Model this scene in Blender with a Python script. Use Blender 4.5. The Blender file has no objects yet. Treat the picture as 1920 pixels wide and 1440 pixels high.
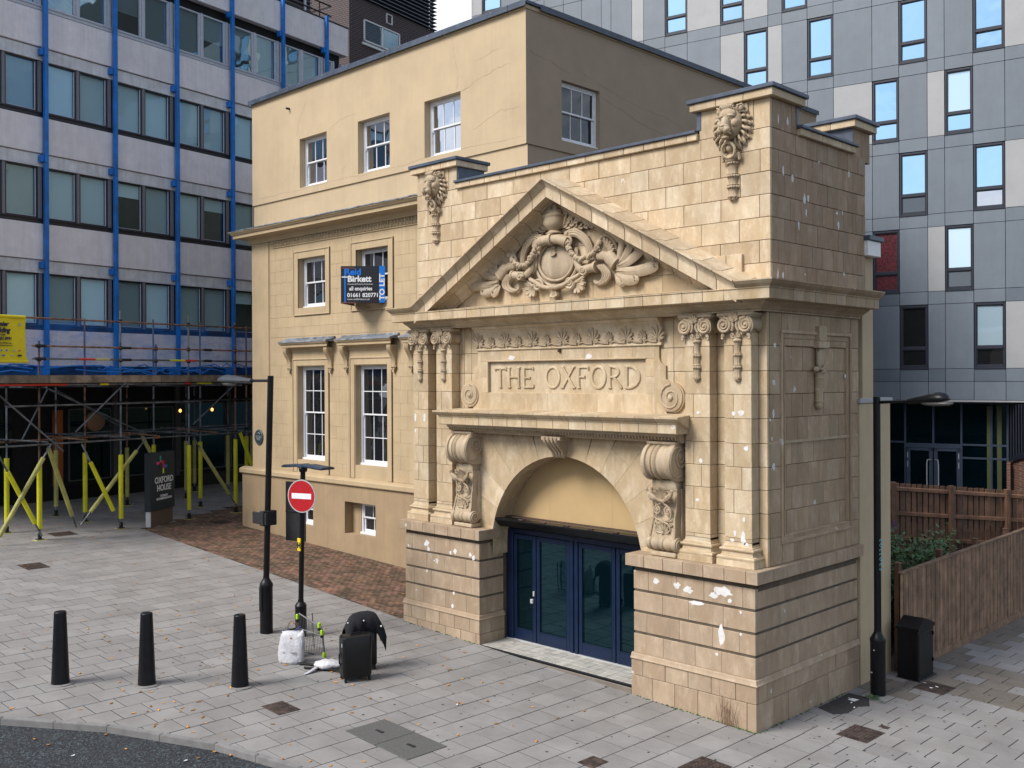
import bpy, math, random
from mathutils import Matrix, Vector
random.seed(7)
R = math.radians
S = bpy.context.scene
COL = S.collection

# ------------------------------------------------------------------ camera
CAMP = Vector((8.336, -13.894, 5.6))
YAW, ROLL, FPX, HOR = R(-44.57), R(0.25), 1883.0, 708.0
cam = bpy.data.cameras.new('camera')
camo = bpy.data.objects.new('camera', cam)
COL.objects.link(camo)
cam.sensor_width = 36.0
cam.lens = FPX / 1920.0 * 36.0
cam.shift_y = (HOR - 720.0) / 1920.0
cam.clip_start = 0.1
cam.clip_end = 600.0
camo.matrix_world = Matrix.Translation(CAMP) @ Matrix.Rotation(-YAW, 4, 'Z') @ Matrix.Rotation(R(90), 4, 'X') @ Matrix.Rotation(-ROLL, 4, 'Z')
S.camera = camo

# ------------------------------------------------------------------ sky, sun, exposure
SUN_EL, SUN_AZ = R(44), R(198)          # azimuth clockwise from +Y
w = bpy.data.worlds.new('World'); S.world = w; w.use_nodes = True
nt = w.node_tree; N = nt.nodes; L = nt.links
bg = N['Background']
sky = N.new('ShaderNodeTexSky'); sky.sky_type = 'NISHITA'; sky.sun_disc = False
sky.sun_elevation = SUN_EL; sky.sun_rotation = SUN_AZ; sky.dust_density = 1.5
tc = N.new('ShaderNodeTexCoord'); mp = N.new('ShaderNodeMapping'); mp.inputs['Scale'].default_value = (1.0, 1.0, 2.6)
nz = N.new('ShaderNodeTexNoise'); nz.inputs['Scale'].default_value = 3.0; nz.inputs['Detail'].default_value = 9; nz.inputs['Roughness'].default_value = 0.58
cr = N.new('ShaderNodeValToRGB'); cr.color_ramp.elements[0].position = 0.47; cr.color_ramp.elements[1].position = 0.60
mx = N.new('ShaderNodeMixRGB'); mx.inputs[2].default_value = (8.6, 8.8, 9.1, 1)
L.new(tc.outputs['Generated'], mp.inputs[0]); L.new(mp.outputs[0], nz.inputs['Vector'])
L.new(nz.outputs['Fac'], cr.inputs[0]); L.new(cr.outputs[0], mx.inputs[0])
L.new(sky.outputs[0], mx.inputs[1]); L.new(mx.outputs[0], bg.inputs[0])
bg.inputs[1].default_value = 0.148
sun = bpy.data.lights.new('sun', 'SUN'); sun.energy = 3.9; sun.angle = R(24); sun.color = (1.0, 0.955, 0.89)
suno = bpy.data.objects.new('sun', sun); COL.objects.link(suno)
sd = Vector((math.sin(SUN_AZ) * math.cos(SUN_EL), math.cos(SUN_AZ) * math.cos(SUN_EL), math.sin(SUN_EL)))
suno.rotation_euler = sd.to_track_quat('Z', 'Y').to_euler(); suno.location = (0, -30, 40)
vs = S.view_settings
vs.view_transform = 'Standard'; vs.look = 'None'; vs.exposure = 0.13; vs.gamma = 1.0; vs.use_curve_mapping = False

# ------------------------------------------------------------------ helpers
CR = (math.cos(YAW), -math.sin(YAW)); CF = (math.sin(YAW), math.cos(YAW))
def px(x, y, z):
    dx, dy, dz = x - CAMP.x, y - CAMP.y, z - CAMP.z
    r = dx * CR[0] + dy * CR[1]; f = dx * CF[0] + dy * CF[1]
    if f < 0.5: return (-9999, -9999, 0)
    return (960 + FPX * r / f, HOR - FPX * dz / f, FPX / f)
def seen(x, y, z, m=60):
    a, b, s = px(x, y, z)
    return s > 0 and -m < a < 1920 + m and -m < b < 1440 + m

WM = {}
def link(o): COL.objects.link(o); return o
def tag(o, label=None, cat=None, group=None, kind=None):
    if label: o['label'] = label
    if cat: o['category'] = cat
    if group: o['group'] = group
    if kind: o['kind'] = kind
    return o
def root(name, M, label, cat, group=None):
    o = link(bpy.data.objects.new(name, None)); o.empty_display_size = 0.3
    if not isinstance(M, Matrix): M = Matrix.Translation(M)
    o.matrix_world = M; WM[o.name] = M.copy()
    return tag(o, label, cat, group)

class MB:
    def __init__(s): s.v = []; s.f = []
    def add(s, vs, fs, M=None):
        o = len(s.v)
        s.v += [tuple(M @ Vector(p)) for p in vs] if M is not None else [tuple(p) for p in vs]
        s.f += [tuple(i + o for i in f) for f in fs]; return s
    def box(s, x0, x1, y0, y1, z0, z1, M=None):
        if x0 > x1: x0, x1 = x1, x0
        if y0 > y1: y0, y1 = y1, y0
        if z0 > z1: z0, z1 = z1, z0
        return s.add([(x0,y0,z0),(x1,y0,z0),(x1,y1,z0),(x0,y1,z0),(x0,y0,z1),(x1,y0,z1),(x1,y1,z1),(x0,y1,z1)],
                     [(0,3,2,1),(4,5,6,7),(0,1,5,4),(1,2,6,5),(2,3,7,6),(3,0,4,7)], M)
    def cbox(s, x0, x1, y0, y1, z0, z1, c=0.006, M=None):
        """box whose 12 edges are chamfered"""
        if x0 > x1: x0, x1 = x1, x0
        if y0 > y1: y0, y1 = y1, y0
        if z0 > z1: z0, z1 = z1, z0
        c = min(c, (x1-x0)*.4, (y1-y0)*.4, (z1-z0)*.4)
        vs = []; ix = {}
        X = (x0, x1); Y = (y0, y1); Z = (z0, z1)
        for i in (0,1):
            for j in (0,1):
                for k in (0,1):
                    si, sj, sk = (1 if i == 0 else -1), (1 if j == 0 else -1), (1 if k == 0 else -1)
                    ix[i,j,k,0] = len(vs); vs.append((X[i], Y[j]+sj*c, Z[k]+sk*c))
                    ix[i,j,k,1] = len(vs); vs.append((X[i]+si*c, Y[j], Z[k]+sk*c))
                    ix[i,j,k,2] = len(vs); vs.append((X[i]+si*c, Y[j]+sj*c, Z[k]))
        fs = []
        for i in (0,1): fs.append([ix[i,0,0,0], ix[i,1,0,0], ix[i,1,1,0], ix[i,0,1,0]])
        for j in (0,1): fs.append([ix[0,j,0,1], ix[1,j,0,1], ix[1,j,1,1], ix[0,j,1,1]])
        for k in (0,1): fs.append([ix[0,0,k,2], ix[1,0,k,2], ix[1,1,k,2], ix[0,1,k,2]])
        for j in (0,1):
            for k in (0,1): fs.append([ix[0,j,k,1], ix[1,j,k,1], ix[1,j,k,2], ix[0,j,k,2]])
        for i in (0,1):
            for k in (0,1): fs.append([ix[i,0,k,0], ix[i,1,k,0], ix[i,1,k,2], ix[i,0,k,2]])
            for j in (0,1): fs.append([ix[i,j,0,0], ix[i,j,1,0], ix[i,j,1,1], ix[i,j,0,1]])
        for i in (0,1):
            for j in (0,1):
                for k in (0,1): fs.append([ix[i,j,k,0], ix[i,j,k,1], ix[i,j,k,2]])
        cx = Vector(((x0+x1)/2, (y0+y1)/2, (z0+z1)/2)); out = []
        for f in fs:
            a, b, d = Vector(vs[f[0]]), Vector(vs[f[1]]), Vector(vs[f[2]])
            n = (b-a).cross(d-a); m = sum((Vector(vs[q]) for q in f), Vector()) / len(f)
            out.append(tuple(f) if n.dot(m-cx) > 0 else tuple(reversed(f)))
        return s.add(vs, out, M)
    def prism(s, poly, y0, y1, M=None, ax='y'):
        """poly in (x,z) extruded along y; ax='x': poly in (y,z) along x; ax='z': (x,y) along z"""
        n = len(poly); vs = []
        for t in (y0, y1):
            for a, b in poly:
                vs.append((a, t, b) if ax == 'y' else (t, a, b) if ax == 'x' else (a, b, t))
        fs = [tuple(range(n)), tuple(range(2*n-1, n-1, -1))]
        fs += [(i, i+n, (i+1) % n + n, (i+1) % n) for i in range(n)]
        return s.add(vs, fs, M)
    def sweepprof(s, secs, closed=True, caps=True, M=None):
        """list of cross sections with the same number of 3-D points"""
        n = len(secs[0]); vs = [p for c in secs for p in c]; fs = []
        m = n if closed else n-1
        for k in range(len(secs)-1):
            for i in range(m):
                j = (i+1) % n
                fs.append((k*n+i, k*n+j, (k+1)*n+j, (k+1)*n+i))
        if caps:
            fs.append(tuple(range(n-1, -1, -1))); fs.append(tuple((len(secs)-1)*n+i for i in range(n)))
        return s.add(vs, fs, M)
    def tube(s, pts, r, n=8, caps=True, M=None, flat=None):
        pts = [Vector(p) for p in pts]; secs = []
        rr = r if isinstance(r, (list, tuple)) else [r]*len(pts)
        up = Vector((0,0,1)); prev = None
        for i, p in enumerate(pts):
            t = (pts[min(i+1, len(pts)-1)] - pts[max(i-1, 0)])
            if t.length < 1e-9: t = Vector((0,0,1))
            t.normalize()
            a = prev - t*prev.dot(t) if prev is not None else (up.cross(t) if abs(t.z) < .95 else Vector((1,0,0)).cross(t))
            if a.length < 1e-6: a = Vector((1,0,0)).cross(t)
            a.normalize(); b = t.cross(a); prev = a
            sec = []
            for k in range(n):
                an = 2*math.pi*k/n
                q = a*math.cos(an)*rr[i] + b*math.sin(an)*rr[i]
                if flat: q = Vector((q.x*flat[0], q.y*flat[1], q.z*flat[2]))
                sec.append(tuple(p+q))
            secs.append(sec)
        return s.sweepprof(secs, True, caps, M)
    def cyl(s, p, q, r, n=10, M=None): return s.tube([p, q], r, n, True, M)
    def lathe(s, prof, c=(0,0,0), n=16, M=None, flute=0, nf=12):
        secs = []
        for r, z in prof:
            secs.append([(c[0]+(r*(1+flute*math.cos(nf*2*math.pi*k/n)))*math.cos(2*math.pi*k/n),
                          c[1]+(r*(1+flute*math.cos(nf*2*math.pi*k/n)))*math.sin(2*math.pi*k/n), c[2]+z) for k in range(n)])
        return s.sweepprof(secs, True, True, M)
    def ell(s, c, r, n=8, m=5, M=None, rot=0.0):
        """ellipsoid; rot turns it in the x-z plane"""
        vs = []; fs = []; ca, sa = math.cos(rot), math.sin(rot)
        for i in range(m+1):
            ph = math.pi*i/m
            for k in range(n):
                th = 2*math.pi*k/n
                x, y, z = r[0]*math.sin(ph)*math.cos(th), r[1]*math.sin(ph)*math.sin(th), r[2]*math.cos(ph)
                vs.append((c[0]+x*ca+z*sa, c[1]+y, c[2]-x*sa+z*ca))
        for i in range(m):
            for k in range(n):
                j = (k+1) % n; fs.append((i*n+k, i*n+j, (i+1)*n+j, (i+1)*n+k))
        return s.add(vs, fs, M)
    def build(s, name, mat, parent=None, smooth=False, kind=None, local=False, auto=None):
        me = bpy.data.meshes.new(name); me.from_pydata(s.v, [], s.f); me.update()
        if mat: me.materials.append(mat)
        o = link(bpy.data.objects.new(name, me))
        if smooth:
            me.shade_smooth() if hasattr(me, 'shade_smooth') else None
            if auto:
                try: me.set_sharp_from_angle(angle=R(auto))
                except Exception: pass
        attach(o, parent, local)
        if kind: o['kind'] = kind
        return o
def attach(o, parent, local=False):
    if parent is not None:
        o.parent = parent
        if not local: o.matrix_parent_inverse = WM[parent.name].inverted()
    WM[o.name] = (WM[parent.name].copy() if (local and parent is not None) else Matrix.Identity(4))
def inst(src, M, parent, name=None):
    """copy sharing mesh data, placed at world matrix M under parent"""
    o = src.copy(); link(o)
    if name: o.name = name
    o.parent = parent
    if parent is not None: o.matrix_parent_inverse = WM[parent.name].inverted()
    o.matrix_basis = M; WM[o.name] = M.copy()
    return o
def copy_tree(o, M):
    """copy a thing with parts and sub-parts and place it at M"""
    r = o.copy(); link(r); r.matrix_world = M; WM[r.name] = M.copy()
    def rec(a, b):
        for ch in list(a.children):
            c = ch.copy(); link(c); c.parent = b
            c.matrix_parent_inverse = ch.matrix_parent_inverse.copy(); c.matrix_basis = ch.matrix_basis.copy()
            rec(ch, c)
    rec(o, r); return r

# ------------------------------------------------------------------ materials
def newmat(name):
    m = bpy.data.materials.new(name); m.use_nodes = True
    nt = m.node_tree; b = nt.nodes['Principled BSDF']; return m, nt, b
class G:
    """little node-graph writer"""
    def __init__(s, nt): s.nt = nt; s.N = nt.nodes; s.L = nt.links; s.geo = s.N.new('ShaderNodeNewGeometry'); s.oi = s.N.new('ShaderNodeObjectInfo')
    def lk(s, a, b): s.L.new(a, b)
    def val(s, x, sock):
        if isinstance(x, (int, float)): sock.default_value = x
        elif isinstance(x, (tuple, list)): sock.default_value = (*x, 1) if len(x) == 3 and len(sock.default_value) == 4 else x
        else: s.L.new(x, sock)
    def math(s, op, a, b=0.0, clamp=False):
        n = s.N.new('ShaderNodeMath'); n.operation = op; n.use_clamp = clamp; s.val(a, n.inputs[0]); s.val(b, n.inputs[1]); return n.outputs[0]
    def pos(s, sc=(1,1,1), rot=(0,0,0)):
        n = s.N.new('ShaderNodeMapping'); s.lk(s.geo.outputs['Position'], n.inputs[0]); n.inputs['Scale'].default_value = sc; n.inputs['Rotation'].default_value = rot; return n.outputs[0]
    def noise(s, scale, detail=5, rough=.6, sc=(1,1,1), off=None):
        n = s.N.new('ShaderNodeTexNoise'); n.inputs['Scale'].default_value = scale; n.inputs['Detail'].default_value = detail; n.inputs['Roughness'].default_value = rough
        v = s.pos(sc)
        if off is not None:
            a = s.N.new('ShaderNodeVectorMath'); a.operation = 'ADD'; s.lk(v, a.inputs[0])
            c = s.N.new('ShaderNodeCombineXYZ'); s.val(off, c.inputs[0]); s.val(off, c.inputs[2]); s.lk(c.outputs[0], a.inputs[1]); v = a.outputs[0]
        s.lk(v, n.inputs['Vector']); return n.outputs['Fac']
    def ramp(s, x, a, b):
        n = s.N.new('ShaderNodeMapRange'); n.clamp = True; s.val(x, n.inputs[0]); n.inputs[1].default_value = a; n.inputs[2].default_value = b; return n.outputs[0]
    def mix(s, f, a, b, mode='MIX'):
        n = s.N.new('ShaderNodeMixRGB'); n.blend_type = mode; s.val(f, n.inputs[0]); s.val(a, n.inputs[1]); s.val(b, n.inputs[2]); return n.outputs[0]
    def rnd(s):
        return s.math('FRACT', s.math('ADD', s.oi.outputs['Random'], s.geo.outputs['Random Per Island']))
    def bump(s, h, strength=.3, dist=.01, bsdf=None):
        n = s.N.new('ShaderNodeBump'); n.inputs['Strength'].default_value = strength; n.inputs['Distance'].default_value = dist; s.lk(h, n.inputs['Height'])
        if bsdf: s.lk(n.outputs[0], bsdf.inputs['Normal'])
        return n.outputs[0]
def surf(name, col, rough=.7, var=.12, scale=2.0, bs=90, bump=.25, rand=0.0, metal=0.0, spec=None, col2=None, streak=0.0, bd=.004):
    m, nt, b = newmat(name); g = G(nt)
    n1 = g.noise(scale, 6, .65)
    c2 = col2 or tuple(min(1, c*(1-2*var)) for c in col)
    c = g.mix(g.ramp(n1, .3, .7), tuple(min(1, k*(1+var)) for k in col), c2)
    if streak:
        st = g.ramp(g.noise(1.6, 5, .6, (5, 5, .35)), .42, .72)
        c = g.mix(g.math('MULTIPLY', st, streak), c, tuple(k*.45 for k in col))
    if rand:
        r = g.rnd(); f = g.math('ADD', 1-rand, g.math('MULTIPLY', r, 2*rand))
        c = g.mix(1.0, c, g_gray(g, f), 'MULTIPLY')
    g.lk(c, b.inputs['Base Color']) if not isinstance(c, tuple) else None
    b.inputs['Roughness'].default_value = rough; b.inputs['Metallic'].default_value = metal
    if spec is not None: b.inputs['Specular IOR Level'].default_value = spec
    if bump: g.bump(g.noise(bs, 4, .6), bump, bd, b)
    return m
def g_gray(g, f):
    n = g.N.new('ShaderNodeCombineXYZ'); g.val(f, n.inputs[0]); g.val(f, n.inputs[1]); g.val(f, n.inputs[2]); return n.outputs[0]
def flat(name, col, rough=.6, metal=0.0, emit=0.0):
    m, nt, b = newmat(name); g = G(nt)
    c = g.mix(g.ramp(g.noise(9, 4, .6), .3, .7), tuple(min(1, k*1.06) for k in col), tuple(k*.9 for k in col))
    g.lk(c, b.inputs['Base Color']); b.inputs['Roughness'].default_value = rough; b.inputs['Metallic'].default_value = metal
    if emit: b.inputs['Emission Color'].default_value = (*col, 1); b.inputs['Emission Strength'].default_value = emit
    return m
def stone_mat(name, pale, warm, scars=.22, jrand=.10, dirt=.35, rough=.78):
    m, nt, b = newmat(name); g = G(nt)
    r = g.rnd(); r2 = g.math('FRACT', g.math('MULTIPLY', r, 7.31))
    blotch = g.noise(2.3, 7, .7, (1, 1, .55), off=g.math('MULTIPLY', r, 9.0))
    c = g.mix(g.ramp(blotch, .36, .66), warm, pale)
    c = g.mix(g.math('MULTIPLY', r, .75), c, warm)
    st = g.ramp(g.noise(3.2, 8, .72, (1.7, 1.7, .8), off=g.math('MULTIPLY', r2, 5.0)), .5, .72)
    c = g.mix(g.math('MULTIPLY', st, .42), c, tuple(min(1, k*1.35+.05) for k in pale))
    d = g.ramp(g.noise(1.3, 8, .72, (2.4, 2.4, .8)), .48, .78)
    c = g.mix(g.math('MULTIPLY', d, dirt), c, tuple(k*.5 for k in warm))
    rs_ = g.ramp(g.noise(1.5, 7, .7, (4.5, 4.5, .30)), .56, .80)
    c = g.mix(g.math('MULTIPLY', rs_, dirt*.9), c, tuple(k*.42 for k in warm))
    sp = g.ramp(g.noise(38, 3, .7), .58, .72)
    c = g.mix(g.math('MULTIPLY', sp, .22), c, tuple(k*.45 for k in warm))
    f = g.math('ADD', 1-jrand, g.math('MULTIPLY', r2, 2*jrand)); c = g.mix(1.0, c, g_gray(g, f), 'MULTIPLY')
    if scars:
        v = g.N.new('ShaderNodeTexVoronoi'); v.inputs['Scale'].default_value = 2.1; v.inputs['Randomness'].default_value = 1.0
        ds = g.N.new('ShaderNodeTexNoise'); ds.inputs['Scale'].default_value = 16; g.lk(g.geo.outputs['Position'], ds.inputs['Vector'])
        va = g.N.new('ShaderNodeVectorMath'); va.operation = 'MULTIPLY_ADD'; g.lk(ds.outputs['Color'], va.inputs[0]); va.inputs[1].default_value = (.13,.13,.2); g.lk(g.geo.outputs['Position'], va.inputs[2])
        g.lk(va.outputs[0], v.inputs['Vector'])
        hit = g.math('LESS_THAN', v.outputs['Distance'], .085)
        sep = g.N.new('ShaderNodeSeparateColor'); g.lk(v.outputs['Color'], sep.inputs[0])
        hit = g.math('MULTIPLY', hit, g.math('LESS_THAN', sep.outputs[0], scars))
        c = g.mix(g.math('MULTIPLY', hit, .8), c, (.62, .60, .57))
    g.lk(c, b.inputs['Base Color']); b.inputs['Roughness'].default_value = rough; b.inputs['Specular IOR Level'].default_value = .3
    h = g.math('ADD', g.noise(55, 5, .7), g.math('MULTIPLY', g.noise(9, 4, .6), 1.2)); g.bump(h, .35, .008, b)
    return m
def glass_mat(name, tint=(.6,.75,.85), refl=.5, base=(.01,.012,.014), trans=0.0, rough=.02, wav=0.0):
    m, nt, b = newmat(name); g = G(nt); out = nt.nodes['Material Output']
    gl = g.N.new('ShaderNodeBsdfGlossy'); gl.inputs['Color'].default_value = (*tint, 1); gl.inputs['Roughness'].default_value = rough
    if wav:
        bn = g.bump(g.noise(.9, 2, .5), wav, .2); g.lk(bn, gl.inputs['Normal'])
    fr = g.N.new('ShaderNodeLayerWeight'); fr.inputs['Blend'].default_value = .5
    fac = g.math('ADD', refl, g.math('MULTIPLY', g.math('POWER', fr.outputs['Facing'], 3.0), 1-refl), True)
    if trans:
        t = g.N.new('ShaderNodeBsdfTransparent'); t.inputs['Color'].default_value = (trans*.9, trans, trans, 1)
        x = t.outputs[0]
    else:
        df = g.N.new('ShaderNodeBsdfDiffuse'); df.inputs['Color'].default_value = (*base, 1); x = df.outputs[0]
    ms = g.N.new('ShaderNodeMixShader'); g.lk(fac, ms.inputs[0]); g.lk(x, ms.inputs[1]); g.lk(gl.outputs[0], ms.inputs[2]); g.lk(ms.outputs[0], out.inputs['Surface'])
    return m

M = {}
M['stone'] = stone_mat('faience_stone', (.57,.48,.35), (.42,.31,.185))
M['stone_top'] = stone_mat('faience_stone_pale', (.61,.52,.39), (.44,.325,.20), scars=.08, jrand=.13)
M['stone_low'] = stone_mat('faience_stone_pedestal', (.43,.34,.245), (.33,.24,.16), scars=.3, jrand=.08)  # darker than the upper stone: dirt, plus sky occlusion kept in the colour
M['carved'] = stone_mat('carved_stone', (.49,.40,.29), (.38,.29,.19), scars=0, jrand=.05, dirt=.5, rough=.6)
M['stone_sd1'] = stone_mat('weathered_shaded_stone_attic', (.375,.285,.205), (.275,.19,.12), scars=.15, jrand=.10)  # attic side stone: brown weathering plus the side's shade put into the colour
M['stone_sd2'] = stone_mat('weathered_shaded_stone_side', (.445,.345,.245), (.33,.235,.145), scars=.4, jrand=.12)  # side wall stone: weathered brown, also darkened in colour for the unlit face
M['mortar'] = surf('mortar', (.11,.085,.06), .95, .2, 5)
M['flash'] = surf('slate_blue_flashing', (.055,.075,.115), .45, .25, 3, 40, .1)
M['render'] = surf('ochre_painted_render', (.485,.375,.24), .8, .06, .8, 30, .5, streak=.10, bd=.006)
M['render_mid'] = surf('ochre_painted_stone', (.455,.345,.21), .8, .07, 1.2, 40, .45, streak=.16, rand=.025, bd=.006)
M['render_low'] = surf('brown_painted_plinth', (.34,.245,.145), .85, .07, 1.5, 30, .5, streak=.2, bd=.006)
M['render_side'] = surf('brown_grey_render', (.335,.255,.185), .9, .05, 1.2, 60, .5, bd=.006)  # side wall render: shade of that side put into a darker colour
M['panel_tan'] = surf('ochre_board', (.46,.32,.155), .7, .04, 1.5, 50, .2)
M['lead'] = surf('weathered_lead', (.20,.23,.27), .5, .45, 4, 30, .4)
M['sash'] = flat('white_sash_paint', (.70,.71,.74), .45)
M['white'] = flat('white_paint', (.75,.75,.74), .5)
M['dglass'] = glass_mat('old_sash_glass', (.8,.86,.95), .13, (.012,.013,.015), wav=.06)
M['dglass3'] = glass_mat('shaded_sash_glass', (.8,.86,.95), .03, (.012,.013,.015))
M['dglass2'] = glass_mat('upper_sash_glass', (.85,.9,1.0), .55, (.012,.013,.015), wav=.06)
M['black'] = surf('black_paint', (.005,.0055,.008), .4, .3, 8, 60, .08, spec=.3)
M['blackm'] = surf('matt_black', (.010,.010,.012), .75, .3, 8, 60, .1)
M['doorblue'] = surf('navy_door_paint', (.004,.014,.045), .36, .15, 6, 60, .05, spec=.35)
M['doorglass'] = glass_mat('door_glass', (.30,.62,.74), .09, (.001,.006,.009), wav=.02)
M['fin'] = surf('blue_fin_paint', (.008,.165,.56), .45, .2, 1.5, 60, .05)
M['conc'] = surf('concrete_beam', (.62,.63,.66), .85, .12, 2.0, 30, .4, streak=.35)
M['precast'] = surf('precast_aggregate_panel', (.74,.71,.74), .9, .06, 2.2, 55, .7, rand=.04, streak=.18, bd=.01)
M['offframe'] = flat('grey_window_frame', (.17,.17,.20), .5)
M['offframe_dk'] = flat('dark_window_gasket', (.022,.022,.03), .5)
M['offframe_lt'] = flat('pale_window_frame', (.46,.49,.56), .5)
M['offglass'] = glass_mat('office_glass', (.50,.78,1.0), .13, trans=.95, wav=.02)
M['offglass_top'] = glass_mat('office_glass_top', (.70,.88,.90), .40, trans=.7, wav=.03)
def blind_mat():
    m, nt, b = newmat('venetian_blind'); g = G(nt)
    wv = g.N.new('ShaderNodeTexWave'); wv.wave_type = 'BANDS'; wv.bands_direction = 'Z'; wv.inputs['Scale'].default_value = 9.0; g.lk(g.pos(), wv.inputs['Vector'])
    c = g.mix(wv.outputs['Fac'], (.50,.64,.76), (.80,.92,.98)); r = g.rnd()
    c = g.mix(1.0, c, g_gray(g, g.math('ADD', .35, g.math('MULTIPLY', r, .9))), 'MULTIPLY')
    g.lk(c, b.inputs['Base Color']); b.inputs['Roughness'].default_value = .7; return m
M['blind'] = blind_mat()
M['dark'] = surf('dark_interior', (.012,.013,.015), .9, .3, 1.5, 30, 0)
M['clad'] = surf('grey_fibre_cladding', (.145,.172,.205), .42, .05, 1.5, 90, .08, rand=.06, streak=.10)
M['clad_lt'] = surf('pale_fibre_cladding', (.33,.335,.345), .45, .04, 1.5, 90, .08, rand=.03)
M['clad_dk'] = surf('mid_grey_fibre_cladding', (.105,.13,.16), .42, .04, 1.5, 90, .08, rand=.05)
M['clframe'] = flat('charcoal_window_frame', (.012,.016,.030), .5)
M['clglass'] = glass_mat('coated_glass', (.50,.78,1.0), .72, (.01,.012,.015), wav=.05)
M['clcurt'] = glass_mat('curtained_glass', (.75,.9,1.0), .35, (.42,.56,.66), wav=.03)
M['curt'] = surf('tinsel_curtain', (.10,.012,.018), .4, .9, 14, 30, .8, metal=.3)
M['tower'] = None
M['slab'] = surf('concrete_paving_slab', (.245,.236,.230), .85, .08, 1.3, 130, .6, rand=.09, col2=(.195,.184,.176), bd=.004)
M['slabdk'] = surf('dark_paving_slab', (.17,.145,.12), .8, .12, 1.6, 130, .5, rand=.10, bd=.004)  # darker, browner slabs than the rest
M['bed'] = surf('joint_sand', (.012,.012,.010), .95, .3, 8, 60, .3)
M['brickp'] = surf('red_brick_paver', (.15,.078,.055), .85, .22, 1.6, 60, .6, rand=.45, bd=.006, col2=(.070,.054,.030))
M['asph'] = None
M['kerb'] = surf('granite_kerb', (.21,.205,.20), .8, .12, 6, 90, .4, rand=.05)
M['iron'] = surf('rusty_iron_cover', (.060,.038,.030), .75, .5, 9, 60, .6, rand=.1)
M['tar'] = surf('asphalt_patch', (.040,.036,.036), .9, .3, 30, 120, .9)
M['tile'] = surf('cream_step_tile', (.42,.40,.36), .6, .15, 6, 60, .2, rand=.12)
M['wood'] = surf('brown_fence_timber', (.27,.165,.10), .75, .28, 3.5, 50, .5, rand=.22, streak=.5)
M['wood2'] = surf('red_brown_fence_timber', (.155,.078,.045), .75, .28, 3.5, 50, .5, rand=.22, streak=.4)
M['leafm'] = surf('shrub_leaf', (.06,.14,.04), .45, .3, 6, 40, .1, rand=.5)
M['steel'] = surf('galvanised_tube', (.17,.19,.21), .42, .35, 3, 50, .3, metal=.55, rand=.2)
M['rust'] = surf('rusty_tube', (.20,.10,.06), .7, .45, 6, 50, .3, rand=.3)
M['yellow'] = surf('yellow_foam_sleeve', (.62,.60,.015), .6, .12, 2, 50, .2)
M['yellowf'] = surf('faded_yellow_sleeve', (.42,.40,.12), .65, .2, 2, 50, .2)
M['board'] = surf('scaffold_board', (.22,.17,.13), .85, .35, 3, 50, .5, rand=.2)
M['redtape'] = flat('red_tape', (.55,.03,.015), .5)
M['banner'] = surf('yellow_vinyl_banner', (.72,.60,.01), .5, .06, 3, 12, .5)
M['navy'] = flat('navy_ink', (.01,.015,.06), .6)
M['net'] = flat('blue_net_cord', (.005,.13,.50), .6)
M['signblk'] = flat('sign_black', (.008,.009,.014), .45)
M['signnavy'] = flat('sign_dark_navy', (.008,.014,.024), .4)
M['signblue'] = flat('sign_blue', (.0,.17,.66), .4)
M['signwhite'] = flat('sign_white', (.80,.81,.83), .5)
M['signred'] = flat('sign_red', (.42,.006,.012), .45)
M['signgrey'] = flat('sign_grey', (.42,.43,.44), .5)
M['brownm'] = flat('brown_sign_base', (.11,.075,.05), .6)
M['pink'] = flat('magenta_mark', (.75,.02,.22), .5); M['teal'] = flat('teal_mark', (.0,.35,.28), .5)
M['plaq'] = flat('green_plaque', (.03,.055,.06), .4)
M['panelb'] = surf('solar_panel', (.02,.045,.085), .35, .3, 8, 40, .1)
M['yel'] = flat('hydrant_yellow', (.75,.55,.0), .5)
M['suit'] = surf('black_suitcase_shell', (.006,.006,.007), .36, .2, 10, 40, .12, spec=.35)
M['cloth'] = surf('black_jersey', (.005,.0055,.009), .95, .2, 10, 40, .3)
M['plastic'] = surf('white_plastic_bag', (.55,.55,.58), .4, .08, 4, 14, .9, bd=.02)
M['dkbag'] = surf('dark_paper_bag', (.03,.042,.048), .6, .2, 5, 30, .3)
M['chrome'] = surf('trolley_chrome', (.16,.165,.17), .35, .1, 5, 30, 0, metal=.6)
M['lime'] = flat('lime_plastic', (.35,.62,.0), .5)
M['terra'] = flat('terracotta', (.50,.10,.03), .7)
M['leafo'] = surf('fallen_leaf', (.42,.14,.02), .7, .3, 30, 60, .1, rand=.55, col2=(.30,.20,.02))
M['scar'] = surf('bare_white_plaster', (.68,.67,.66), .9, .1, 6, 60, .5)
M['bulb'] = flat('lit_bulb', (1.0,.42,.10), .5, emit=3.0)
M['orange'] = flat('orange_column', (.34,.09,.015), .6)
M['lampw'] = flat('wood_lamp', (.22,.12,.07), .6)
M['redbrick'] = None
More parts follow.
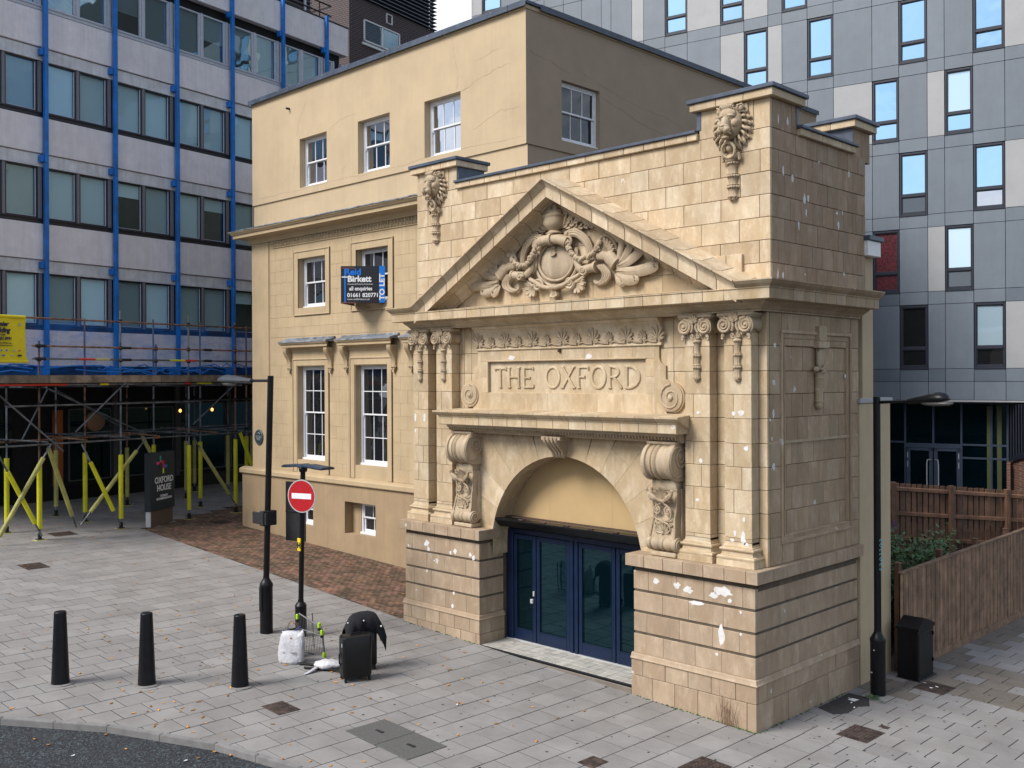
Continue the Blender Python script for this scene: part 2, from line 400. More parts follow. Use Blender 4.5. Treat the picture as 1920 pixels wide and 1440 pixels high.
def brick_mat(name, c1, c2, mort, bw, bh, ms=.012, rot=0.0):
    m, nt, b = newmat(name); g = G(nt)
    bt = g.N.new('ShaderNodeTexBrick'); bt.inputs['Color1'].default_value = (*c1,1); bt.inputs['Color2'].default_value = (*c2,1); bt.inputs['Mortar'].default_value = (*mort,1)
    bt.inputs['Scale'].default_value = 1.0; bt.inputs['Brick Width'].default_value = bw; bt.inputs['Row Height'].default_value = bh; bt.inputs['Mortar Size'].default_value = ms
    sp = g.N.new('ShaderNodeSeparateXYZ'); g.lk(g.geo.outputs['Position'], sp.inputs[0])
    sxy = g.math('ADD', sp.outputs[0], sp.outputs[1]); cb = g.N.new('ShaderNodeCombineXYZ'); g.lk(sxy, cb.inputs[0]); g.lk(sp.outputs[2], cb.inputs[1])
    g.lk(cb.outputs[0], bt.inputs['Vector']); g.lk(bt.outputs['Color'], b.inputs['Base Color']); b.inputs['Roughness'].default_value = .85
    g.bump(bt.outputs['Fac'], -.6, .01, b) if False else None
    return m
M['tower'] = brick_mat('plum_brick', (.060,.036,.036), (.040,.026,.028), (.15,.13,.13), .26, .11, .012)
M['redbrick'] = brick_mat('red_brick', (.20,.085,.05), (.15,.06,.04), (.2,.17,.14), .25, .09)
def asph_mat():
    m, nt, b = newmat('road_asphalt'); g = G(nt)
    v = g.N.new('ShaderNodeTexVoronoi'); v.inputs['Scale'].default_value = 42; g.lk(g.geo.outputs['Position'], v.inputs['Vector'])
    sep = g.N.new('ShaderNodeSeparateColor'); g.lk(v.outputs['Color'], sep.inputs[0])
    c = g.mix(g.ramp(sep.outputs[0], .55, 1.0), (.011,.012,.016), (.07,.095,.105)); c = g.mix(g.math('MULTIPLY', g.ramp(g.noise(1.5, 5, .6), .4, .7), .5), c, (.022,.022,.025))
    g.lk(c, b.inputs['Base Color']); b.inputs['Roughness'].default_value = .8; g.bump(v.outputs['Distance'], .8, .01, b); return m
M['asph'] = asph_mat()

def net_mat():
    m, nt, b = newmat('blue_debris_net'); g = G(nt); out = nt.nodes['Material Output']
    t = g.N.new('ShaderNodeBsdfTransparent'); d = g.N.new('ShaderNodeBsdfDiffuse'); d.inputs['Color'].default_value = (.01,.20,.75,1)
    ms = g.N.new('ShaderNodeMixShader'); f = g.math('ADD', .14, g.math('MULTIPLY', g.ramp(g.noise(1.4, 6, .7, (1, 1, 2.5)), .45, .75), .4)); g.lk(f, ms.inputs[0]); g.lk(t.outputs[0], ms.inputs[1]); g.lk(d.outputs[0], ms.inputs[2]); g.lk(ms.outputs[0], out.inputs['Surface']); return m
M['netsheet'] = net_mat()
# text as mesh -------------------------------------------------------
def text(body, size, Mx, mat, parent, name='lettering', ext=.004, align='LEFT', sx=1.0, shear=0.0, bold=0.0, local=False):
    cu = bpy.data.curves.new(name, 'FONT'); cu.body = body; cu.size = size; cu.extrude = ext; cu.align_x = align; cu.shear = shear; cu.offset = bold; cu.resolution_u = 3
    t = bpy.data.objects.new(name, cu); link(t); bpy.context.view_layer.update()
    dg = bpy.context.evaluated_depsgraph_get(); me = bpy.data.meshes.new_from_object(t.evaluated_get(dg)); bpy.data.objects.remove(t); bpy.data.curves.remove(cu)
    T = Mx @ Matrix.Diagonal((sx, 1, 1, 1))
    me.transform(T); me.materials.clear(); me.materials.append(mat)
    o = link(bpy.data.objects.new(name, me)); attach(o, parent, local); return o
def face_matrix(o, right, up):
    r = Vector(right).normalized(); u = Vector(up).normalized(); n = r.cross(u)
    m = Matrix.Identity(4)
    for i in range(3): m[i][0] = r[i]; m[i][1] = u[i]; m[i][2] = n[i]; m[i][3] = o[i]
    return m
# ------------------------------------------------------------------ ground
def cl(v, a, b): return max(a, min(b, v))
def gz(x, y): return -.037 * cl(x, -32, 10) - .01 * cl(y, -15, 16)
TILT = Matrix.Identity(4)
TILT[2][0] = -.037; TILT[2][1] = -.01     # shear that lays flat pieces on the sloping street
def gmat(x, y, dz=0.0, a=0.0):
    return Matrix.Translation((x, y, gz(x, y) + dz)) @ TILT @ Matrix.Rotation(a, 4, 'Z')
m = MB()
xs = [-200, -60, -32, -20, -10, 0, 10, 60, 200]; ys = [-120, -50, -15, -5, 5, 16, 60, 160, 300]
m.v = [(x, y, gz(x, y) - .095) for y in ys for x in xs]
m.f = [(j*9+i, j*9+i+1, (j+1)*9+i+1, (j+1)*9+i) for j in range(8) for i in range(8)]
tag(m.build('ground', M['asph']), kind='structure')

ROAD = [(-14.5, -14.5), (-12.0, -11.9), (-10.0, -10.0), (-8.13, -8.43), (-6.78, -7.36), (-5.1, -6.5), (-3.57, -6.06), (-1.6, -5.8), (2.0, -5.7), (14, -5.7)]
BRK = [(-8.80, .09), (-22.5, .64), (-23.5, 2.1), (-25.4, 5.8), (-25.9, 7.2), (-20.9, 7.2), (-8.80, 3.6)]
def poly_clip(poly, a, b):
    """keep what lies to the left of a->b"""
    out = []; dx, dy = b[0]-a[0], b[1]-a[1]
    def sd(p): return dx*(p[1]-a[1]) - dy*(p[0]-a[0])
    for i, p in enumerate(poly):
        q = poly[(i+1) % len(poly)]; sp, sq = sd(p), sd(q)
        if sp >= 0: out.append(p)
        if (sp >= 0) != (sq >= 0):
            t = sp/(sp-sq); out.append((p[0]+(q[0]-p[0])*t, p[1]+(q[1]-p[1])*t))
    return out
def area(p): return abs(sum(p[i][0]*p[(i+1) % len(p)][1] - p[(i+1) % len(p)][0]*p[i][1] for i in range(len(p)))) / 2
# sand bed under the slabs, cut along the kerb line
bed = MB()
for a, b in zip(ROAD[:-2]+[(2.0,-5.7)], ROAD[1:-1]+[(10,-5.7)]):
    bed.add([(a[0], a[1], gz(*a)-.007), (b[0], b[1], gz(*b)-.007), (b[0], 16, gz(b[0], 16)-.007), (a[0], 16, gz(a[0], 16)-.007)], [(0,1,2,3)])
bed.add([(-32, -14.5, gz(-32,-14.5)-.007), (-14.5, -14.5, gz(-14.5,-14.5)-.007), (-14.5, 16, gz(-14.5,16)-.007), (-32, 16, gz(-32,16)-.007)], [(0,1,2,3)])
for (x0, x1, y0, y1) in ((-60, -32, -14.5, 16), (10, 60, -5.7, 16), (-32, 10, 16, 60), (-60, -32, 16, 60), (10, 60, 16, 60)):
    bed.add([(x0, y0, gz(x0, y0)-.007), (x1, y0, gz(x1, y0)-.007), (x1, y1, gz(x1, y1)-.007), (x0, y1, gz(x0, y1)-.007)], [(0,1,2,3)])
# refine along x=-32,10 is unnecessary: the bed hides under slabs
PV = bed.build('pavement', M['bed']); tag(PV, kind='structure'); 
def inpoly(x, y, P):
    c = False
    for i in range(len(P)):
        a, b = P[i], P[i-1]
        if (a[1] > y) != (b[1] > y) and x < (b[0]-a[0])*(y-a[1])/(b[1]-a[1]) + a[0]: c = not c
    return c
slabs = []
def try_slab(poly, dark=False):
    cx = sum(p[0] for p in poly)/len(poly); cy = sum(p[1] for p in poly)/len(poly)
    if not seen(cx, cy, gz(cx, cy), 120): return
    full = area(poly); P = poly
    for a, b in zip(ROAD[:-1], ROAD[1:]):
        if a[0] <= cx < b[0] and P:
            l = math.hypot(b[0]-a[0], b[1]-a[1]); nx, ny = -(b[1]-a[1])/l*.09, (b[0]-a[0])/l*.09
            P = poly_clip(P, (a[0]+nx, a[1]+ny), (b[0]+nx, b[1]+ny))
    if not P: return
    if len(P) < 3 or area(P) < .004: return
    slabs.append((px(cx, cy, gz(cx, cy))[2], P, area(P) > full*.99, dark))
CW, CL, GAP = .4935, .492, .0085
def emit(x0, x1, y0, y1, dark=False):
    P = [(x0+GAP, y0+GAP), (x1-GAP, y0+GAP), (x1-GAP, y1-GAP), (x0+GAP, y1-GAP)]
    cx, cy = (x0+x1)/2, (y0+y1)/2
    if cx > -8.8 and cy > .3 and cx < -.05: return
    if cx <= -8.8 and cx > -22.6:
        # brick line is a->b with the bricks on the +y side
        yl = .05 + (.60-.05)*(-8.8-cx)/13.7
        if y0 > yl + .3: return
        if y1 > yl - .3: P = poly_clip(P, (-8.8, .05), (-22.5, .60))
        if not P: return
    elif cx <= -22.6 and cy > .5 and inpoly(cx, cy, BRK): return
    try_slab(P, dark)
k = 0; x = -.01
col = 0
while x > -34:
    off = (col % 2) * CL/2 + random.uniform(-.05, .05) + .15; y = -15 + off
    while y < 22:
        emit(x-CW, x, y, y+CL); y += CL
    x -= CW; col += 1
x = -.01; col = 1
while x < .9:
    off = (col % 2)*CL/2 + .15; y = -15 + off
    while y < .6:
        emit(x, x+CW, y, min(y+CL, .62)); y += CL
    x += CW; col += 1
X1 = x
row = 0; y = .62 - 14*.47
while y < 20:
    xx = (-.01 if y > .6 else X1) + (-.24 if row % 2 else 0); x0 = xx
    while xx < 6:
        lo = max(xx, x0 if not row % 2 else x0+.24)
        dk = (.2 < xx < 3.4 and 4.3 < y < 6.6) or (xx < .7 and y > 3.4)
        emit(lo, xx+.485, y, y+.47, dk and random.random() < .85); xx += .485
    y += .47; row += 1
slabs.sort(key=lambda t: -t[0])
def slabgeo(mb, P, th=.045, c=.003):
    n = len(P); cx = sum(p[0] for p in P)/n; cy = sum(p[1] for p in P)/n
    def inn(p, d):
        l = math.hypot(p[0]-cx, p[1]-cy) or 1; return (p[0]-(p[0]-cx)/l*d, p[1]-(p[1]-cy)/l*d)
    dz = [random.uniform(-.0022, .0022)]*n
    o = len(mb.v)
    mb.v += [(p[0], p[1], gz(*p)-th) for p in P] + [(p[0], p[1], gz(*p)-c*.6+dz[0]) for p in P] + [(*inn(p, c*1.3), gz(*p)+dz[0]) for p in P]
    mb.f += [tuple(o+2*n+i for i in range(n))]
    for a in (0, n):
        mb.f += [(o+a+i, o+a+(i+1) % n, o+a+n+(i+1) % n, o+a+n+i) for i in range(n)]
rest = {False: MB(), True: MB()}
for i, (s, P, full, dk) in enumerate(slabs):
    if sum(P[q][0]*P[(q+1) % len(P)][1]-P[(q+1) % len(P)][0]*P[q][1] for q in range(len(P))) < 0: P = P[::-1]
    if i < 300:
        mb = MB(); slabgeo(mb, P); mb.build('paving_slab', M['slabdk' if dk else 'slab'], PV)
    else: slabgeo(rest[dk], P)
for dk in rest:
    if rest[dk].v: rest[dk].build('paving_slabs', M['slabdk' if dk else 'slab'], PV, kind='stuff')
# plain paving beyond what is laid slab by slab
# kerb of the road, in lengths
for a, b in zip(ROAD[:-1], ROAD[1:]):
    l = math.hypot(b[0]-a[0], b[1]-a[1]); n = max(1, round(l/.95))
    ux, uy = (b[0]-a[0])/l, (b[1]-a[1])/l; nx, ny = -uy, ux
    for i in range(n):
        t0, t1 = l*i/n+.004, l*(i+1)/n-.004
        P = [(a[0]+ux*t0, a[1]+uy*t0), (a[0]+ux*t1, a[1]+uy*t1)]; P += [(P[1][0]+nx*.10, P[1][1]+ny*.10), (P[0][0]+nx*.10, P[0][1]+ny*.10)]
        if seen(P[0][0], P[0][1], 0, 400):
            mb = MB(); slabgeo(mb, P, .12, .02); mb.v = [(a_, b_, c_+.008) for a_, b_, c_ in mb.v]; mb.build('kerbstone', M['kerb'], PV)
# brick apron in front of the ochre building: real bricks, one mesh
bb = MB(); bw, bh = .212, .104
def brk(x0, x1, y0, y1):
    cx, cy = (x0+x1)/2, (y0+y1)/2
    if not inpoly(cx, cy, BRK): return
    dz = random.uniform(-.004, .002); o = len(bb.v); g_ = .004
    x0 += g_; x1 -= g_; y0 += g_; y1 -= g_
    bb.v += [(x0,y0,gz(x0,y0)-.03),(x1,y0,gz(x1,y0)-.03),(x1,y1,gz(x1,y1)-.03),(x0,y1,gz(x0,y1)-.03)]
    e = .006
    bb.v += [(x0+e,y0+e,gz(x0,y0)+dz),(x1-e,y0+e,gz(x1,y0)+dz),(x1-e,y1-e,gz(x1,y1)+dz),(x0+e,y1-e,gz(x0,y1)+dz)]
    bb.f += [(o+4,o+5,o+6,o+7)] + [(o+i, o+(i+1) % 4, o+4+(i+1) % 4, o+4+i) for i in range(4)]
y = 0.0; r = 0
while y < 7.3:
    x = -26 + (r % 2)*bw/2
    while x < -8.6: brk(x, x+bw, y, y+bh); x += bw
    y += bh; r += 1
AP = bb.build('brick_pavers', M['brickp'], PV, kind='stuff')
# narrow edging along the apron
for i in range(14):
    t0, t1 = i/14, (i+1)/14
    ax_, ay_ = -8.8-13.7*t0, .07+.55*t0; bx_, by_ = -8.8-13.7*t1+.006, .07+.55*t1
    mb = MB(); slabgeo(mb, [(bx_, by_), (bx_, by_-.06), (ax_, ay_-.06), (ax_, ay_)][::-1], .05, .01); mb.build('edging_strip', M['kerb'], PV)
# covers and patches set in the paving
def cover(name, P, mat, label, cat, group=None, pat=True):
    n = len(P); mb = MB(); slabgeo(mb, P, .02, .008)
    for i, v in enumerate(mb.v): mb.v[i] = (v[0], v[1], v[2]+.009)
    o = mb.build(name, mat); tag(o, label, cat, group)
    if pat:
        q = MB(); a, b, c, d = P
        for i in range(1, 8):
            for j in range(1, 8):
                s, t = i/8, j/8
                x = (a[0]*(1-s)+b[0]*s)*(1-t) + (d[0]*(1-s)+c[0]*s)*t; y = (a[1]*(1-s)+b[1]*s)*(1-t) + (d[1]*(1-s)+c[1]*s)*t
                q.cbox(x-.018, x+.018, y-.018, y+.018, gz(x, y)+.004, gz(x, y)+.016, .004)
        q.build('tread_studs', mat, o, kind='stuff')
    return o
GI = 'iron covers set in the paving'
cover('manhole_cover', [(.85,.93),(1.36,.93),(1.36,1.6),(.85,1.6)], M['iron'], 'rusty iron cover in the paving right of the portico corner', 'manhole cover', GI)
cover('manhole_cover', [(.69,4.2),(1.24,4.2),(1.24,4.81),(.69,4.81)], M['iron'], 'red-brown iron cover with litter in front of the black bin', 'manhole cover', GI)
cover('manhole_cover', [(-1.13,-2.99),(-.84,-2.99),(-.84,-2.63),(-1.13,-2.63)], M['iron'], 'small orange-rusted iron cover nearest the bottom edge in front of the pedestal', 'manhole cover', GI)
cover('manhole_cover', [(-6.03,-5.15),(-5.5,-5.15),(-5.5,-4.75),(-6.03,-4.75)], M['iron'], 'brown drain grating between the suitcase and the kerb', 'manhole cover', GI)
cover('manhole_cover', [(-19.3,-4.3),(-18.55,-4.3),(-18.55,-3.72),(-19.3,-3.72)], M['iron'], 'dark iron cover in the open paving left of the lamp post', 'manhole cover', GI)
cover('manhole_cover', [(-23.4,-2.0),(-22.75,-2.0),(-22.75,-1.3),(-23.4,-1.3)], M['iron'], 'dark iron cover beside the foot of the scaffolding', 'manhole cover', GI)
cover('manhole_cover', [(-22.6,2.9),(-22.0,2.9),(-22.0,3.5),(-22.6,3.5)], M['iron'], 'dark cover in the brick apron near the plinth corner', 'manhole cover', GI)
cover('manhole_cover', [(-.06,-2.05),(.46,-2.05),(.46,-1.42),(-.06,-1.42)], M['iron'], 'dark tread-plate cover cut by the bottom edge of the picture', 'manhole cover', GI)
cover('metal_plate', [(1.15,1.78),(1.31,1.78),(1.31,1.9),(1.15,1.9)], M['iron'], 'tiny dark square plate behind the rusty cover right of the corner', 'plate', pat=False)
cs = root('concrete_cover', (-3.53,-4.37,gz(-3.53,-4.37)), 'grey aggregate access cover of two slabs set in the pavement', 'access cover')
m = surf('dark_aggregate_concrete', (.105,.105,.10), .9, .25, 60, 150, .7)
for x0, x1 in ((-4.27,-3.535),(-3.525,-2.79)):
    mb = MB(); slabgeo(mb, [(x0,-4.76),(x1,-4.76),(x1,-4.0),(x0,-4.0)], .03, .006); mb.v = [(a,b,c+.010) for a,b,c in mb.v]; o = mb.build('cover_slab', m, cs)
    h = MB(); xx = (x0+x1)/2; h.cbox(xx-.09, xx+.09, -4.42, -4.36, gz(xx,-4.4)-.01, gz(xx,-4.4)+.016, .004); h.build('lifting_slot', M['blackm'], o)
mb = MB(); slabgeo(mb, [(.06,1.86),(.40,1.75),(.53,2.0),(.50,2.45),(.62,2.62),(.42,3.02),(.06,3.0)], .02, .01); mb.v = [(a,b,c+.008) for a,b,c in mb.v]
tag(mb.build('tarmac_patch', M['tar']), 'black tarmac patch at the foot of the portico side wall', 'repair patch')
# ------------------------------------------------------------------ THE OXFORD portico
PT = root('stone_portico', (-4.35, 1.9, .16), 'pale stone baroque portico with pediment and arched doorway', 'entrance portico')
blocks = []     # (px size, mesh builder, material key)
def blk(mb, cx, cy, cz, key, name='stone_block'): blocks.append((px(cx, cy, cz)[2]*(mb.sz), mb, key, name))
def fblock(x0, x1, z0, z1, y, key='stone', d=.07, g=.0035, jit=.003):
    """a block whose face looks to -Y at y"""
    if x1-x0 < .03: return
    mb = MB(); j = random.uniform(-jit, jit); mb.cbox(x0+g, x1-g, y+j, y+d, z0+g, z1-g, .006); mb.sz = (x1-x0)*(z1-z0); blk(mb, (x0+x1)/2, y, (z0+z1)/2, key)
def sblock(y0, y1, z0, z1, x, key='stone', d=.07, g=.0035, jit=.003):
    """a block whose face looks to +X at x"""
    if y1-y0 < .03: return
    mb = MB(); j = random.uniform(-jit, jit); mb.cbox(x-d, x+j, y0+g, y1-g, z0+g, z1-g, .006); mb.sz = (y1-y0)*(z1-z0)*.6; blk(mb, x, (y0+y1)/2, (z0+z1)/2, key)
def cuts(a, b, L, off=0.0, jit=.0):
    """joint positions from a to b with spacing about L"""
    out = [a]; t = a + (L - off if off else L)
    while t < b - .08: out.append(t + random.uniform(-jit, jit)); t += L
    out.append(b); return out
def courses(z0, z1, h): 
    n = max(1, round((z1-z0)/h)); return [z0+(z1-z0)*i/n for i in range(n+1)]
core = MB()      # backing masonry just behind the block faces
# ---- pedestals
ZC = 2.54
for (x0, x1, side) in ((-8.70, -6.30, .72), (-2.47, 0.0, 3.55)):
    core.box(x0+.05, x1-.05, .05, 3.5, -.3, 2.4)
    zs = [-.25, .44, .72]
    for i in range(2):
        for a, b in zip(*(lambda c: (c[:-1], c[1:]))(cuts(x0, x1, .46, .2 if i else 0, .01))): fblock(a, b, zs[i], zs[i+1], 0, 'stone_low')
        for a, b in zip(*(lambda c: (c[:-1], c[1:]))(cuts(.07, side, .46, .2 if i else 0, .01))): sblock(a, b, zs[i], zs[i+1], x1, 'stone_low')
    bands = [(.82, 1.155), (1.195, 1.52), (1.56, 1.885), (1.925, 2.25)]
    for i, (a, b) in enumerate(bands):
        e = .035
        for p, q in zip(*(lambda c: (c[:-1], c[1:]))(cuts(x0+e, x1-e, .62, .35 if i % 2 else 0, .1))): fblock(p, q, a, b, e, 'stone_low', g=.0012, jit=.001)
        for p, q in zip(*(lambda c: (c[:-1], c[1:]))(cuts(.105, side, .62, .35 if i % 2 else 0, .1))): sblock(p, q, a, b, x1-e, 'stone_low', g=.0012, jit=.001)
    for i, (a, b) in enumerate(zip(cuts(x0-.07, x1+.07, .40)[:-1], cuts(x0-.07, x1+.07, .40)[1:])): fblock(a, b, 2.33, ZC, -.07, 'stone_low', d=.5)
    cc = cuts(.43, side+.05 if side > 1 else side-.12, .42)
    for a, b in zip(cc[:-1], cc[1:]): sblock(a, b, 2.33, ZC, x1+.07, 'stone_low', d=.5)
    # moulding over the plinth, mitred round the corner
    prof = [(0, .715), (.022, .725), (.022, .735), (.008, .75), (-.002, .775), (-.008, .80), (-.02, .815), (-.05, .822), (-.05, .715)]
    secs = []
    for (cx, cy) in ((x0-.0, None), (x1, 'c'), (x1, 'e')):
        sec = []
        for o, z in prof:
            if cy is None: sec.append((x0, -o, z))
            elif cy == 'c': sec.append((x1+o, -o, z))
            else: sec.append((x1+o, side, z))
        secs.append(sec)
    mb = MB(); mb.sweepprof(secs); mb.build('plinth_moulding', M['stone_low'], PT)
core.box(-2.35, -.03, .12, 3.5, 2.2, 2.5); core.box(-8.66, -6.4, .12, 3.5, 2.2, 2.5)
# ---- main wall between cap and cornice: backing with the arched hole
AX, AZ, AR = -4.375, 2.20, 1.90
n = 36; arc = [(AX + AR*math.cos(math.pi*i/n), AZ + AR*math.sin(math.pi*i/n)) for i in range(n+1)]
YA = .34
def archwall(y, x0, x1, z0, z1, r, key, name, d=.03):
    mb = MB(); A = [(AX + r*math.cos(math.pi*i/n), AZ + r*math.sin(math.pi*i/n)) for i in range(n+1)]
    for i in range(n):
        a, b = A[i], A[i+1]; mb.prism([a, (a[0], z1), (b[0], z1), b][::1], y, y+d)
    mb.box(x0, AX-r, y, y+d, z0, z1); mb.box(AX+r, x1, y, y+d, z0, z1); return mb.build(name, M[key], PT)
archwall(YA+.012, -7.22, -1.5, 2.2, 4.72, AR+.01, 'mortar', 'spandrel_backing')
# soffit of the arch
mb = MB(); mb.sweepprof([[(x, YA+.02, z) for x, z in arc] + [(-6.275, YA+.02, 2.0)], [(x, .86, z) for x, z in arc] + [(-6.275, .86, 2.0)]], closed=False, caps=False)
mb.v += [(-2.475, YA+.02, 2.0), (-2.475, .86, 2.0), (-2.475, YA+.02, 2.2), (-2.475, .86, 2.2)]; k = len(mb.v); mb.f.append((k-4, k-3, k-1, k-2))
mb.build('arch_soffit', M['stone'], PT, smooth=True)
# voussoirs and the spandrel stones outside them
nv = 15
for i in range(nv):
    a0, a1 = math.pi*i/nv+.0009, math.pi*(i+1)/nv-.0009; r1 = 2.62 if i % 2 else 2.42
    def lim(r, a): 
        x, z = AX+r*math.cos(a), AZ+r*math.sin(a)
        return (x, min(z, 4.60))
    P = [lim(AR, a1), lim(AR, (a0+a1)/2), lim(AR, a0), lim(r1, a0), lim(r1, a1)]
    if max(p[1] for p in P) < 2.58: continue
    P = [(cl(p[0], -7.2, -1.52), max(p[1], 2.5)) for p in P]
    mb = MB(); mb.prism(P[::-1], YA-.002, YA+.05); mb.sz = .25; blk(mb, AX, YA, 3.5, 'stone', 'voussoir')
    for (ra, rb) in ((r1+.003, r1+.42), (r1+.423, r1+1.1)):
        P = [lim(ra, a1), lim(ra, a0), lim(rb, a0), lim(rb, a1)]
        P = [(cl(p[0], -7.2, -1.52), max(p[1], 2.5)) for p in P]
        if area(P) > .02:
            mb = MB(); mb.prism(P[::-1], YA+random.uniform(-.002,.001), YA+.05); mb.sz = area(P); blk(mb, AX, YA, 3.5, 'stone', 'spandrel_stone')
# wall y=.42 behind the pilasters, z 2.54..6.64
YW, YP = .42, .20
XL, XR = -8.63, -.03
core.box(XL+.03, -6.55, YW+.06, 3.5, 2.5, 7.1); core.box(-2.2, XR-.13, YW+.06, 3.5, 2.5, 7.1); core.box(-6.55, -2.2, YW+.06, 3.5, 4.2, 7.1); core.box(-6.6, -2.15, 1.0, 3.5, 2.3, 4.3)
core.box(XR-.2, XR-.045, .48, .86, 2.5, 6.6); core.box(XR-.2, XR-.045, 3.33, 3.55, 2.5, 6.6)
zs = [2.54, 2.99, 3.39, 3.77, 4.14, 4.52, 4.92, 5.31, 5.69, 6.10, 6.64]
SH = {'A': (-1.46, -.97), 'B': (-.69, -.19), 'LA': (-8.57, -8.08), 'LB': (-7.81, -7.32)}
for i in range(len(zs)-1):
    a, b = zs[i], zs[i+1]
    for x0, x1 in ((XL, -8.57), (-8.08, -7.81), (-7.32, -7.17), (-1.55, -1.46), (-.97, -.69), (-.19, XR)): fblock(x0, x1, a, b, YW)
    if a >= 4.9:
        for p, q in ((-7.17, -6.95), (-6.95, -6.72), (-2.12, -1.84), (-1.84, -1.55)): fblock(p, q, a, b, YW)
    # side wall with a sunk panel
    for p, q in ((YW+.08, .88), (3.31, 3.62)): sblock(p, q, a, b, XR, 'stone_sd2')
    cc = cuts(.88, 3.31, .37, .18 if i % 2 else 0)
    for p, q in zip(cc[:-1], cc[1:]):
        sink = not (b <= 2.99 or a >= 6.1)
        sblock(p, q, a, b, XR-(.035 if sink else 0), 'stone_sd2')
    # pilaster drums: face plus the right return
    for kx, (x0, x1) in SH.items():
        lo = 2.93 if i == 0 else a
        if i == len(zs)-2: b2 = 6.30
        else: b2 = b
        if i % 2 == 0: parts = ((x0, x0+.17), (x0+.17, x1))
        elif i % 3 == 0: parts = ((x0, x0+.32), (x0+.32, x1))
        else: parts = ((x0, x1),)
        for p, q in parts:
            mb = MB(); g_ = .003; mb.cbox(p+(g_ if p > x0 else 0), q-(g_ if q < x1 else 0), YP+random.uniform(-.002,.002), YW+.05, lo+g_, b2-g_, .005); mb.sz = (q-p)*(b2-lo)*1.4
            blk(mb, p, YP, lo, 'stone')
# panel moulding on the side wall
def ring(mb, y0, y1, z0, z1, w, d, x):
    for (a, b, c, e) in ((y0, y1, z0, z0+w), (y0, y1, z1-w, z1), (y0, y0+w, z0+w, z1-w), (y1-w, y1, z0+w, z1-w)): mb.cbox(x-.06, x+d, a, b, c, e, .008)
mb = MB(); ring(mb, .82, 3.30, 2.86, 6.36, .055, .032, XR); ring(mb, .875, 3.245, 2.915, 6.305, .10, -.004, XR); ring(mb, .935, 3.185, 2.975, 6.245, .03, .012, XR); mb.build('side_panel_moulding', M['stone_sd2'], PT)
# attic / upper wall
core.box(-8.60, .0, .45, 3.7, 7.0, 9.55); core.box(-1.25, .0, .45, 1.2, 9.5, 10.1); core.box(-8.58, -7.4, .45, 1.1, 9.5, 10.1); core.box(-.70, .0, 3.28, 3.9, 9.5, 10.1)
YU, XU0, XU1, XS = .40, -8.65, .05, .05
def rake(x):     # height of the raking crest at x
    return 9.285 - (.575*(-4.28-x) if x < -4.28 else .537*(x+4.28))
uz = [7.06+.365*i for i in range(8)]; uz[-1] = 9.585
for i in range(7):
    a, b = uz[i], uz[i+1]; cc = cuts(XU0, XU1, .74, .37 if i % 2 else 0, .015)
    for p, q in zip(cc[:-1], cc[1:]):
        if b > min(rake(p), rake(q)) + .08 or p < -8.2 or q > -.2:
            fblock(p, q, a, b, YU, 'stone_top', jit=.004)
    cc = cuts(YU+.07, 3.75, .37, .18 if i % 2 else 0, .012)
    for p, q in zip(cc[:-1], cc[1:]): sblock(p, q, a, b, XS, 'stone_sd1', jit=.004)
for x0, x1, y1 in ((XU0, -7.36, 1.15), (-1.29, XU1, 1.27)):
    for a, b in ((9.585, 10.06),):
        cc = cuts(x0, x1, .52, 0); 
        for p, q in zip(cc[:-1], cc[1:]): fblock(p, q, a, b, YU, 'stone_top')
        cc = cuts(YU+.07, y1, .36, .1)
        if x1 > -1:
            for p, q in zip(cc[:-1], cc[1:]): sblock(p, q, a, b, XS, 'stone_sd1')
cc = cuts(3.26, 3.95, .34)
for p, q in zip(cc[:-1], cc[1:]): sblock(p, q, 9.50, 10.06, XS, 'stone_sd1')
for p, q in zip(cuts(-2.0, -.44, .42)[:-1], cuts(-2.0, -.44, .42)[1:]): fblock(p, q, 7.1, 7.6, YU-.06, 'stone_top', d=.12)
# stone bands under the flashings
def band(x0, x1, y0, y1, z0, z1, L, name='coping_stone', dirx=True, key='stone_top'):
    cc = cuts(x0 if dirx else y0, x1 if dirx else y1, L)
    for p, q in zip(cc[:-1], cc[1:]):
        mb = MB()
        if dirx: mb.cbox(p+.003, q-.003, y0, y1, z0, z1, .008)
        else: mb.cbox(x0, x1, p+.003, q-.003, z0, z1, .008)
        mb.sz = .12; blk(mb, (p if dirx else x1), (y0 if dirx else p), z0, key, name)
band(-7.36, -1.30, YU-.06, .75, 9.585, 9.70, .45)
band(-1.42, XU1+.10, YU-.10, 1.38, 10.06, 10.185, .52); band(-8.76, -7.27, YU-.10, 1.24, 10.06, 10.185, .5)
band(-.4, XS+.07, 1.27, 3.26, 9.585, 9.70, .36, dirx=False); band(-.82, XS+.10, 3.15, 4.04, 10.06, 10.185, .5)
fl = MB()
fl.cbox(-7.36, -1.31, YU-.10, .8, 9.70, 9.752, .008); fl.cbox(-1.46, XU1+.14, YU-.14, 1.42, 10.185, 10.255, .01); fl.cbox(-8.80, -7.23, YU-.14, 1.28, 10.185, 10.255, .01)
fl.cbox(-.5, XS+.11, 1.24, 3.32, 9.70, 9.752, .008); fl.cbox(-.86, XS+.14, 3.11, 4.08, 10.185, 10.255, .01)
fl.box(-1.33, -1.25, YU-.012, 1.2, 9.752, 10.06); fl.box(-7.40, -7.33, YU+.03, 1.18, 9.752, 10.06); fl.box(-.72, XS+.012, 3.235, 3.27, 9.752, 10.06); fl.box(XS-.02, XS+.012, 1.22, 1.29, 9.752, 10.06)
fl.build('coping_flashing', M['flash'], PT)
mb = MB(); mb.box(-8.5, -.2, .7, 3.7, 9.2, 9.3); mb.build('flat_roof', M['blackm'], PT)
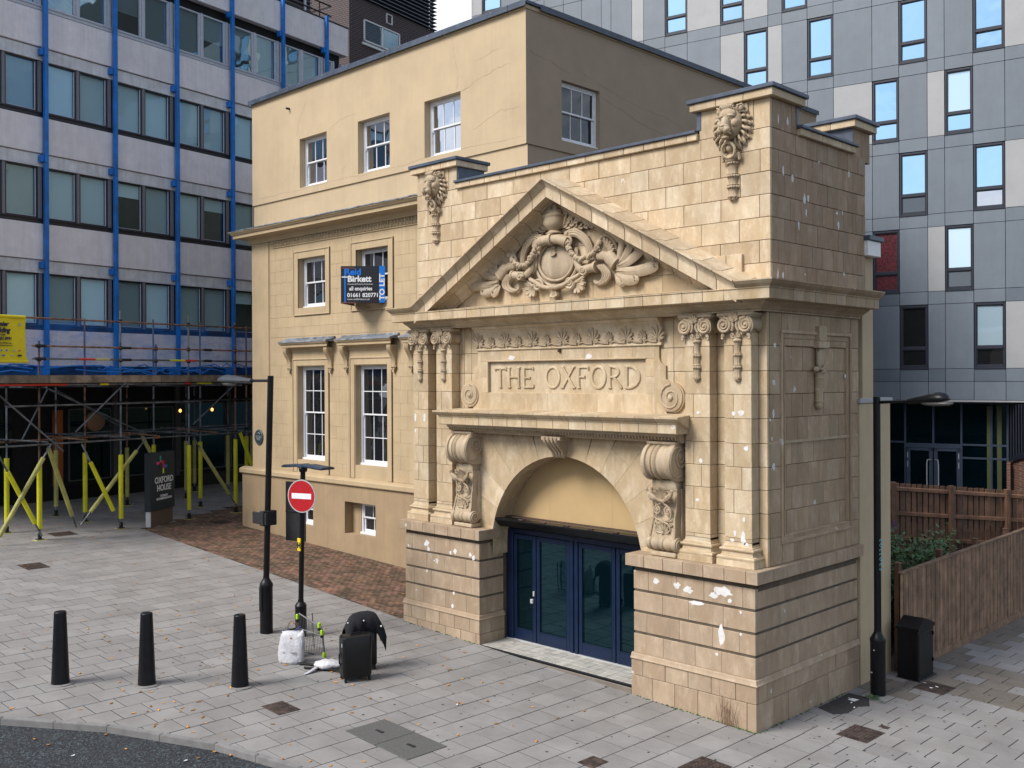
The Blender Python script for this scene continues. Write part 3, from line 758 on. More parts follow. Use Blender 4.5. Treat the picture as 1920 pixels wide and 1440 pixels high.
# ---- main cornice (front, right return, left stub) with vertical joints
cor = [(.0, 6.64), (-.03, 6.64), (-.03, 6.665), (-.06, 6.68), (-.10, 6.72), (-.19, 6.77), (-.21, 6.80), (-.36, 6.80), (-.38, 6.81), (-.38, 6.965), (-.395, 6.975), (-.395, 6.99)]
cre = [(-.40, 6.995), (-.42, 7.01), (-.46, 7.04), (-.49, 7.075), (-.50, 7.085), (-.50, 7.105)]
bedp = cor[:7] + [(.0, 6.80)]
corp = [(.0, 6.80)] + cor[7:] + [(.0, 7.05)]
allp = [(.0, 6.80)] + cor[7:] + cre + [(.0, 7.14)]
def run_x(prof, x0, x1, name, key='stone', L=.0, g=.005, m0=0, m1=0):
    """profile (offset from y=YP, z) swept along x; m0/m1 = mitre factor at the ends"""
    cc = cuts(x0, x1, L) if L else [x0, x1]
    for i, (p, q) in enumerate(zip(cc[:-1], cc[1:])):
        mb = MB(); a = p+(g if i else 0); b = q-(g if i < len(cc)-2 else 0)
        f0 = m0 if i == 0 else 0; f1 = m1 if i == len(cc)-2 else 0
        mb.sweepprof([[(a + f0*o, YP+o, z) for o, z in prof], [(b - f1*o, YP+o, z) for o, z in prof]]); mb.sz = .15
        if L: blk(mb, a, YP-.3, 6.9, key, name)
        else: mb.build(name, M[key], PT)
def run_y(prof, y0, y1, X, name, key='stone', L=.0, g=.005):
    cc = cuts(y0, y1, L) if L else [y0, y1]
    for i, (p, q) in enumerate(zip(cc[:-1], cc[1:])):
        mb = MB(); a = p+(g if i else 0); b = q-g if i < len(cc)-2 else q
        mb.sweepprof([[(X-o, a + (o if i == 0 else 0), z) for o, z in prof], [(X-o, b, z) for o, z in prof]]); mb.sz = .12
        if L: blk(mb, X+.3, a, 6.9, key, name)
        else: mb.build(name, M[key], PT)
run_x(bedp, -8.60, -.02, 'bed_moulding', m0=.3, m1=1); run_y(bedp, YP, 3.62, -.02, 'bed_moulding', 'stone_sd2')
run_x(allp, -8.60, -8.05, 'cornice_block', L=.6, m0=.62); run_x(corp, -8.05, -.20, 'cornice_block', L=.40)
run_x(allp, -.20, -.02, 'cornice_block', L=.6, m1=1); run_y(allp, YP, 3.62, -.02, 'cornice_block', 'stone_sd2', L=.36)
mb = MB(); ci = [(.02, 6.81), (-.35, 6.815), (-.365, 6.97), (-.37, 7.0), (-.1, 7.02), (.02, 7.02)]
mb.sweepprof([[(-8.58, YP+o, z) for o, z in ci], [(-.04-o, YP+o, z) for o, z in ci], [(-.04-o, 3.58, z) for o, z in ci]])
ci = [(.0, 7.0), (-.37, 7.0), (-.47, 7.09), (.0, 7.1)]; mb.sweepprof([[(-.2, YP+o, z) for o, z in ci], [(-.04-o, YP+o, z) for o, z in ci], [(-.04-o, 3.58, z) for o, z in ci]])
mb.build('cornice_joint_core', M['mortar'], PT)
mb = MB(); mb.box(-8.60, -.05, YP-.02, .5, 6.64, 7.05); mb.box(-1.0, -.05, .2, 3.6, 6.64, 7.10); mb.build('cornice_core', M['stone'], PT)
# ---- raking cornices
RP = [(.45, .10), (-.02, .0), (-.30, .0), (-.30, -.02), (-.285, -.03), (-.25, -.05), (-.215, -.09), (-.20, -.115), (-.19, -.12), (-.19, -.135), (-.175, -.14), (-.175, -.335), (.04, -.345), (.05, -.37), (.10, -.39), (.16, -.44), (.20, -.50), (.22, -.51), (.22, -.54), (.45, -.54)]
def rk(x0, x1, i, g=.008):
    mb = MB(); a, b = (x0+g, x1-g)
    if x0 == -4.28: a = x0
    if x1 == -4.28: b = x1
    mb.sweepprof([[(a, y, rake(a)+h) for y, h in RP], [(b, y, rake(b)+h) for y, h in RP]]); mb.sz = .3; blk(mb, (a+b)/2, -.3, 8, 'stone_top', 'raking_cornice_block')
for i in range(11):
    w_ = (8.10-4.28)/11; rk(-4.28-w_*(i+1), -4.28-w_*i, i); w_ = (4.28-.22)/11; rk(-4.28+w_*i, -4.28+w_*(i+1), i)
# dark mortar behind joints of the rakes
mb = MB(); e = .02
RPi = [(.45, .05), (-.10, -.045), (-.13, -.13), (-.12, -.30), (.08, -.32), (.25, -.50), (.45, -.50)]
mb.sweepprof([[(x, y, rake(x)+h) for y, h in RPi] for x in (-8.0, -4.28, -.3)]); mb.build('raking_cornice_core', M['mortar'], PT)
# tympanum
mb = MB(); mb.prism([(-8.0, 7.02), (-4.28, 8.95), (-.4, 7.02)][::-1], .30, .42); 
mb.build('tympanum', M['stone'], PT)
tz = [7.03, 7.36, 7.70, 8.04, 8.38, 8.95]
for i in range(5):
    a, b = tz[i], tz[i+1]; cc = cuts(-7.7, -.8, .52, .26 if i % 2 else 0, .02)
    for p, q in zip(cc[:-1], cc[1:]):
        if min(rake(p), rake(q))-.45 > a-.1:
            P = [(p+.003, a+.003), (q-.003, a+.003), (q-.003, min(b-.003, rake(q)-.48)), (p+.003, min(b-.003, rake(p)-.48))]
            if P[2][1] > a+.03 or P[3][1] > a+.03:
                P = [(x, max(z, a+.004)) for x, z in P]
                mb = MB(); mb.prism(P, .285+random.uniform(-.002,.002), .36); mb.sz = .15; blk(mb, p, .3, a, 'stone')
# ---- pilaster bases and capitals
def base(x0, x1):
    mb = MB(); pr = [(0, 2.54), (.10, 2.54), (.10, 2.64), (.09, 2.645), (.10, 2.66), (.10, 2.685), (.085, 2.705), (.05, 2.715), (.035, 2.74), (.035, 2.775), (.06, 2.79), (.068, 2.81), (.06, 2.83), (.03, 2.84), (.03, 2.855), (.012, 2.865), (.0, 2.90), (.0, 2.93)]
    secs = [[(x0-o, YP-o+(.3 if 0 else 0), z) for o, z in pr], [(x1+o, YP-o, z) for o, z in pr], [(x1+o, YW, z) for o, z in pr]]
    secs = [[(x0-o, YW, z) for o, z in pr]] + secs
    mb.sweepprof(secs, closed=False, caps=False); mb.box(x0, x1, YP+.01, YW, 2.54, 2.93)
    return mb.build('pilaster_base', M['stone'], PT, smooth=True, auto=35)
for k_, (a, b) in SH.items(): base(a, b)
def cat(pts, n=6):
    """smooth curve through points (Catmull-Rom), any dimension"""
    out = []
    for i in range(len(pts)-1):
        p0 = pts[max(i-1, 0)]; p1 = pts[i]; p2 = pts[i+1]; p3 = pts[min(i+2, len(pts)-1)]
        for k in range(n):
            t = k/n; out.append(tuple(.5*((2*b) + (c-a)*t + (2*a-5*b+4*c-d)*t*t + (-a+3*b-3*c+d)*t*t*t) for a, b, c, d in zip(p0, p1, p2, p3)))
    out.append(tuple(pts[-1])); return out
def spiral(mb, cx, cz, y, r, turns=2.2, t=.03, hand=1, a0=0.0, n=6, ysq=1.0, grow=True, M=None):
    pts = []; rr = []; K = int(turns*14)
    for i in range(K+1):
        u = i/K; an = a0 + hand*2*math.pi*turns*(1-u); q = r*(.12+.88*u); pts.append((cx+q*math.cos(an), y - (.0 if not grow else .02*(1-u)), cz+q*math.sin(an))); rr.append(t*(.5+.5*u))
    mb.tube(pts, rr, n, True, M); mb.ell((cx, y-.012, cz), (r*.22, t*1.2, r*.22), 8, 5, M)
def petal(mb, cx, cz, y, an, L, w, t, M=None, lift=.0):
    """tapering lobe pointing along angle an (0 = up)"""
    s, c = math.sin(an), math.cos(an); secs = []
    for u, ww in ((0, .25), (.25, .6), (.55, .95), (.8, 1.0), (.94, .7), (1.0, .2)):
        px_, pz_ = cx+s*L*u, cz+c*L*u; hw = w*ww; yy = y - lift*u*u
        secs.append([(px_-c*hw, yy+.01, pz_+s*hw), (px_-c*hw*.7, yy-t*.75, pz_+s*hw*.7), (px_, yy-t*(.55 if u < .9 else 1.), pz_), (px_+c*hw*.7, yy-t*.75, pz_-s*hw*.7), (px_+c*hw, yy+.01, pz_-s*hw)])
    mb.sweepprof(secs, closed=False, caps=False, M=M)
def palmette(mb, cx, cz, y, h, t=.03, n=7, spread=1.25, M=None, vol=True):
    for i in range(n):
        a = -spread + 2*spread*i/(n-1); petal(mb, cx, cz, y, a, h*(1-.38*abs(a/spread)**1.5), h*.11, t, M, lift=t*.4)
    if vol:
        for s in (-1, 1): spiral(mb, cx+s*h*.25, cz-h*.06, y-.01, h*.17, 1.3, t*.7, s, M=M)
def pendant(mb, cx, cy, z1, z0, r):
    """string of husks ending in a cone"""
    H = z1-z0; T = Matrix.Translation((cx, cy, z0)) @ Matrix.Diagonal((1, .8, 1, 1))
    mb.lathe([(.001, 0), (r*.55, H*.03), (r*.98, H*.09), (r*.85, H*.12), (r*.78, H*.3), (r*1.12, H*.33), (r*.9, H*.345), (r*1.1, H*.385), (r*.8, H*.40), (r*.8, H*.56), (r*1.15, H*.60), (r*.9, H*.615), (r*1.1, H*.65), (r*.8, H*.66), (r*.8, H*.9), (r*1.2, H*.93), (r*.8, H*.96), (r*1.05, H), (.001, H+.01)], (0,0,0), 20, T, flute=.07, nf=10)
    for zz in (.335, .61, .93):
        for k in range(8):
            a = math.pi*k/7; mb.ell((cx-math.cos(a)*r*1.02, cy-math.sin(a)*r*.85, z0+H*(zz-.012)), (r*.24, r*.2, H*.035), 6, 4)
    for k in range(26):
        a = random.uniform(0, math.pi); q = random.uniform(.01, .095); mb.ell((cx-math.cos(a)*r*(.5+5*q), cy-math.sin(a)*r*.8*(.5+5*q), z0+H*q), (r*.17,)*3, 5, 4)
def capital(x0, x1):
    c = (x0+x1)/2; mb = MB()
    mb.prism([(x0+.01, 6.28), (x1-.01, 6.28), (x1+.03, 6.55), (x0-.03, 6.55)], YP-.02, YW)
    mb.cbox(x0-.09, x1+.09, YP-.10, YW, 6.575, 6.64, .02); mb.cbox(x0-.06, x1+.06, YP-.07, YW, 6.55, 6.577, .008)
    for s in (-1, 1):
        q = c+s*.20; spiral(mb, q, 6.43, YP-.085, .128, 2.3, .026, s, a0=math.pi/2)
        mb.lathe([(.13, 0), (.13, .05), (.09, .06), (.001, .062)][::-1], (0,0,0), 20, Matrix.Translation((q, YP-.03, 6.43)) @ Matrix.Rotation(R(90), 4, 'X'))
        mb.tube(cat([(q+s*-.0, YP-.085, 6.555), (c+s*.07, YP-.085, 6.52), (c+s*.03, YP-.085, 6.42), (c+s*.06, YP-.07, 6.34)]), .022, 6)
        mb.tube(cat([(q+s*.02, YP-.05, 6.30), (q+s*.05, YP-.05, 6.24), (q+s*.04, YP-.06, 6.20)]), [.03]*6+[.022]*6+[.012], 6)
    palmette(mb, c, 6.48, YP-.10, .17, .03, 7, 1.0, vol=False)
    for s in (-1, 1): spiral(mb, c+s*.06, 6.27, YP-.04, .05, 1.5, .014, s)
    # side face volute roll on the right return
    mb.tube([(x1+.02, YP-.08, 6.43), (x1+.03, YP+.05, 6.44), (x1+.02, YW-.02, 6.43)], [.12, .07, .11], 14, flat=(.55, 1, 1))
    pendant(mb, c+.01, YP-.02, 6.24, 5.52, .062)
    return mb.build('pilaster_capital', M['carved'], PT, smooth=True, auto=50)
for k_, (a, b) in SH.items(): capital(a, b)
# ---- shelf over the arch
SX0, SX1 = -7.33, -1.40
sh_all = [(.0, 4.64), (-.30, 4.64), (-.335, 4.645), (-.345, 4.655), (-.345, 4.80), (-.36, 4.81), (-.365, 4.83), (-.40, 4.85), (-.44, 4.89), (-.45, 4.90), (-.45, 4.93), (.20, 4.965), (.2, 4.64)]
cc = cuts(SX0, SX1, .396)
for i, (p, q) in enumerate(zip(cc[:-1], cc[1:])):
    mb = MB(); a = p+.005; b = q-.005; f0 = 1 if i == 0 else 0; f1 = 1 if i == len(cc)-2 else 0
    def mo(o): return max(0, -o-.345)
    mb.sweepprof([[(a - f0*mo(o), YP+o, z) for o, z in sh_all], [(b + f1*mo(o), YP+o, z) for o, z in sh_all]]); mb.sz = .14; blk(mb, a, -.1, 4.8, 'stone', 'shelf_block')
mb = MB(); mb.sweepprof([[(x, YP+o, z) for o, z in [(.2, 4.48), (-.06, 4.48), (-.07, 4.50), (-.13, 4.54), (-.20, 4.60), (-.22, 4.64), (.2, 4.64)]] for x in (-7.25, -1.48)])
k = 0; x = -7.2
q_ = MB(); q_.sweepprof([[(x_, YP+o, z) for o, z in [(.1, 4.66), (-.32, 4.665), (-.33, 4.80), (-.42, 4.91), (.1, 4.93)]] for x_ in (SX0+.05, SX1-.05)]); q_.build('shelf_joint_core', M['mortar'], PT)
while x < -1.5:     # egg-and-dart enrichment
    mb.ell((x, YP-.15, 4.565), (.022, .05, .045), 6, 4); mb.ell((x+.035, YP-.14, 4.565), (.007, .05, .05), 4, 3); x += .07
mb.build('enriched_moulding', M['carved'], PT, smooth=True, auto=40)
# ---- big scroll consoles
def console(x0, x1, nm='scroll_console'):
    W_ = x1-x0; mb = MB(); c = (x0+x1)/2
    mb.cbox(x0+.02, x1-.02, YP-.13, YA+.02, 4.40, 4.49, .01)
    mb.cbox(x0-.0, x1+.0, YP-.16, YA+.02, 4.455, 4.50, .006)
    # rolled upper scroll with ridges across the width
    st = [(0, .97), (.03, 1.0), (.13, 1.0), (.15, .90), (.20, .875), (.27, .90), (.31, .95), (.34, .86), (.36, .93), (.42, .985), (.47, .93), (.49, .86), (.53, .90), (.60, .93), (.66, .90), (.72, .86), (.80, .89), (.84, .99), (.87, 1.0), (.97, 1.0), (1, .97)]
    def rollsec(u, k):
        x = x0+W_*u; sec = []
        for i in range(23):     # from the top back, round the front, to the bottom back
            t = i/22; an = math.pi*.5 + t*math.pi*1.02
            rr_ = .335*k*(1-.10*max(0, t-.5))
            sec.append((x, .17 + rr_*.95*math.cos(an)*1.0, 4.145 + rr_*math.sin(an)))
        sec.append((x, YA, 3.83)); sec.append((x, YA, 4.46)); return sec
    mb.sweepprof([rollsec(u, k) for u, k in st])
    # spiral on the right cheek, seen from the street
    T = Matrix.Rotation(R(90), 4, 'Z')
    Mx = Matrix.Translation((x1, 0, 0)) @ Matrix.Rotation(R(90), 4, 'Z')
    for (cy, cz, r, t) in ((.19, 4.24, .19, .024),):
        pts = []; rr_ = []
        for i in range(40):
            u = i/39; an = math.pi*.15 - 2*math.pi*2.3*(1-u); q = r*(.1+.9*u); pts.append((x1+.008, cy+q*math.cos(an)*.85, cz+q*math.sin(an))); rr_.append(t*(.5+.5*u))
        mb.tube(pts, rr_, 6); mb.ell((x1, cy, cz), (.03, .035, .04), 8, 5)
    mb.tube(cat([(x1+.004, .34, 4.36), (x1+.006, .02, 4.40), (x1+.006, -.11, 4.2), (x1+.006, -.06, 3.98), (x1+.006, .08, 3.90), (x1+.004, .2, 3.94)]), .016, 5)
    # lower slab: S-curve with relief
    yf = lambda z: .10 + .10*math.sin((z-2.9)/.95*math.pi)**2*.6 + (.02 if z > 3.6 else 0) + max(0, 2.98-z)*-.25
    secs = []; zs_ = [2.72+.98*i/24 for i in range(25)]
    xi0, xi1 = x0+.05, x1-.05
    wd = lambda z: .02 + .045*abs(math.cos((z-2.72)/.98*math.pi))
    mb.sweepprof([[(x0+.07-wd(z)+.02, yf(z), z), (x1-.07+wd(z)-.02, yf(z), z), (x1-.05, YA+.02, z), (x0+.05, YA+.02, z)] for z in zs_])
    for s, xx in ((-1, x0+.075), (1, x1-.075)):
        mb.tube([(xx+s*(wd(z)-.03), yf(z)-.012, z) for z in zs_], .020, 6)
    mb.cbox(x0+.05, x1-.05, .13, YA, 3.66, 3.84, .01)
    # bottom roll
    st2 = [(0, .9), (.04, 1), (.12, 1), (.16, .8), (.24, .97), (.36, .97), (.42, .78), (.45, .92), (.50, 1.0), (.55, .92), (.58, .78), (.64, .97), (.76, .97), (.84, .8), (.88, 1), (.96, 1), (1, .9)]
    mb.sweepprof([[(x0+W_*u, .135+.135*k*math.cos(2*math.pi*i/16), 2.76+.13*k*math.sin(2*math.pi*i/16)) for i in range(16)] for u, k in st2])
    pts = [(x1+.006, .135+.11*(.1+.9*i/24)*math.cos(-3*math.pi*2*(1-i/24)*.7), 2.76+.11*(.1+.9*i/24)*math.sin(-3*math.pi*2*(1-i/24)*.7)) for i in range(25)]; mb.tube(pts, .014, 5)
    mb.cbox(x0+.05, x1-.02, .06, YA, 2.545, 2.625, .012)
    mb.sweepprof([[(x1-.05, YA, z), (x1-.05, .22+.05*math.sin((z-2.8)*3.3), z), (x1-.02, .26, z), (x1-.02, YA, z)] for z in (2.7, 2.95, 3.2, 3.45, 3.7)])
    # acanthus collar at the top, curling forward
    for i in range(9):
        a = -1.25+2.5*i/8; petal(mb, c, 3.46, .13, a, .27*(1-.18*abs(a)), .045, .05, lift=.11)
    for s in (-1, 1):
        mb.tube(cat([(c, .10, 3.47), (c+s*.12, .03, 3.53), (c+s*.24, -.0, 3.62), (c+s*.27, -.02, 3.70)]), [.03]*6+[.045]*6+[.03]*6+[.008], 6)
        spiral(mb, c+s*.115, 3.32, .085, .075, 1.6, .018, s, a0=math.pi/2)
        mb.tube(cat([(c+s*.03, .08, 3.45), (c+s*.17, .075, 3.35), (c+s*.16, .08, 3.2), (c+s*.02, .09, 3.14), (c-s*.10, .09, 3.10)]), .015, 5)
        spiral(mb, c+s*.16, 3.10, .095, .035, 1.2, .012, -s)
        mb.tube(cat([(c+s*.02, .1, 3.16), (c+s*.12, .09, 3.08), (c+s*.155, .09, 2.99), (c+s*.10, .09, 2.91)]), .014, 5)
    for i in range(7):
        a = -1.35+2.7*i/6; petal(mb, c, 2.945, .11, a, .19*(1-.12*abs(a)), .034, .05, lift=.02)
    mb.ell((c, .085, 2.945), (.035, .03, .04), 8, 5)
    o = mb.build(nm, M['carved'], PT, smooth=True, auto=45); return o
console(-2.15, -1.55); console(-7.17, -6.57)
# small keystone console
mb = MB(); kx = -4.36
prof = [(4.48, .02), (4.43, .02), (4.38, .05), (4.30, .13), (4.20, .24), (4.12, .27), (4.10, .30)]
for i in range(4):
    xx = kx-.15+.10*i; mb.tube([(kx+(xx-kx)*(1-.25*(4.48-z)/.38), y-.03, z) for z, y in prof], .032, 6)
mb.sweepprof([[(kx-.19+.06*(4.48-z)/.38*1.2, y, z), (kx+.19-.06*(4.48-z)/.38*1.2, y, z), (kx+.19-.06*(4.48-z)/.38*1.2, YA+.03, z), (kx-.19+.06*(4.48-z)/.38*1.2, YA+.03, z)] for z, y in prof])
mb.cbox(kx-.24, kx+.24, .0, YA, 4.42, 4.49, .01); mb.build('keystone_bracket', M['carved'], PT, smooth=True, auto=40)
# ---- name panel: raised plaque with ears and volutes, sunk field and raised letters
yp = YW-.045; PX0, PX1, PZ0, PZ1 = -6.41, -2.41, 5.30, 5.92
half = [(4.95, -2.00)]
rim = [(-1.95, 4.96), (-1.97, 5.02)] + [(-1.86+.27*math.cos(t), 5.24+.27*math.sin(t)) for t in [R(a) for a in range(-70, 100, 10)]]
def plaque_piece(x0, x1, z0, z1): return [(x0, z0), (x1, z0), (x1, z1), (x0, z1)]
pm = MB()
pm.box(-6.62, PX0, yp, YW+.03, 4.95, 6.16); pm.box(PX1, -2.2, yp, YW+.03, 4.95, 6.16); pm.box(PX0, PX1, yp, YW+.03, PZ1, 6.16); pm.box(PX0, PX1, yp, YW+.03, 4.95, PZ0)
earR = [(-2.2, 4.95), (-1.95, 4.95), (-1.98, 5.0)] + [(-1.86+.27*math.cos(R(a)), 5.24+.27*math.sin(R(a))) for a in range(-75, 95, 12)] + [(-1.98, 5.56), (-1.98, 5.78)] + [(-1.98+.0-.14*math.sin(R(a)), 5.96-.16*math.cos(R(a))) for a in range(0, 100, 15)] + [(-2.12, 6.16), (-2.2, 6.16)]
pm.prism(earR, yp, YW+.03); pm.prism([(2*-4.41-x, z) for x, z in earR][::-1], yp, YW+.03)
pm.build('name_plaque', M['stone'], PT)
for s in (-1, 1):
    cx = -1.86 if s > 0 else -6.93; mb = MB(); spiral(mb, cx, 5.24, yp-.032, .235, 1.7, .022, s, a0=math.pi/2, n=8, grow=False)
    mb.lathe([(.24, 0), (.24, .03), (.22, .035), (.001, .036)][::-1], (0,0,0), 32, Matrix.Translation((cx, yp+.006, 5.24)) @ Matrix.Rotation(R(90), 4, 'X')); 
    mb.build('volute', M['carved'], PT, smooth=True, auto=40)
fm = MB(); fm.box(PX0-.01, PX1+.01, YW+.012, YW+.05, PZ0-.01, PZ1+.01); fm.build('name_field', M['stone'], PT)
fm = MB()
for a, b, c_, d in ((PX0-.02, PX1+.02, PZ1, PZ1+.03), (PX0-.02, PX0+.012, PZ0, PZ1)): fm.cbox(a, b, yp-.015, yp+.03, c_, d, .006)
fm.build('field_edging', M['stone'], PT)
# joints on the plaque (thin raised slabs so the courses read)
for (a, b, c_, d) in [(x, x+.612, 4.96, 5.29) for x in [-6.61+.62*i for i in range(8)]] + [(x, x+.55, 5.93, 6.15) for x in [-6.61+.56*i for i in range(8)]] + [(-6.61, -6.42, 5.30, 5.60), (-6.61, -6.42, 5.61, 5.91), (-2.40, -2.21, 5.30, 5.60), (-2.40, -2.21, 5.61, 5.91)]:
    mb = MB(); mb.cbox(a, min(b, -2.21), yp-.004, yp+.03, c_, d, .003); mb.sz = .2; blk(mb, a, yp, c_, 'stone', 'plaque_stone')
def letter(ch, x0, x1, z0, z1, y):
    mb = MB(); w_ = x1-x0; h = z1-z0; s = .048; d = .028
    nb = [0]
    def bar(ax, az, bx, bz, t=s):
        nb[0] += 1; d = .028+.0007*nb[0]
        a = Vector((x0+ax*w_, 0, z0+az*h)); b = Vector((x0+bx*w_, 0, z0+bz*h)); dv = (b-a).normalized(); nv_ = Vector((-dv.z, 0, dv.x))*t/2
        P = [a-nv_, b-nv_, b+nv_, a+nv_]; Q = [(p.x, p.z) for p in P]
        if area(Q) and sum(Q[i][0]*Q[(i+1) % 4][1]-Q[(i+1) % 4][0]*Q[i][1] for i in range(4)) < 0: Q = Q[::-1]
        q = []; cx = sum(p[0] for p in Q)/4; cz = sum(p[1] for p in Q)/4
        inner = [(p[0]+(.009 if p[0] < cx else -.009)*.8, p[1]+(.009 if p[1] < cz else -.009)*.8) for p in Q]
        o = len(mb.v); mb.v += [(p[0], y+.02, p[1]) for p in Q] + [(p[0], y-d*.6, p[1]) for p in Q] + [(p[0], y-d, p[1]) for p in inner]
        mb.f += [tuple(o+8+i for i in range(4))] + [(o+i, o+(i+1) % 4, o+4+(i+1) % 4, o+4+i) for i in range(4)] + [(o+4+i, o+4+(i+1) % 4, o+8+(i+1) % 4, o+8+i) for i in range(4)]
    def serif(ax, az): bar(ax-.12, az, ax+.12, az, .03)
    def loop(cx, cz, rx, rz, a0=0, a1=360, t=s):
        K = 28; pts = [(x0+w_*cx+w_*rx*math.cos(R(a0+(a1-a0)*i/K)), y-.004, z0+h*cz+h*rz*math.sin(R(a0+(a1-a0)*i/K))) for i in range(K+1)]
        secs = []
        for i, p in enumerate(pts):
            t_ = Vector(pts[min(i+1, K)])-Vector(pts[max(i-1, 0)]); 
            if a1-a0 == 360 and i in (0, K): t_ = Vector((0, 0, 1))
            t_.normalize(); n_ = Vector((t_.z, 0, -t_.x))*t/2; P = Vector(p)
            secs.append([tuple(P-n_+Vector((0,.02,0))), tuple(P-n_-Vector((0,d*.5,0))), tuple(P-n_*.6-Vector((0,d*.85,0))), tuple(P+n_*.6-Vector((0,d*.85,0))), tuple(P+n_-Vector((0,d*.5,0))), tuple(P+n_+Vector((0,.02,0)))])
        mb.sweepprof(secs, closed=False, caps=False)
    if ch == 'T': bar(0, .96, 1, .96, .04); bar(.5, 0, .5, 1); bar(.0, .86, .03, .98, .035); bar(1., .86, .97, .98, .035); serif(.5, .015)
    if ch == 'H': bar(.1, 0, .1, 1); bar(.88, 0, .88, 1); bar(.1, .52, .88, .52, .035); [serif(a, b) for a in (.1, .88) for b in (.015, .985)]
    if ch == 'E': bar(.14, 0, .14, 1); bar(.14, .97, .97, .97, .036); bar(.14, .48, .66, .48, .034); bar(.14, .025, 1, .025, .036); bar(.97, .86, .97, .98, .03); bar(1., .02, 1., .15, .03); bar(.66, .42, .66, .54, .028)
    if ch == 'O': loop(.5, .5, .46, .49)
    if ch == 'X': bar(.08, 0, .9, 1, .034); bar(.1, 1, .93, 0, .054); [serif(a, b) for a, b in ((.08, .015), (.93, .015), (.1, .985), (.9, .985))]
    if ch == 'F': bar(.2, 0, .2, 1); bar(.2, .97, .97, .97, .036); bar(.2, .52, .66, .52, .034); bar(.97, .84, .97, .98, .03); bar(.66, .46, .66, .58, .028); serif(.2, .015)
    if ch == 'R': bar(.15, 0, .15, 1); loop(.22, .74, .56, .245, -90, 90, .044); bar(.42, .50, .98, .02, .05); serif(.15, .015); bar(.9, .02, 1.05, .02, .03); bar(.05, .985, .3, .985, .034); bar(.15, .5, .42, .5, .036)
    if ch == 'D': bar(.14, 0, .14, 1); loop(.20, .5, .76, .485, -90, 90, .05); bar(.0, .985, .3, .985, .034); bar(.0, .015, .3, .015, .034)
    mb.build('raised_letter', M['stone'], PT)
LT = [('T', -6.24, -5.93), ('H', -5.87, -5.53), ('E', -5.47, -5.17), ('O', -4.85, -4.48), ('X', -4.44, -4.10), ('F', -4.06, -3.76), ('O', -3.70, -3.35), ('R', -3.30, -2.98), ('D', -2.91, -2.57)]
for c_, a, b in LT: letter(c_, a, b, 5.40, 5.80, YW+.012)
# ---- anthemion frieze, cavetto shaped
mb = MB(); mb.sweepprof([[(x, YP+o, z) for o, z in [(.22, 6.15), (.15, 6.15), (.14, 6.165), (.15, 6.18), (.17, 6.19), (.17, 6.25), (.165, 6.40), (.14, 6.50), (.11, 6.545), (.09, 6.55), (.09, 6.58), (.06, 6.585), (.02, 6.63), (.02, 6.66), (.22, 6.66)]] for x in (-6.74, -2.06)]); mb.build('frieze_band', M['stone'], PT)
mb = MB(); cs = [-6.66, -6.28, -5.89, -5.52, -5.14, -4.76, -4.36, -3.98, -3.60, -3.22, -2.83, -2.46, -2.14]
for i, c in enumerate(cs):
    yy = YP+.165
    if i % 2 == 0: palmette(mb, c, 6.275, yy, .245, .035, 7, 1.5)
    else: palmette(mb, c, 6.27, yy, .16, .03, 7, 1.2)
    if i < len(cs)-1:
        d = cs[i+1]-c; mb.tube(cat([(c+.03, yy-.015, 6.225), (c+d*.35, yy-.02, 6.25), (c+d*.6, yy-.02, 6.225), (c+d*.97, yy-.015, 6.215)]), .016, 5)
mb.build('palmette_frieze', M['carved'], PT, smooth=True, auto=50)
mb = MB(); mb.cbox(-4.46, -4.40, yp-.05, yp, 6.08, 6.15, .008); mb.build('sensor_box', M['redtape'] if False else flat('dark_red_box', (.05,.015,.015)), PT)
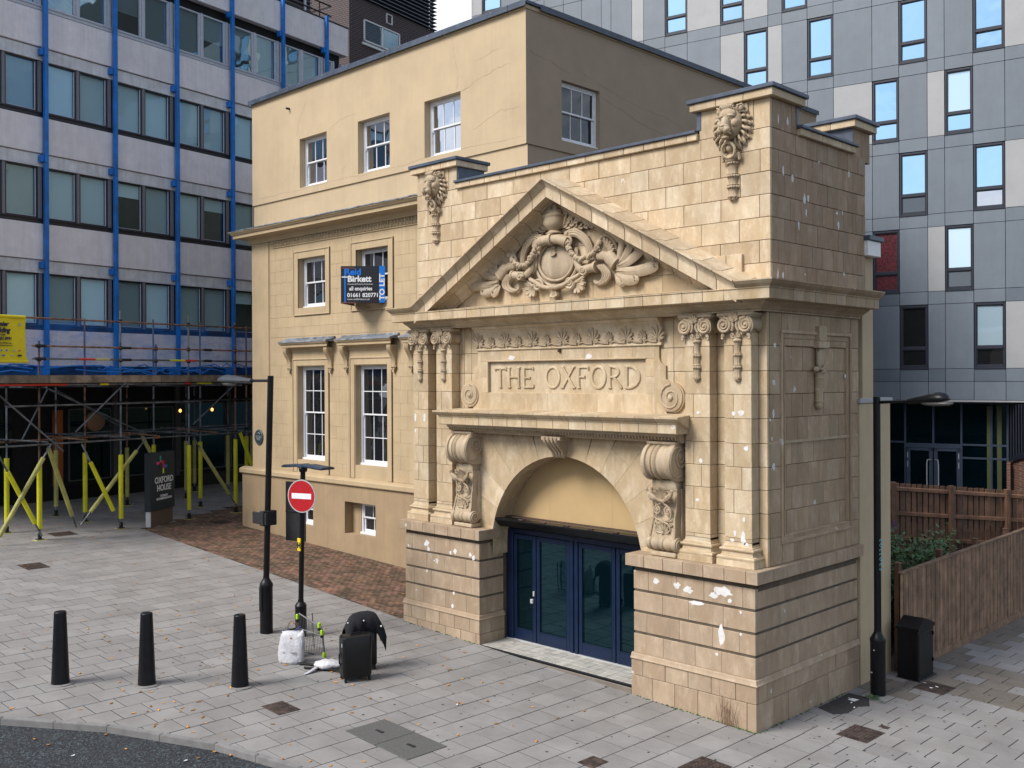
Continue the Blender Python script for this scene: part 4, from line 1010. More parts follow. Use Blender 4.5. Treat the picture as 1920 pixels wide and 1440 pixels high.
# ---- lion masks
def lion(cx, cz, y, w_, h):
    mb = MB(); k = w_; T = Matrix.Translation((cx, y, cz)) @ Matrix.Diagonal((k, k, k, 1))
    def E(c, r, n=12, m=8, rot=0): mb.ell(c, r, n, m, T, rot)
    def TB(p, r, n=6, fl=None): mb.tube([tuple(q) for q in p], r, n, True, T, fl)
    mb.prism([(-.46, .56), (-.50, .1), (-.40, -.42), (-.2, -.56), (.2, -.56), (.42, -.42), (.50, .1), (.46, .56)][::-1], -.05, .03, T)
    E((0, -.14, .06), (.37, .25, .45)); E((0, -.30, .26), (.27, .14, .20))            # skull and forehead
    E((0, -.40, -.02), (.13, .16, .24)); E((0, -.47, -.13), (.17, .16, .13))          # nose bridge, muzzle
    for s in (-1, 1):
        E((s*.10, -.50, -.19), (.11, .12, .10)); E((s*.135, -.37, .215), (.115, .09, .055), rot=s*.25)     # lip pads, brows
        E((s*.13, -.345, .12), (.055, .05, .040)); E((s*.22, -.28, .02), (.12, .13, .13))                 # eyes, cheek bones
        TB([(s*.04, -.40, .135), (s*.13, -.41, .165), (s*.21, -.34, .13)], .020); TB([(s*.06, -.39, .09), (s*.13, -.385, .075), (s*.2, -.33, .10)], .014)
        E((s*.33, -.16, .43), (.095, .09, .11)); TB([(s*.27, -.22, .38), (s*.30, -.26, .48), (s*.38, -.22, .52), (s*.42, -.15, .42)], .028)  # ears
        TB([(s*.03, -.60, -.10), (s*.07, -.60, -.16), (s*.16, -.54, -.25), (s*.20, -.45, -.31)], .022)    # lip line
        for i in range(3): TB([(s*.08, -.60, -.15-.035*i), (s*.17, -.54, -.13-.045*i)], .008, 4)
        for i in range(3): E((s*(.06+.035*i), -.47, -.29), (.012, .014, .03), 5, 4)                       # teeth
        # mane locks: short over the brow, long and falling at the sides
        for ring_, (n_, r0, L_, t_, d_) in enumerate(((9, .37, .24, .036, .13), (10, .44, .24, .040, .04))):
            for i in range(n_):
                a = R(82) - R(150)*i/(n_-1)+ring_*.08; bx, bz = s*r0*math.cos(a)*.98, r0*math.sin(a)*1.12+.03
                dx_, dz_ = s*math.cos(a), math.sin(a); fall = -.35-.35*(i/(n_-1)); w2 = .03*math.sin(i*2.3+ring_)
                p = [(bx, -d_, bz), (bx+dx_*L_*.4+w2, -d_-.04, bz+dz_*L_*.35+fall*L_*.3), (bx+dx_*L_*.7-w2, -d_+.01, bz+dz_*L_*.5+fall*L_*.8), (bx+dx_*L_*.72+s*.03, -d_+.07, bz+dz_*L_*.45+fall*L_*1.25)]
                if bz > .50: p = [(q[0], q[1], min(q[2], .60)) for q in p]
                TB(cat(p, 4), [t_]*4+[t_*1.1]*4+[t_*.7]*4+[t_*.2], 6)
    E((0, -.60, -.085), (.085, .05, .045), 10, 6); E((0, -.42, -.38), (.12, .10, .06)); E((0, -.40, .22), (.04, .05, .12))
    for i in range(7): TB([(-.15+.05*i, -.33, .40), (-.17+.056*i, -.40, .47), (-.18+.06*i, -.32, .56)], [.035, .035, .02])
    ry = y-.26*k; b = cz-.52*k
    mb.tube([(cx+.20*k*math.cos(t), ry-.05*k*math.sin(t), b-.10+.20*k*math.sin(t)) for t in [2*math.pi*i/22 for i in range(23)]], .042*k, 8)
    mb.ell((cx, ry+.05, b-.06), (.11*k, .12*k, .11*k), 12, 8)
    for s in (-1, 1):
        mb.tube(cat([(cx, y-.06, b-.16), (cx+s*.13*k, y-.10, b-.20), (cx+s*.24*k, y-.09, b-.17), (cx+s*.25*k, y-.06, b-.27)]), [.05*k]*6+[.06*k]*6+[.05*k]*6+[.02*k], 6)
    mb.ell((cx, y-.07, b-.22), (.15*k, .12*k, .13*k), 10, 6)
    pendant(mb, cx, y-.02, b-.24, cz-.62*k-.84, .094)
    return mb.build('lion_mask_pendant', M['carved'], PT, smooth=True, auto=60)
lion(-.62, 9.70, YU, .60, .72); lion(-8.0, 9.70, YU, .58, .72)
# side wall: stump of a lost mask with ring and husks
mb = MB(); mb.cbox(XR-.03, XR+.10, 1.95, 2.31, 6.08, 6.20, .01); mb.cbox(XR-.03, XR+.085, 2.0, 2.27, 6.20, 6.46, .01); mb.cbox(XR-.03, XR+.05, 2.06, 2.22, 5.78, 6.08, .01)
mb.tube([(XR+.05, 2.12+.12*math.cos(t), 5.86+.14*math.sin(t)) for t in [math.pi+math.pi*i/12 for i in range(13)]] , .025, 8)
mb.tube([(XR+.05, 2.0, 5.86), (XR+.05, 2.0, 6.02)], .025, 8); mb.ell((XR+.04, 1.95, 5.72), (.05, .07, .05)); mb.ell((XR+.04, 2.20, 5.68), (.05, .07, .04))
mb.build('broken_mask_stump', M['carved'], PT, smooth=True, auto=40)
mb = MB(); T = Matrix.Translation((XR, 2.10, 0)) @ Matrix.Rotation(R(90), 4, 'Z')
mb.lathe([(.001, 0), (.05, .02), (.085, .07), (.075, .11), (.10, .15), (.082, .16), (.082, .31), (.10, .35), (.082, .36), (.082, .50), (.10, .54), (.08, .55), (.075, .58), (.1, .62), (.001, .64)], (0,0,0), 16, Matrix.Translation((XR+.02, 2.09, 5.02)) @ Matrix.Diagonal((.8, 1, 1.02, 1)))
mb.build('husk_pendant', M['carved'], PT, smooth=True, auto=40)
# ---- cartouche in the tympanum
mb = MB(); cx = -4.40; Y0 = .27
mb.tube([(cx+.44*math.cos(t), Y0-.03, 7.80+.37*math.sin(t)) for t in [2*math.pi*i/36 for i in range(37)]], .03, 8)
mb.ell((cx, Y0+.01, 7.80), (.43, .09, .36), 24, 10)
mb.tube([(cx+.53*math.cos(t), Y0-.01, 7.78+.45*math.sin(t)) for t in [math.pi*1.08+math.pi*.84*i/20 for i in range(21)]], .035, 6)
# urn and flame
T = Matrix.Translation((cx-.02, Y0-.06, 8.33)) @ Matrix.Diagonal((1, .8, 1, 1))
mb.lathe([(.001, -.02), (.17, -.02), (.18, .0), (.12, .03), (.11, .05), (.19, .11), (.235, .19), (.225, .26), (.235, .30), (.25, .315), (.25, .335), (.21, .345), (.19, .42), (.001, .43)], (0,0,0), 24, T)
for k in range(13):
    a = 2*math.pi*k/13; q = .12 if k % 2 else .05; b = Vector((cx-.02+q*math.cos(a)*1.1, Y0-.07+q*math.sin(a)*.7, 8.72))
    mb.tube(cat([tuple(b), (b.x+.03, b.y, b.z+.07), (b.x-.02, b.y, b.z+.14), (b.x-.04+.05*math.cos(a), b.y, b.z+.20+.03*(k % 3))]), [.05]*6+[.045]*6+[.03]*6+[.006], 6)
# top roll with volute ends, and shoulders
mb.tube([(cx-.42, Y0-.08, 8.17), (cx-.2, Y0-.15, 8.20), (cx, Y0-.17, 8.20), (cx+.2, Y0-.16, 8.18), (cx+.36, Y0-.12, 8.12)], [.10, .10, .085, .10, .11], 12)
mb.tube([(cx-.04, Y0-.17, 8.20), (cx+.04, Y0-.17, 8.20)], .115, 12)
for s in (-1, 1):
    X = lambda d: cx+s*d
    spiral(mb, X(.40), 8.14, Y0-.14, .13, 1.8, .035, s, a0=math.pi/2)
    # big shoulders curving out and down
    for o_, t_ in ((0, .05), (.09, .045), (.17, .035)):
        mb.tube(cat([(X(.30), Y0-.10, 8.22+o_*.4), (X(.55), Y0-.09, 8.24+o_*.5), (X(.78+o_*.3), Y0-.06, 8.05+o_*.4), (X(.85+o_*.4), Y0-.03, 7.80)]), t_, 6)
    # garland
    gp = cat([(X(.40), Y0-.16, 8.08), (X(.52), Y0-.17, 7.88), (X(.72), Y0-.16, 7.76), (X(.98), Y0-.14, 7.84), (X(1.15), Y0-.12, 8.02)], 5)
    for i, p in enumerate(gp):
        for k in range(3): mb.ell((p[0]+random.uniform(-.025, .025), p[1]+random.uniform(-.02, .02), p[2]+random.uniform(-.025, .025)), (.045, .045, .045), 5, 4)
    # outer shell fan
    for i in range(8):
        a = s*(-.5+2.3*i/7); petal(mb, X(1.18), 7.86, Y0-.05, a, .27, .045, .055)
    mb.tube(cat([(X(.98), Y0-.06, 7.70), (X(1.05), Y0-.08, 8.0), (X(1.25), Y0-.08, 8.16), (X(1.42), Y0-.05, 8.02), (X(1.45), Y0-.02, 7.86)]), .03, 6)
    # strap from the oval to the side scroll
    mb.tube(cat([(X(.50), Y0-.04, 8.0), (X(.56), Y0-.09, 7.75), (X(.70), Y0-.13, 7.58), (X(.86), Y0-.14, 7.60)]), [.05]*6+[.075]*6+[.06]*6+[.06], 8, flat=(1,.7,1))
    mb.tube([(X(.74), Y0-.12, 7.56), (X(1.04), Y0-.13, 7.60)], .085, 12); mb.tube([(X(1.02), Y0-.12, 7.60), (X(1.07), Y0-.12, 7.60)], .105, 12); spiral(mb, X(.80), 7.55, Y0-.19, .09, 1.6, .022, -s)
    # drooping curl below the side scroll
    for o_ in (0, .05, .10, .15):
        mb.tube(cat([(X(1.06+o_), Y0-.11, 7.62), (X(1.2+o_), Y0-.10, 7.50-o_*.2), (X(1.17+o_*.9), Y0-.08, 7.36), (X(1.02+o_*.6), Y0-.06, 7.31-o_*.15), (X(.95+o_*.3), Y0-.04, 7.36-o_*.2)]), .033, 6)
    # cornucopia sweeping outwards to leafy plumes
    mb.tube(cat([(X(.80), Y0-.03, 7.70), (X(1.05), Y0-.06, 7.80), (X(1.30), Y0-.08, 7.76), (X(1.48), Y0-.08, 7.62)]), [.03]*6+[.09]*6+[.13]*6+[.14], 12, flat=(1,.6,1))
    mb.tube([(X(1.47)+s*.0, Y0-.07, 7.76), (X(1.54), Y0-.07, 7.50)], .035, 6)
    for (a, L_, w2, ox, oz) in ((1.62, .84, .080, 1.50, 7.50), (1.22, .60, .068, 1.52, 7.58), (.80, .44, .060, 1.54, 7.62), (.30, .34, .052, 1.52, 7.64), (1.95, .46, .075, 1.50, 7.44), (2.5, .27, .060, 1.48, 7.44)):
        a *= s; p = (X(ox), oz); e1 = (p[0]+L_*.5*math.sin(a), p[1]+L_*.5*math.cos(a)); e2 = (p[0]+L_*math.sin(a*1.0), p[1]+L_*math.cos(a)+.05); e3 = (e2[0]-s*.02, e2[1]+.09)
        pts = cat([(p[0], Y0-.07, p[1]), (e1[0], Y0-.09, e1[1]-.03), (e2[0], Y0-.09, e2[1]), (e3[0], Y0-.12, e3[1]-.03)], 5); n_ = len(pts)
        mb.tube(pts, [w2*(.35+1.0*math.sin(math.pi*min(1, .08+i/n_*.92))) * (1 if i < n_-3 else .6) for i in range(n_)], 7, flat=(1,.45,1))
        mb.tube([(q[0], q[1]-w2*.42, q[2]) for q in pts], w2*.16, 4)
    # lower scroll and foliage feet
    spiral(mb, X(.40), 7.36, Y0-.10, .12, 1.8, .035, -s, a0=0)
    mb.tube(cat([(X(.72), Y0-.03, 7.68), (X(.62), Y0-.08, 7.50), (X(.45), Y0-.10, 7.42), (X(.28), Y0-.12, 7.33), (X(.05), Y0-.12, 7.29)]), .045, 7)
    mb.tube(cat([(X(.84), Y0-.02, 7.62), (X(.72), Y0-.06, 7.46), (X(.55), Y0-.07, 7.36)]), .035, 7)
    for i in range(5):
        a = s*(1.3+1.9*i/4); petal(mb, X(.54), 7.36, Y0-.04, a, .25-.02*abs(i-2), .048, .06, lift=.03)
    # leaf sprays behind the urn
    for i, (a, L_) in enumerate(((.35, .40), (.7, .50), (1.0, .62), (1.28, .74), (1.5, .58))):
        p = (X(.10), 8.30); a *= s
        for k in range(5):
            u = .3+.7*k/4; q = (p[0]+L_*u*math.sin(a), p[1]+L_*u*math.cos(a)-.12*u*u*abs(a)); petal(mb, q[0], q[1], Y0-.03, a+s*.5, .15, .03, .035, lift=.03); petal(mb, q[0], q[1], Y0-.03, a-s*.25, .13, .028, .03)
for i in range(3): petal(mb, cx, 7.26, Y0-.07, math.pi+(-.5+.5*i), .16, .05, .07)
mb.ell((cx, Y0-.10, 7.30), (.10, .07, .07)); pendant(mb, cx-.02, Y0-.06, 8.10, 7.92, .05)
for k in range(5): petal(mb, cx-.02, 7.99, Y0-.09, math.pi-.8+.4*k, .10, .026, .04)
mb.build('carved_cartouche', M['carved'], PT, smooth=True, auto=55)
# ---- arch infill, canopy box, door screen
mb = MB(); mb.prism([(AX+AR*1.02*math.cos(math.pi*i/30), AZ+.2+AR*1.0*math.sin(math.pi*i/30)) for i in range(31)], .86, .93)
mb.build('arch_infill_board', M['panel_tan'], PT)
mb = MB()
for x in (-5.15, -3.57): mb.box(x-.0015, x+.0015, .8585, .861, 2.6, 3.9)
mb.build('board_joint', M['render_low'], PT, kind='stuff')
mb = MB(); mb.sweepprof([[(x, y, z) for y, z in [(.80, 2.58), (.52, 2.58), (.49, 2.60), (.34, 2.735), (.34, 2.765), (.50, 2.765), (.80, 2.72)]] for x in (-6.24, -2.50)]); mb.build('roller_canopy', M['black'], PT)
mb = MB(); mb.box(-6.2, -2.55, .62, .80, 2.767, 2.775)
for x in (-5.6, -5.0, -4.4, -3.8, -3.2): mb.cbox(x, x+.12, .40, .46, 2.762, 2.785, .005)
mb.build('canopy_debris', M['iron'], PT, kind='stuff')
DZ, DY = .24, .83
def stile(x0, x1, z0=DZ, z1=2.5, y0=DY-.05, y1=DY+.05, name='door_frame'): mb.cbox(x0, x1, y0, y1, z0, z1, .01)
mb = MB(); 
for x0, x1 in ((-6.30, -6.12), (-4.58, -4.49), (-4.45, -4.37), (-2.56, -2.42)): stile(x0, x1)
mb.cbox(-6.3, -2.42, DY-.045, DY+.05, 2.42, 2.52, .008); mb.cbox(-4.50, -4.44, DY-.02, DY+.04, DZ, 2.5, .005)
FRM = mb.build('door_frame', M['doorblue'], PT)
mb = MB(); mb.box(-6.25, -2.45, .95, .97, .2, 2.5); mb.build('vestibule_floor', M['blackm'], PT)
for i, (x0, x1, hs) in enumerate(((-6.11, -5.495, 1), (-5.475, -4.59, -1), (-4.36, -3.46, 1), (-3.44, -2.57, -1))):
    mb = MB(); e = .085
    for a, b, c_, d in ((x0, x0+e, DZ+.02, 2.41), (x1-e, x1, DZ+.02, 2.41), (x0+e, x1-e, 2.31, 2.41), (x0+e, x1-e, DZ+.02, DZ+.25)): mb.cbox(a, b, DY-.03, DY+.03, c_, d, .008)
    lf = mb.build('door_leaf', M['doorblue'], PT)
    g_ = MB(); g_.box(x0+e-.01, x1-e+.01, DY-.004, DY+.004, DZ+.24, 2.32); g_.build('door_pane', M['doorglass'], lf)
    b_ = MB(); [b_.cbox(a, b, DY-.04, DY-.03, c_, d, .003) for a, b, c_, d in ((x0+e, x0+e+.012, DZ+.25, 2.31), (x1-e-.012, x1-e, DZ+.25, 2.31), (x0+e, x1-e, DZ+.25, DZ+.262))]; b_.build('glazing_bead', M['doorblue'], lf)
    if i == 0:
        h = MB(); h.cbox(x1-.06, x1-.02, DY-.06, DY-.03, 1.20, 1.30, .006); h.cbox(x1-.12, x1-.05, DY-.08, DY-.03, 1.05, 1.14, .01); h.build('door_lock', M['signgrey'], lf)
mb = MB(); mb.box(-6.3, -2.42, DY-.06, DY+.06, DZ-.02, DZ+.015); mb.build('door_threshold', M['signgrey'], PT)
mb = MB(); mb.box(-6.32, -2.45, .04, .95, -.05, DZ-.02); mb.build('step_core', M['mortar'], PT)
mb = MB(); mb.cbox(-6.31, -2.46, .005, .05, .02, DZ-.004, .01); mb.build('step_nosing', M['black'], PT)
mb = MB(); mb.cbox(-6.31, -2.46, -.005, .03, -.02, DZ-.05, .01); mb.build('step_riser', M['slabdk'], PT)
x = -6.30
while x < -2.5:
    for j in range(4):
        y = .055+j*.18; mb = MB(); mb.cbox(x+.003, x+.197, y+.003, y+.177, DZ-.03, DZ+random.uniform(-.001, .001), .003); mb.build('step_tile', M['tile'], PT)
    x += .2
# bare plaster patches
def scar(cx, cz, w_, h, y=None, x=None, seed=0):
    rr = random.Random(seed); K = 14; P = [(cx+w_*math.cos(2*math.pi*i/K)*rr.uniform(.5, 1.1), cz+h*math.sin(2*math.pi*i/K)*rr.uniform(.5, 1.1)) for i in range(K)]
    mb = MB()
    if y is not None: mb.prism(P, y, y+.01)
    else: mb.prism(P, x-.01, x, ax='x')
    return mb.v, mb.f
mb = MB()
for i, (a, b, c_, d) in enumerate([(-1.95, 2.12, .07, .06), (-1.52, 2.1, .09, .07), (-1.30, 2.06, .10, .08), (-.62, 2.13, .2, .10), (-.80, 2.05, .11, .06), (-1.15, 1.86, .18, .045), (-.66, 1.42, .07, .19), (-.5, 2.0, .05, .05), (-.3, 1.85, .03, .03), (-.30, 1.5, .03, .03), (-.75, 1.1, .03, .03),
     (-7.95, 2.08, .09, .09), (-7.9, 1.97, .06, .06), (-7.2, 1.98, .04, .05), (-7.05, 2.02, .07, .06), (-6.6, 2.0, .05, .05), (-6.5, 1.95, .05, .07), (-7.95, 1.50, .03, .04), (-7.1, 1.15, .04, .04), (-7.15, .88, .05, .06), (-8.3, 1.05, .02, .02), (-7.7, 1.75, .03, .02)]):
    v, f = scar(a, b, c_, d, y=.0335, seed=i); mb.add(v, f)
for i, (a, b, c_, d) in enumerate([(-.50, 3.07, .03, .05), (-.34, 3.0, .05, .13), (-.30, 2.9, .05, .06), (-.55, 2.95, .05, .03), (-.60, 2.85, .04, .03), (-.33, 3.3, .03, .05), (-.45, 2.75, .05, .02), (-.28, 4.45, .05, .05), (-1.15, 4.2, .04, .05), (-1.22, 3.55, .04, .03), (-1.2, 5.0, .05, .03), (-.38, 5.02, .07, .05), (-.52, 5.0, .04, .04), (-8.5, 4.75, .04, .1), (-8.5, 4.45, .03, .05), (-8.2, 4.75, .05, .12)]):
    v, f = scar(a, b, c_, d, y=YP-.0035, seed=50+i); mb.add(v, f)
for i, (a, b, c_, d) in enumerate([(-5.72, 5.985, .12, .055), (-3.72, 5.985, .11, .055)]):
    v, f = scar(a, b, c_, d, y=yp-.006, seed=80+i); mb.add(v, f)
for i, (a, b, c_, d) in enumerate([(.62, 7.22, .03, .12), (.78, 7.24, .035, .06), (.8, 8.93, .03, .09), (1.1, 8.86, .035, .1), (1.5, 8.55, .05, .1), (1.62, 8.6, .04, .08), (1.55, 8.35, .03, .08), (2.65, 8.45, .05, .04), (2.7, 8.25, .04, .09), (2.85, 8.48, .02, .05), (1.3, 8.1, .03, .08), (3.1, 9.2, .03, .08), (2.0, 9.25, .02, .03), (1.5, 7.3, .02, .02), (2.9, 7.4, .02, .05), (.65, 9.75, .02, .09), (.95, 9.75, .03, .08)]):
    v, f = scar(a, b, c_, d, x=XS+.0045, seed=90+i); mb.add(v, f)
for i, (a, b, c_, d) in enumerate([(.65, 6.1, .04, .05), (.62, 5.5, .05, .06), (.60, 5.0, .04, .08), (.6, 4.15, .06, .08), (.55, 4.6, .03, .04), (.5, 4.9, .03, .03), (3.1, 5.6, .03, .05)]):
    v, f = scar(a, b, c_, d, x=XR+.0045, seed=120+i); mb.add(v, f)
mb.v = [v for v in mb.v]; mb.build('plaster_scars', M['scar'], PT, kind='stuff')
mb = MB(); mb.cbox(XR-.01, XR+.004, .45, 3.6, 4.50, 4.545, .002); mb.build('repaired_joint', M['carved'], PT)
core.build('core_masonry', M['mortar'], PT)
# emit stones: the 300 largest in the picture one by one, the rest joined
blocks.sort(key=lambda t: -t[0])
byname = {}; restb = {}
for s, mb, key, nm in blocks:
    byname[nm] = byname.get(nm, 0)+1
    if byname[nm] <= 300: mb.build(nm, M[key], PT)
    else: restb.setdefault((nm, key), MB()).add(mb.v, mb.f)
for (nm, key), mb in restb.items(): mb.build(nm+'s', M[key], PT, kind='stuff')
# ------------------------------------------------------------------ ochre rendered building left of and behind the portico
YT = 3.60; TX0, TX1 = -20.80, -8.38; TY1 = 18.0
OB = root('rendered_building', (-14.6, 10.0, .5), 'ochre rendered three-storey building with white sash windows behind the portico', 'building')
def wall_with_holes(mb, x0, x1, z0, z1, holes, y, d=.35, fl=None):
    """front wall (faces -Y) with rectangular openings and their reveals; fl maps (x,y,z)"""
    zs = sorted({z0, z1, *[h[2] for h in holes], *[h[3] for h in holes]}); xs = sorted({x0, x1, *[h[0] for h in holes], *[h[1] for h in holes]})
    fl = fl or (lambda x, y, z: (x, y, z))
    for a, b in zip(xs[:-1], xs[1:]):
        for c, e in zip(zs[:-1], zs[1:]):
            mx_, mz = (a+b)/2, (c+e)/2
            if any(h[0] < mx_ < h[1] and h[2] < mz < h[3] for h in holes): continue
            mb.add([fl(a, y, c), fl(b, y, c), fl(b, y, e), fl(a, y, e)], [(0,1,2,3)])
    for h in holes:
        for P in ([(h[0], y, h[2]), (h[0], y+d, h[2]), (h[0], y+d, h[3]), (h[0], y, h[3])], [(h[1], y+d, h[2]), (h[1], y, h[2]), (h[1], y, h[3]), (h[1], y+d, h[3])],
                  [(h[0], y, h[3]), (h[0], y+d, h[3]), (h[1], y+d, h[3]), (h[1], y, h[3])], [(h[0], y+d, h[2]), (h[0], y, h[2]), (h[1], y, h[2]), (h[1], y+d, h[2])]):
            mb.add([fl(*p) for p in P], [(0,1,2,3)])
WX = [(-18.05, -16.62), (-15.08, -13.62), (-12.14, -10.71)]
top_h = [(a, b, 11.47, 12.98) for a, b in WX]
mid_h = [(a-.1, b-.08, 7.77, 9.29) for a, b in WX]
tall_h = [(-18.22, -16.77, 3.10, 5.97), (-15.26, -13.78, 3.10, 5.97), (-12.3, -10.8, 3.10, 5.97)]
low_h = [(-18.6, -17.23, 1.10, 2.0), (-15.63, -14.18, 1.10, 2.03), (-12.6, -11.2, 1.1, 2.03)]
mb = MB(); wall_with_holes(mb, TX0, TX1, 11.25, 14.55, top_h, YT, .35); 
mb.add([(TX0, YT, 10.6), (TX0, YT, 14.55), (TX0, TY1, 14.55), (TX0, TY1, 10.6)], [(0,1,2,3)])
mb.build('upper_wall', M['render'], OB)
mb = MB(); wall_with_holes(mb, TX0+.02, TX1, 10.4, 11.25, [], YT+.045); mb.add([(TX0, YT, 11.25), (TX1, YT, 11.25), (TX1, YT+.05, 11.25), (TX0, YT+.05, 11.25)], [(0,3,2,1)]); mb.build('blocking_course', M['render'], OB)
mb = MB(); wall_with_holes(mb, TX0, -8.60, 2.66, 10.35, mid_h+tall_h, YT, .33); mb.add([(TX0, YT, .3), (TX0, YT, 10.4), (TX0, TY1, 10.4), (TX0, TY1, .3)], [(0,1,2,3)]); mb.build('main_wall', M['render_mid'], OB)
mb = MB(); wall_with_holes(mb, TX0-.50, -8.60, .0, 2.52, low_h, YT-.12, .60); mb.add([(TX0-.5, YT-.12, 0), (TX0-.5, YT-.12, 2.52), (TX0-.5, TY1, 2.52), (TX0-.5, TY1, 0)], [(0,1,2,3)]); mb.build('plinth_wall', M['render_low'], OB)
mb = MB(); mb.sweepprof([[(x, y, z) for y, z in [(YT+.1, 2.50), (YT-.17, 2.50), (YT-.20, 2.53), (YT-.20, 2.64), (YT-.17, 2.67), (YT-.02, 2.71), (YT+.1, 2.71)]] for x in (TX0-.56, -8.6)]); mb.box(TX0-.56, TX0+.1, YT, TY1, 2.5, 2.68); mb.build('plinth_coping', M['render_mid'], OB)
# side wall facing +X above the portico, window in it
sh = [(4.89, 6.38, 11.53, 13.04)]
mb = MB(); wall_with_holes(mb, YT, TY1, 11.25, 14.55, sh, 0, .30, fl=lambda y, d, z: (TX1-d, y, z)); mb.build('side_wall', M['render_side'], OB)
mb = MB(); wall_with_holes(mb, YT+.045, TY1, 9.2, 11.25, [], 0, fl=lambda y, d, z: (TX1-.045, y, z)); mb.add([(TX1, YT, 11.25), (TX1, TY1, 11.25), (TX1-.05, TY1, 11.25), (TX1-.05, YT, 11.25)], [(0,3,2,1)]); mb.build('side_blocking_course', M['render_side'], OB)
mb = MB(); mb.box(TX0+.4, TX1-.4, YT+.4, TY1-.1, 14.2, 14.3); mb.box(TX0+.3, TX1-.35, YT+.42, YT+.5, .5, 14.45); mb.box(TX1-.45, TX1-.36, YT+.5, TY1-.1, 9, 14.45); mb.add([(TX0, TY1, 0), (TX1, TY1, 0), (TX1, TY1, 14.5), (TX0, TY1, 14.5)], [(0,3,2,1)]); mb.build('roof', M['blackm'], OB)
for (a, b) in zip(cuts(TX0-.09, TX1+.09, 2.4)[:-1], cuts(TX0-.09, TX1+.09, 2.4)[1:]):
    mb = MB(); mb.cbox(a+.003, b-.003, YT-.11, YT+.42, 14.60, 14.68, .008); mb.cbox(a+.003, b-.003, YT-.11, YT-.095, 14.53, 14.61, .003); mb.build('parapet_flashing', M['flash'], OB)
    q = MB(); [q.ell((x, YT-.112, 14.64), (.014, .01, .014), 6, 4) for x in (a+.6, a+1.8)]; q.build('fixing_screws', M['signgrey'], OB, kind='stuff')
for (a, b) in zip(cuts(YT+.42, TY1, 2.4)[:-1], cuts(YT+.42, TY1, 2.4)[1:]):
    mb = MB(); mb.cbox(TX1-.3, TX1+.11, a+.003, b-.003, 14.60, 14.68, .008); mb.cbox(TX1+.095, TX1+.11, a+.003, b-.003, 14.53, 14.61, .003); mb.build('parapet_flashing', M['flash'], OB)
mb = MB(); mb.cbox(TX0-.03, TX1+.03, YT-.035, YT+.4, 14.50, 14.595, .008); mb.cbox(TX1-.4, TX1+.035, YT+.4, TY1, 14.50, 14.595, .008); mb.build('parapet_band', M['render'], OB)
# cornice between the storeys with lead on top
cp = [(.0, 9.98), (-.06, 9.98), (-.07, 10.02), (-.12, 10.08), (-.14, 10.12), (-.44, 10.16), (-.46, 10.17), (-.46, 10.26), (-.50, 10.28), (-.54, 10.33), (-.56, 10.34), (-.56, 10.37), (.0, 10.50)]
mb = MB(); mb.sweepprof([[(TX0+o, YT+o, z) for o, z in cp], [(-8.6, YT+o, z) for o, z in cp]]); mb.sweepprof([[(TX0+o, YT+o, z) for o, z in cp], [(TX0+o, TY1, z) for o, z in cp]]); mb.build('storey_cornice', M['render_mid'], OB)
mb = MB(); x = TX0-.57; K = 30
secs = []
for i in range(K+1):
    xx = TX0-.58 + (-8.6-TX0+.58)*i/K; j = random.uniform(-.008, .012)
    secs.append([(xx, YT-.585+random.uniform(-.008,.008), 10.365+j), (xx, YT-.58, 10.395+j), (xx, YT-.3, 10.46+j), (xx, YT-.04, 10.54+j), (xx, YT+.05, 10.56), (xx, YT+.05, 10.37)])
mb.sweepprof(secs); mb.box(TX0-.58, TX0+.1, YT-.3, TY1, 10.37, 10.45); mb.build('lead_flashing', M['lead'], OB)
# corner strip and foliage frieze
mb = MB(); mb.box(TX0-.012, -19.82, YT-.022, YT+.1, 2.68, 9.98); mb.build('corner_strip', M['render_mid'], OB)
mb = MB(); mb.box(-19.79, -19.77, YT-.006, YT+.02, 2.70, 9.98); mb.build('painted_shadow_line', M['render_low'], OB)  # raised darker strip; the shadow line is put in by colour
mb = MB(); mb.cbox(-19.62, -8.7, YT-.03, YT+.02, 9.74, 9.77, .006)
x = -19.55
i = 0
while x < -8.8:
    if seen(x, YT, 9.9, 20) and x < -11.5:
        petal(mb, x, 9.785, YT-.005, 0, .19, .035, .035); petal(mb, x-.02, 9.785, YT-.005, -.5, .13, .022, .03); petal(mb, x+.02, 9.785, YT-.005, .5, .13, .022, .03)
        mb.ell((x+.075, YT-.01, 9.80), (.022, .025, .03), 6, 4); mb.ell((x+.075, YT-.01, 9.93), (.02, .025, .035), 6, 4)
    x += .15
mb.build('leaf_frieze', M['render_mid'], OB, smooth=True, auto=50)
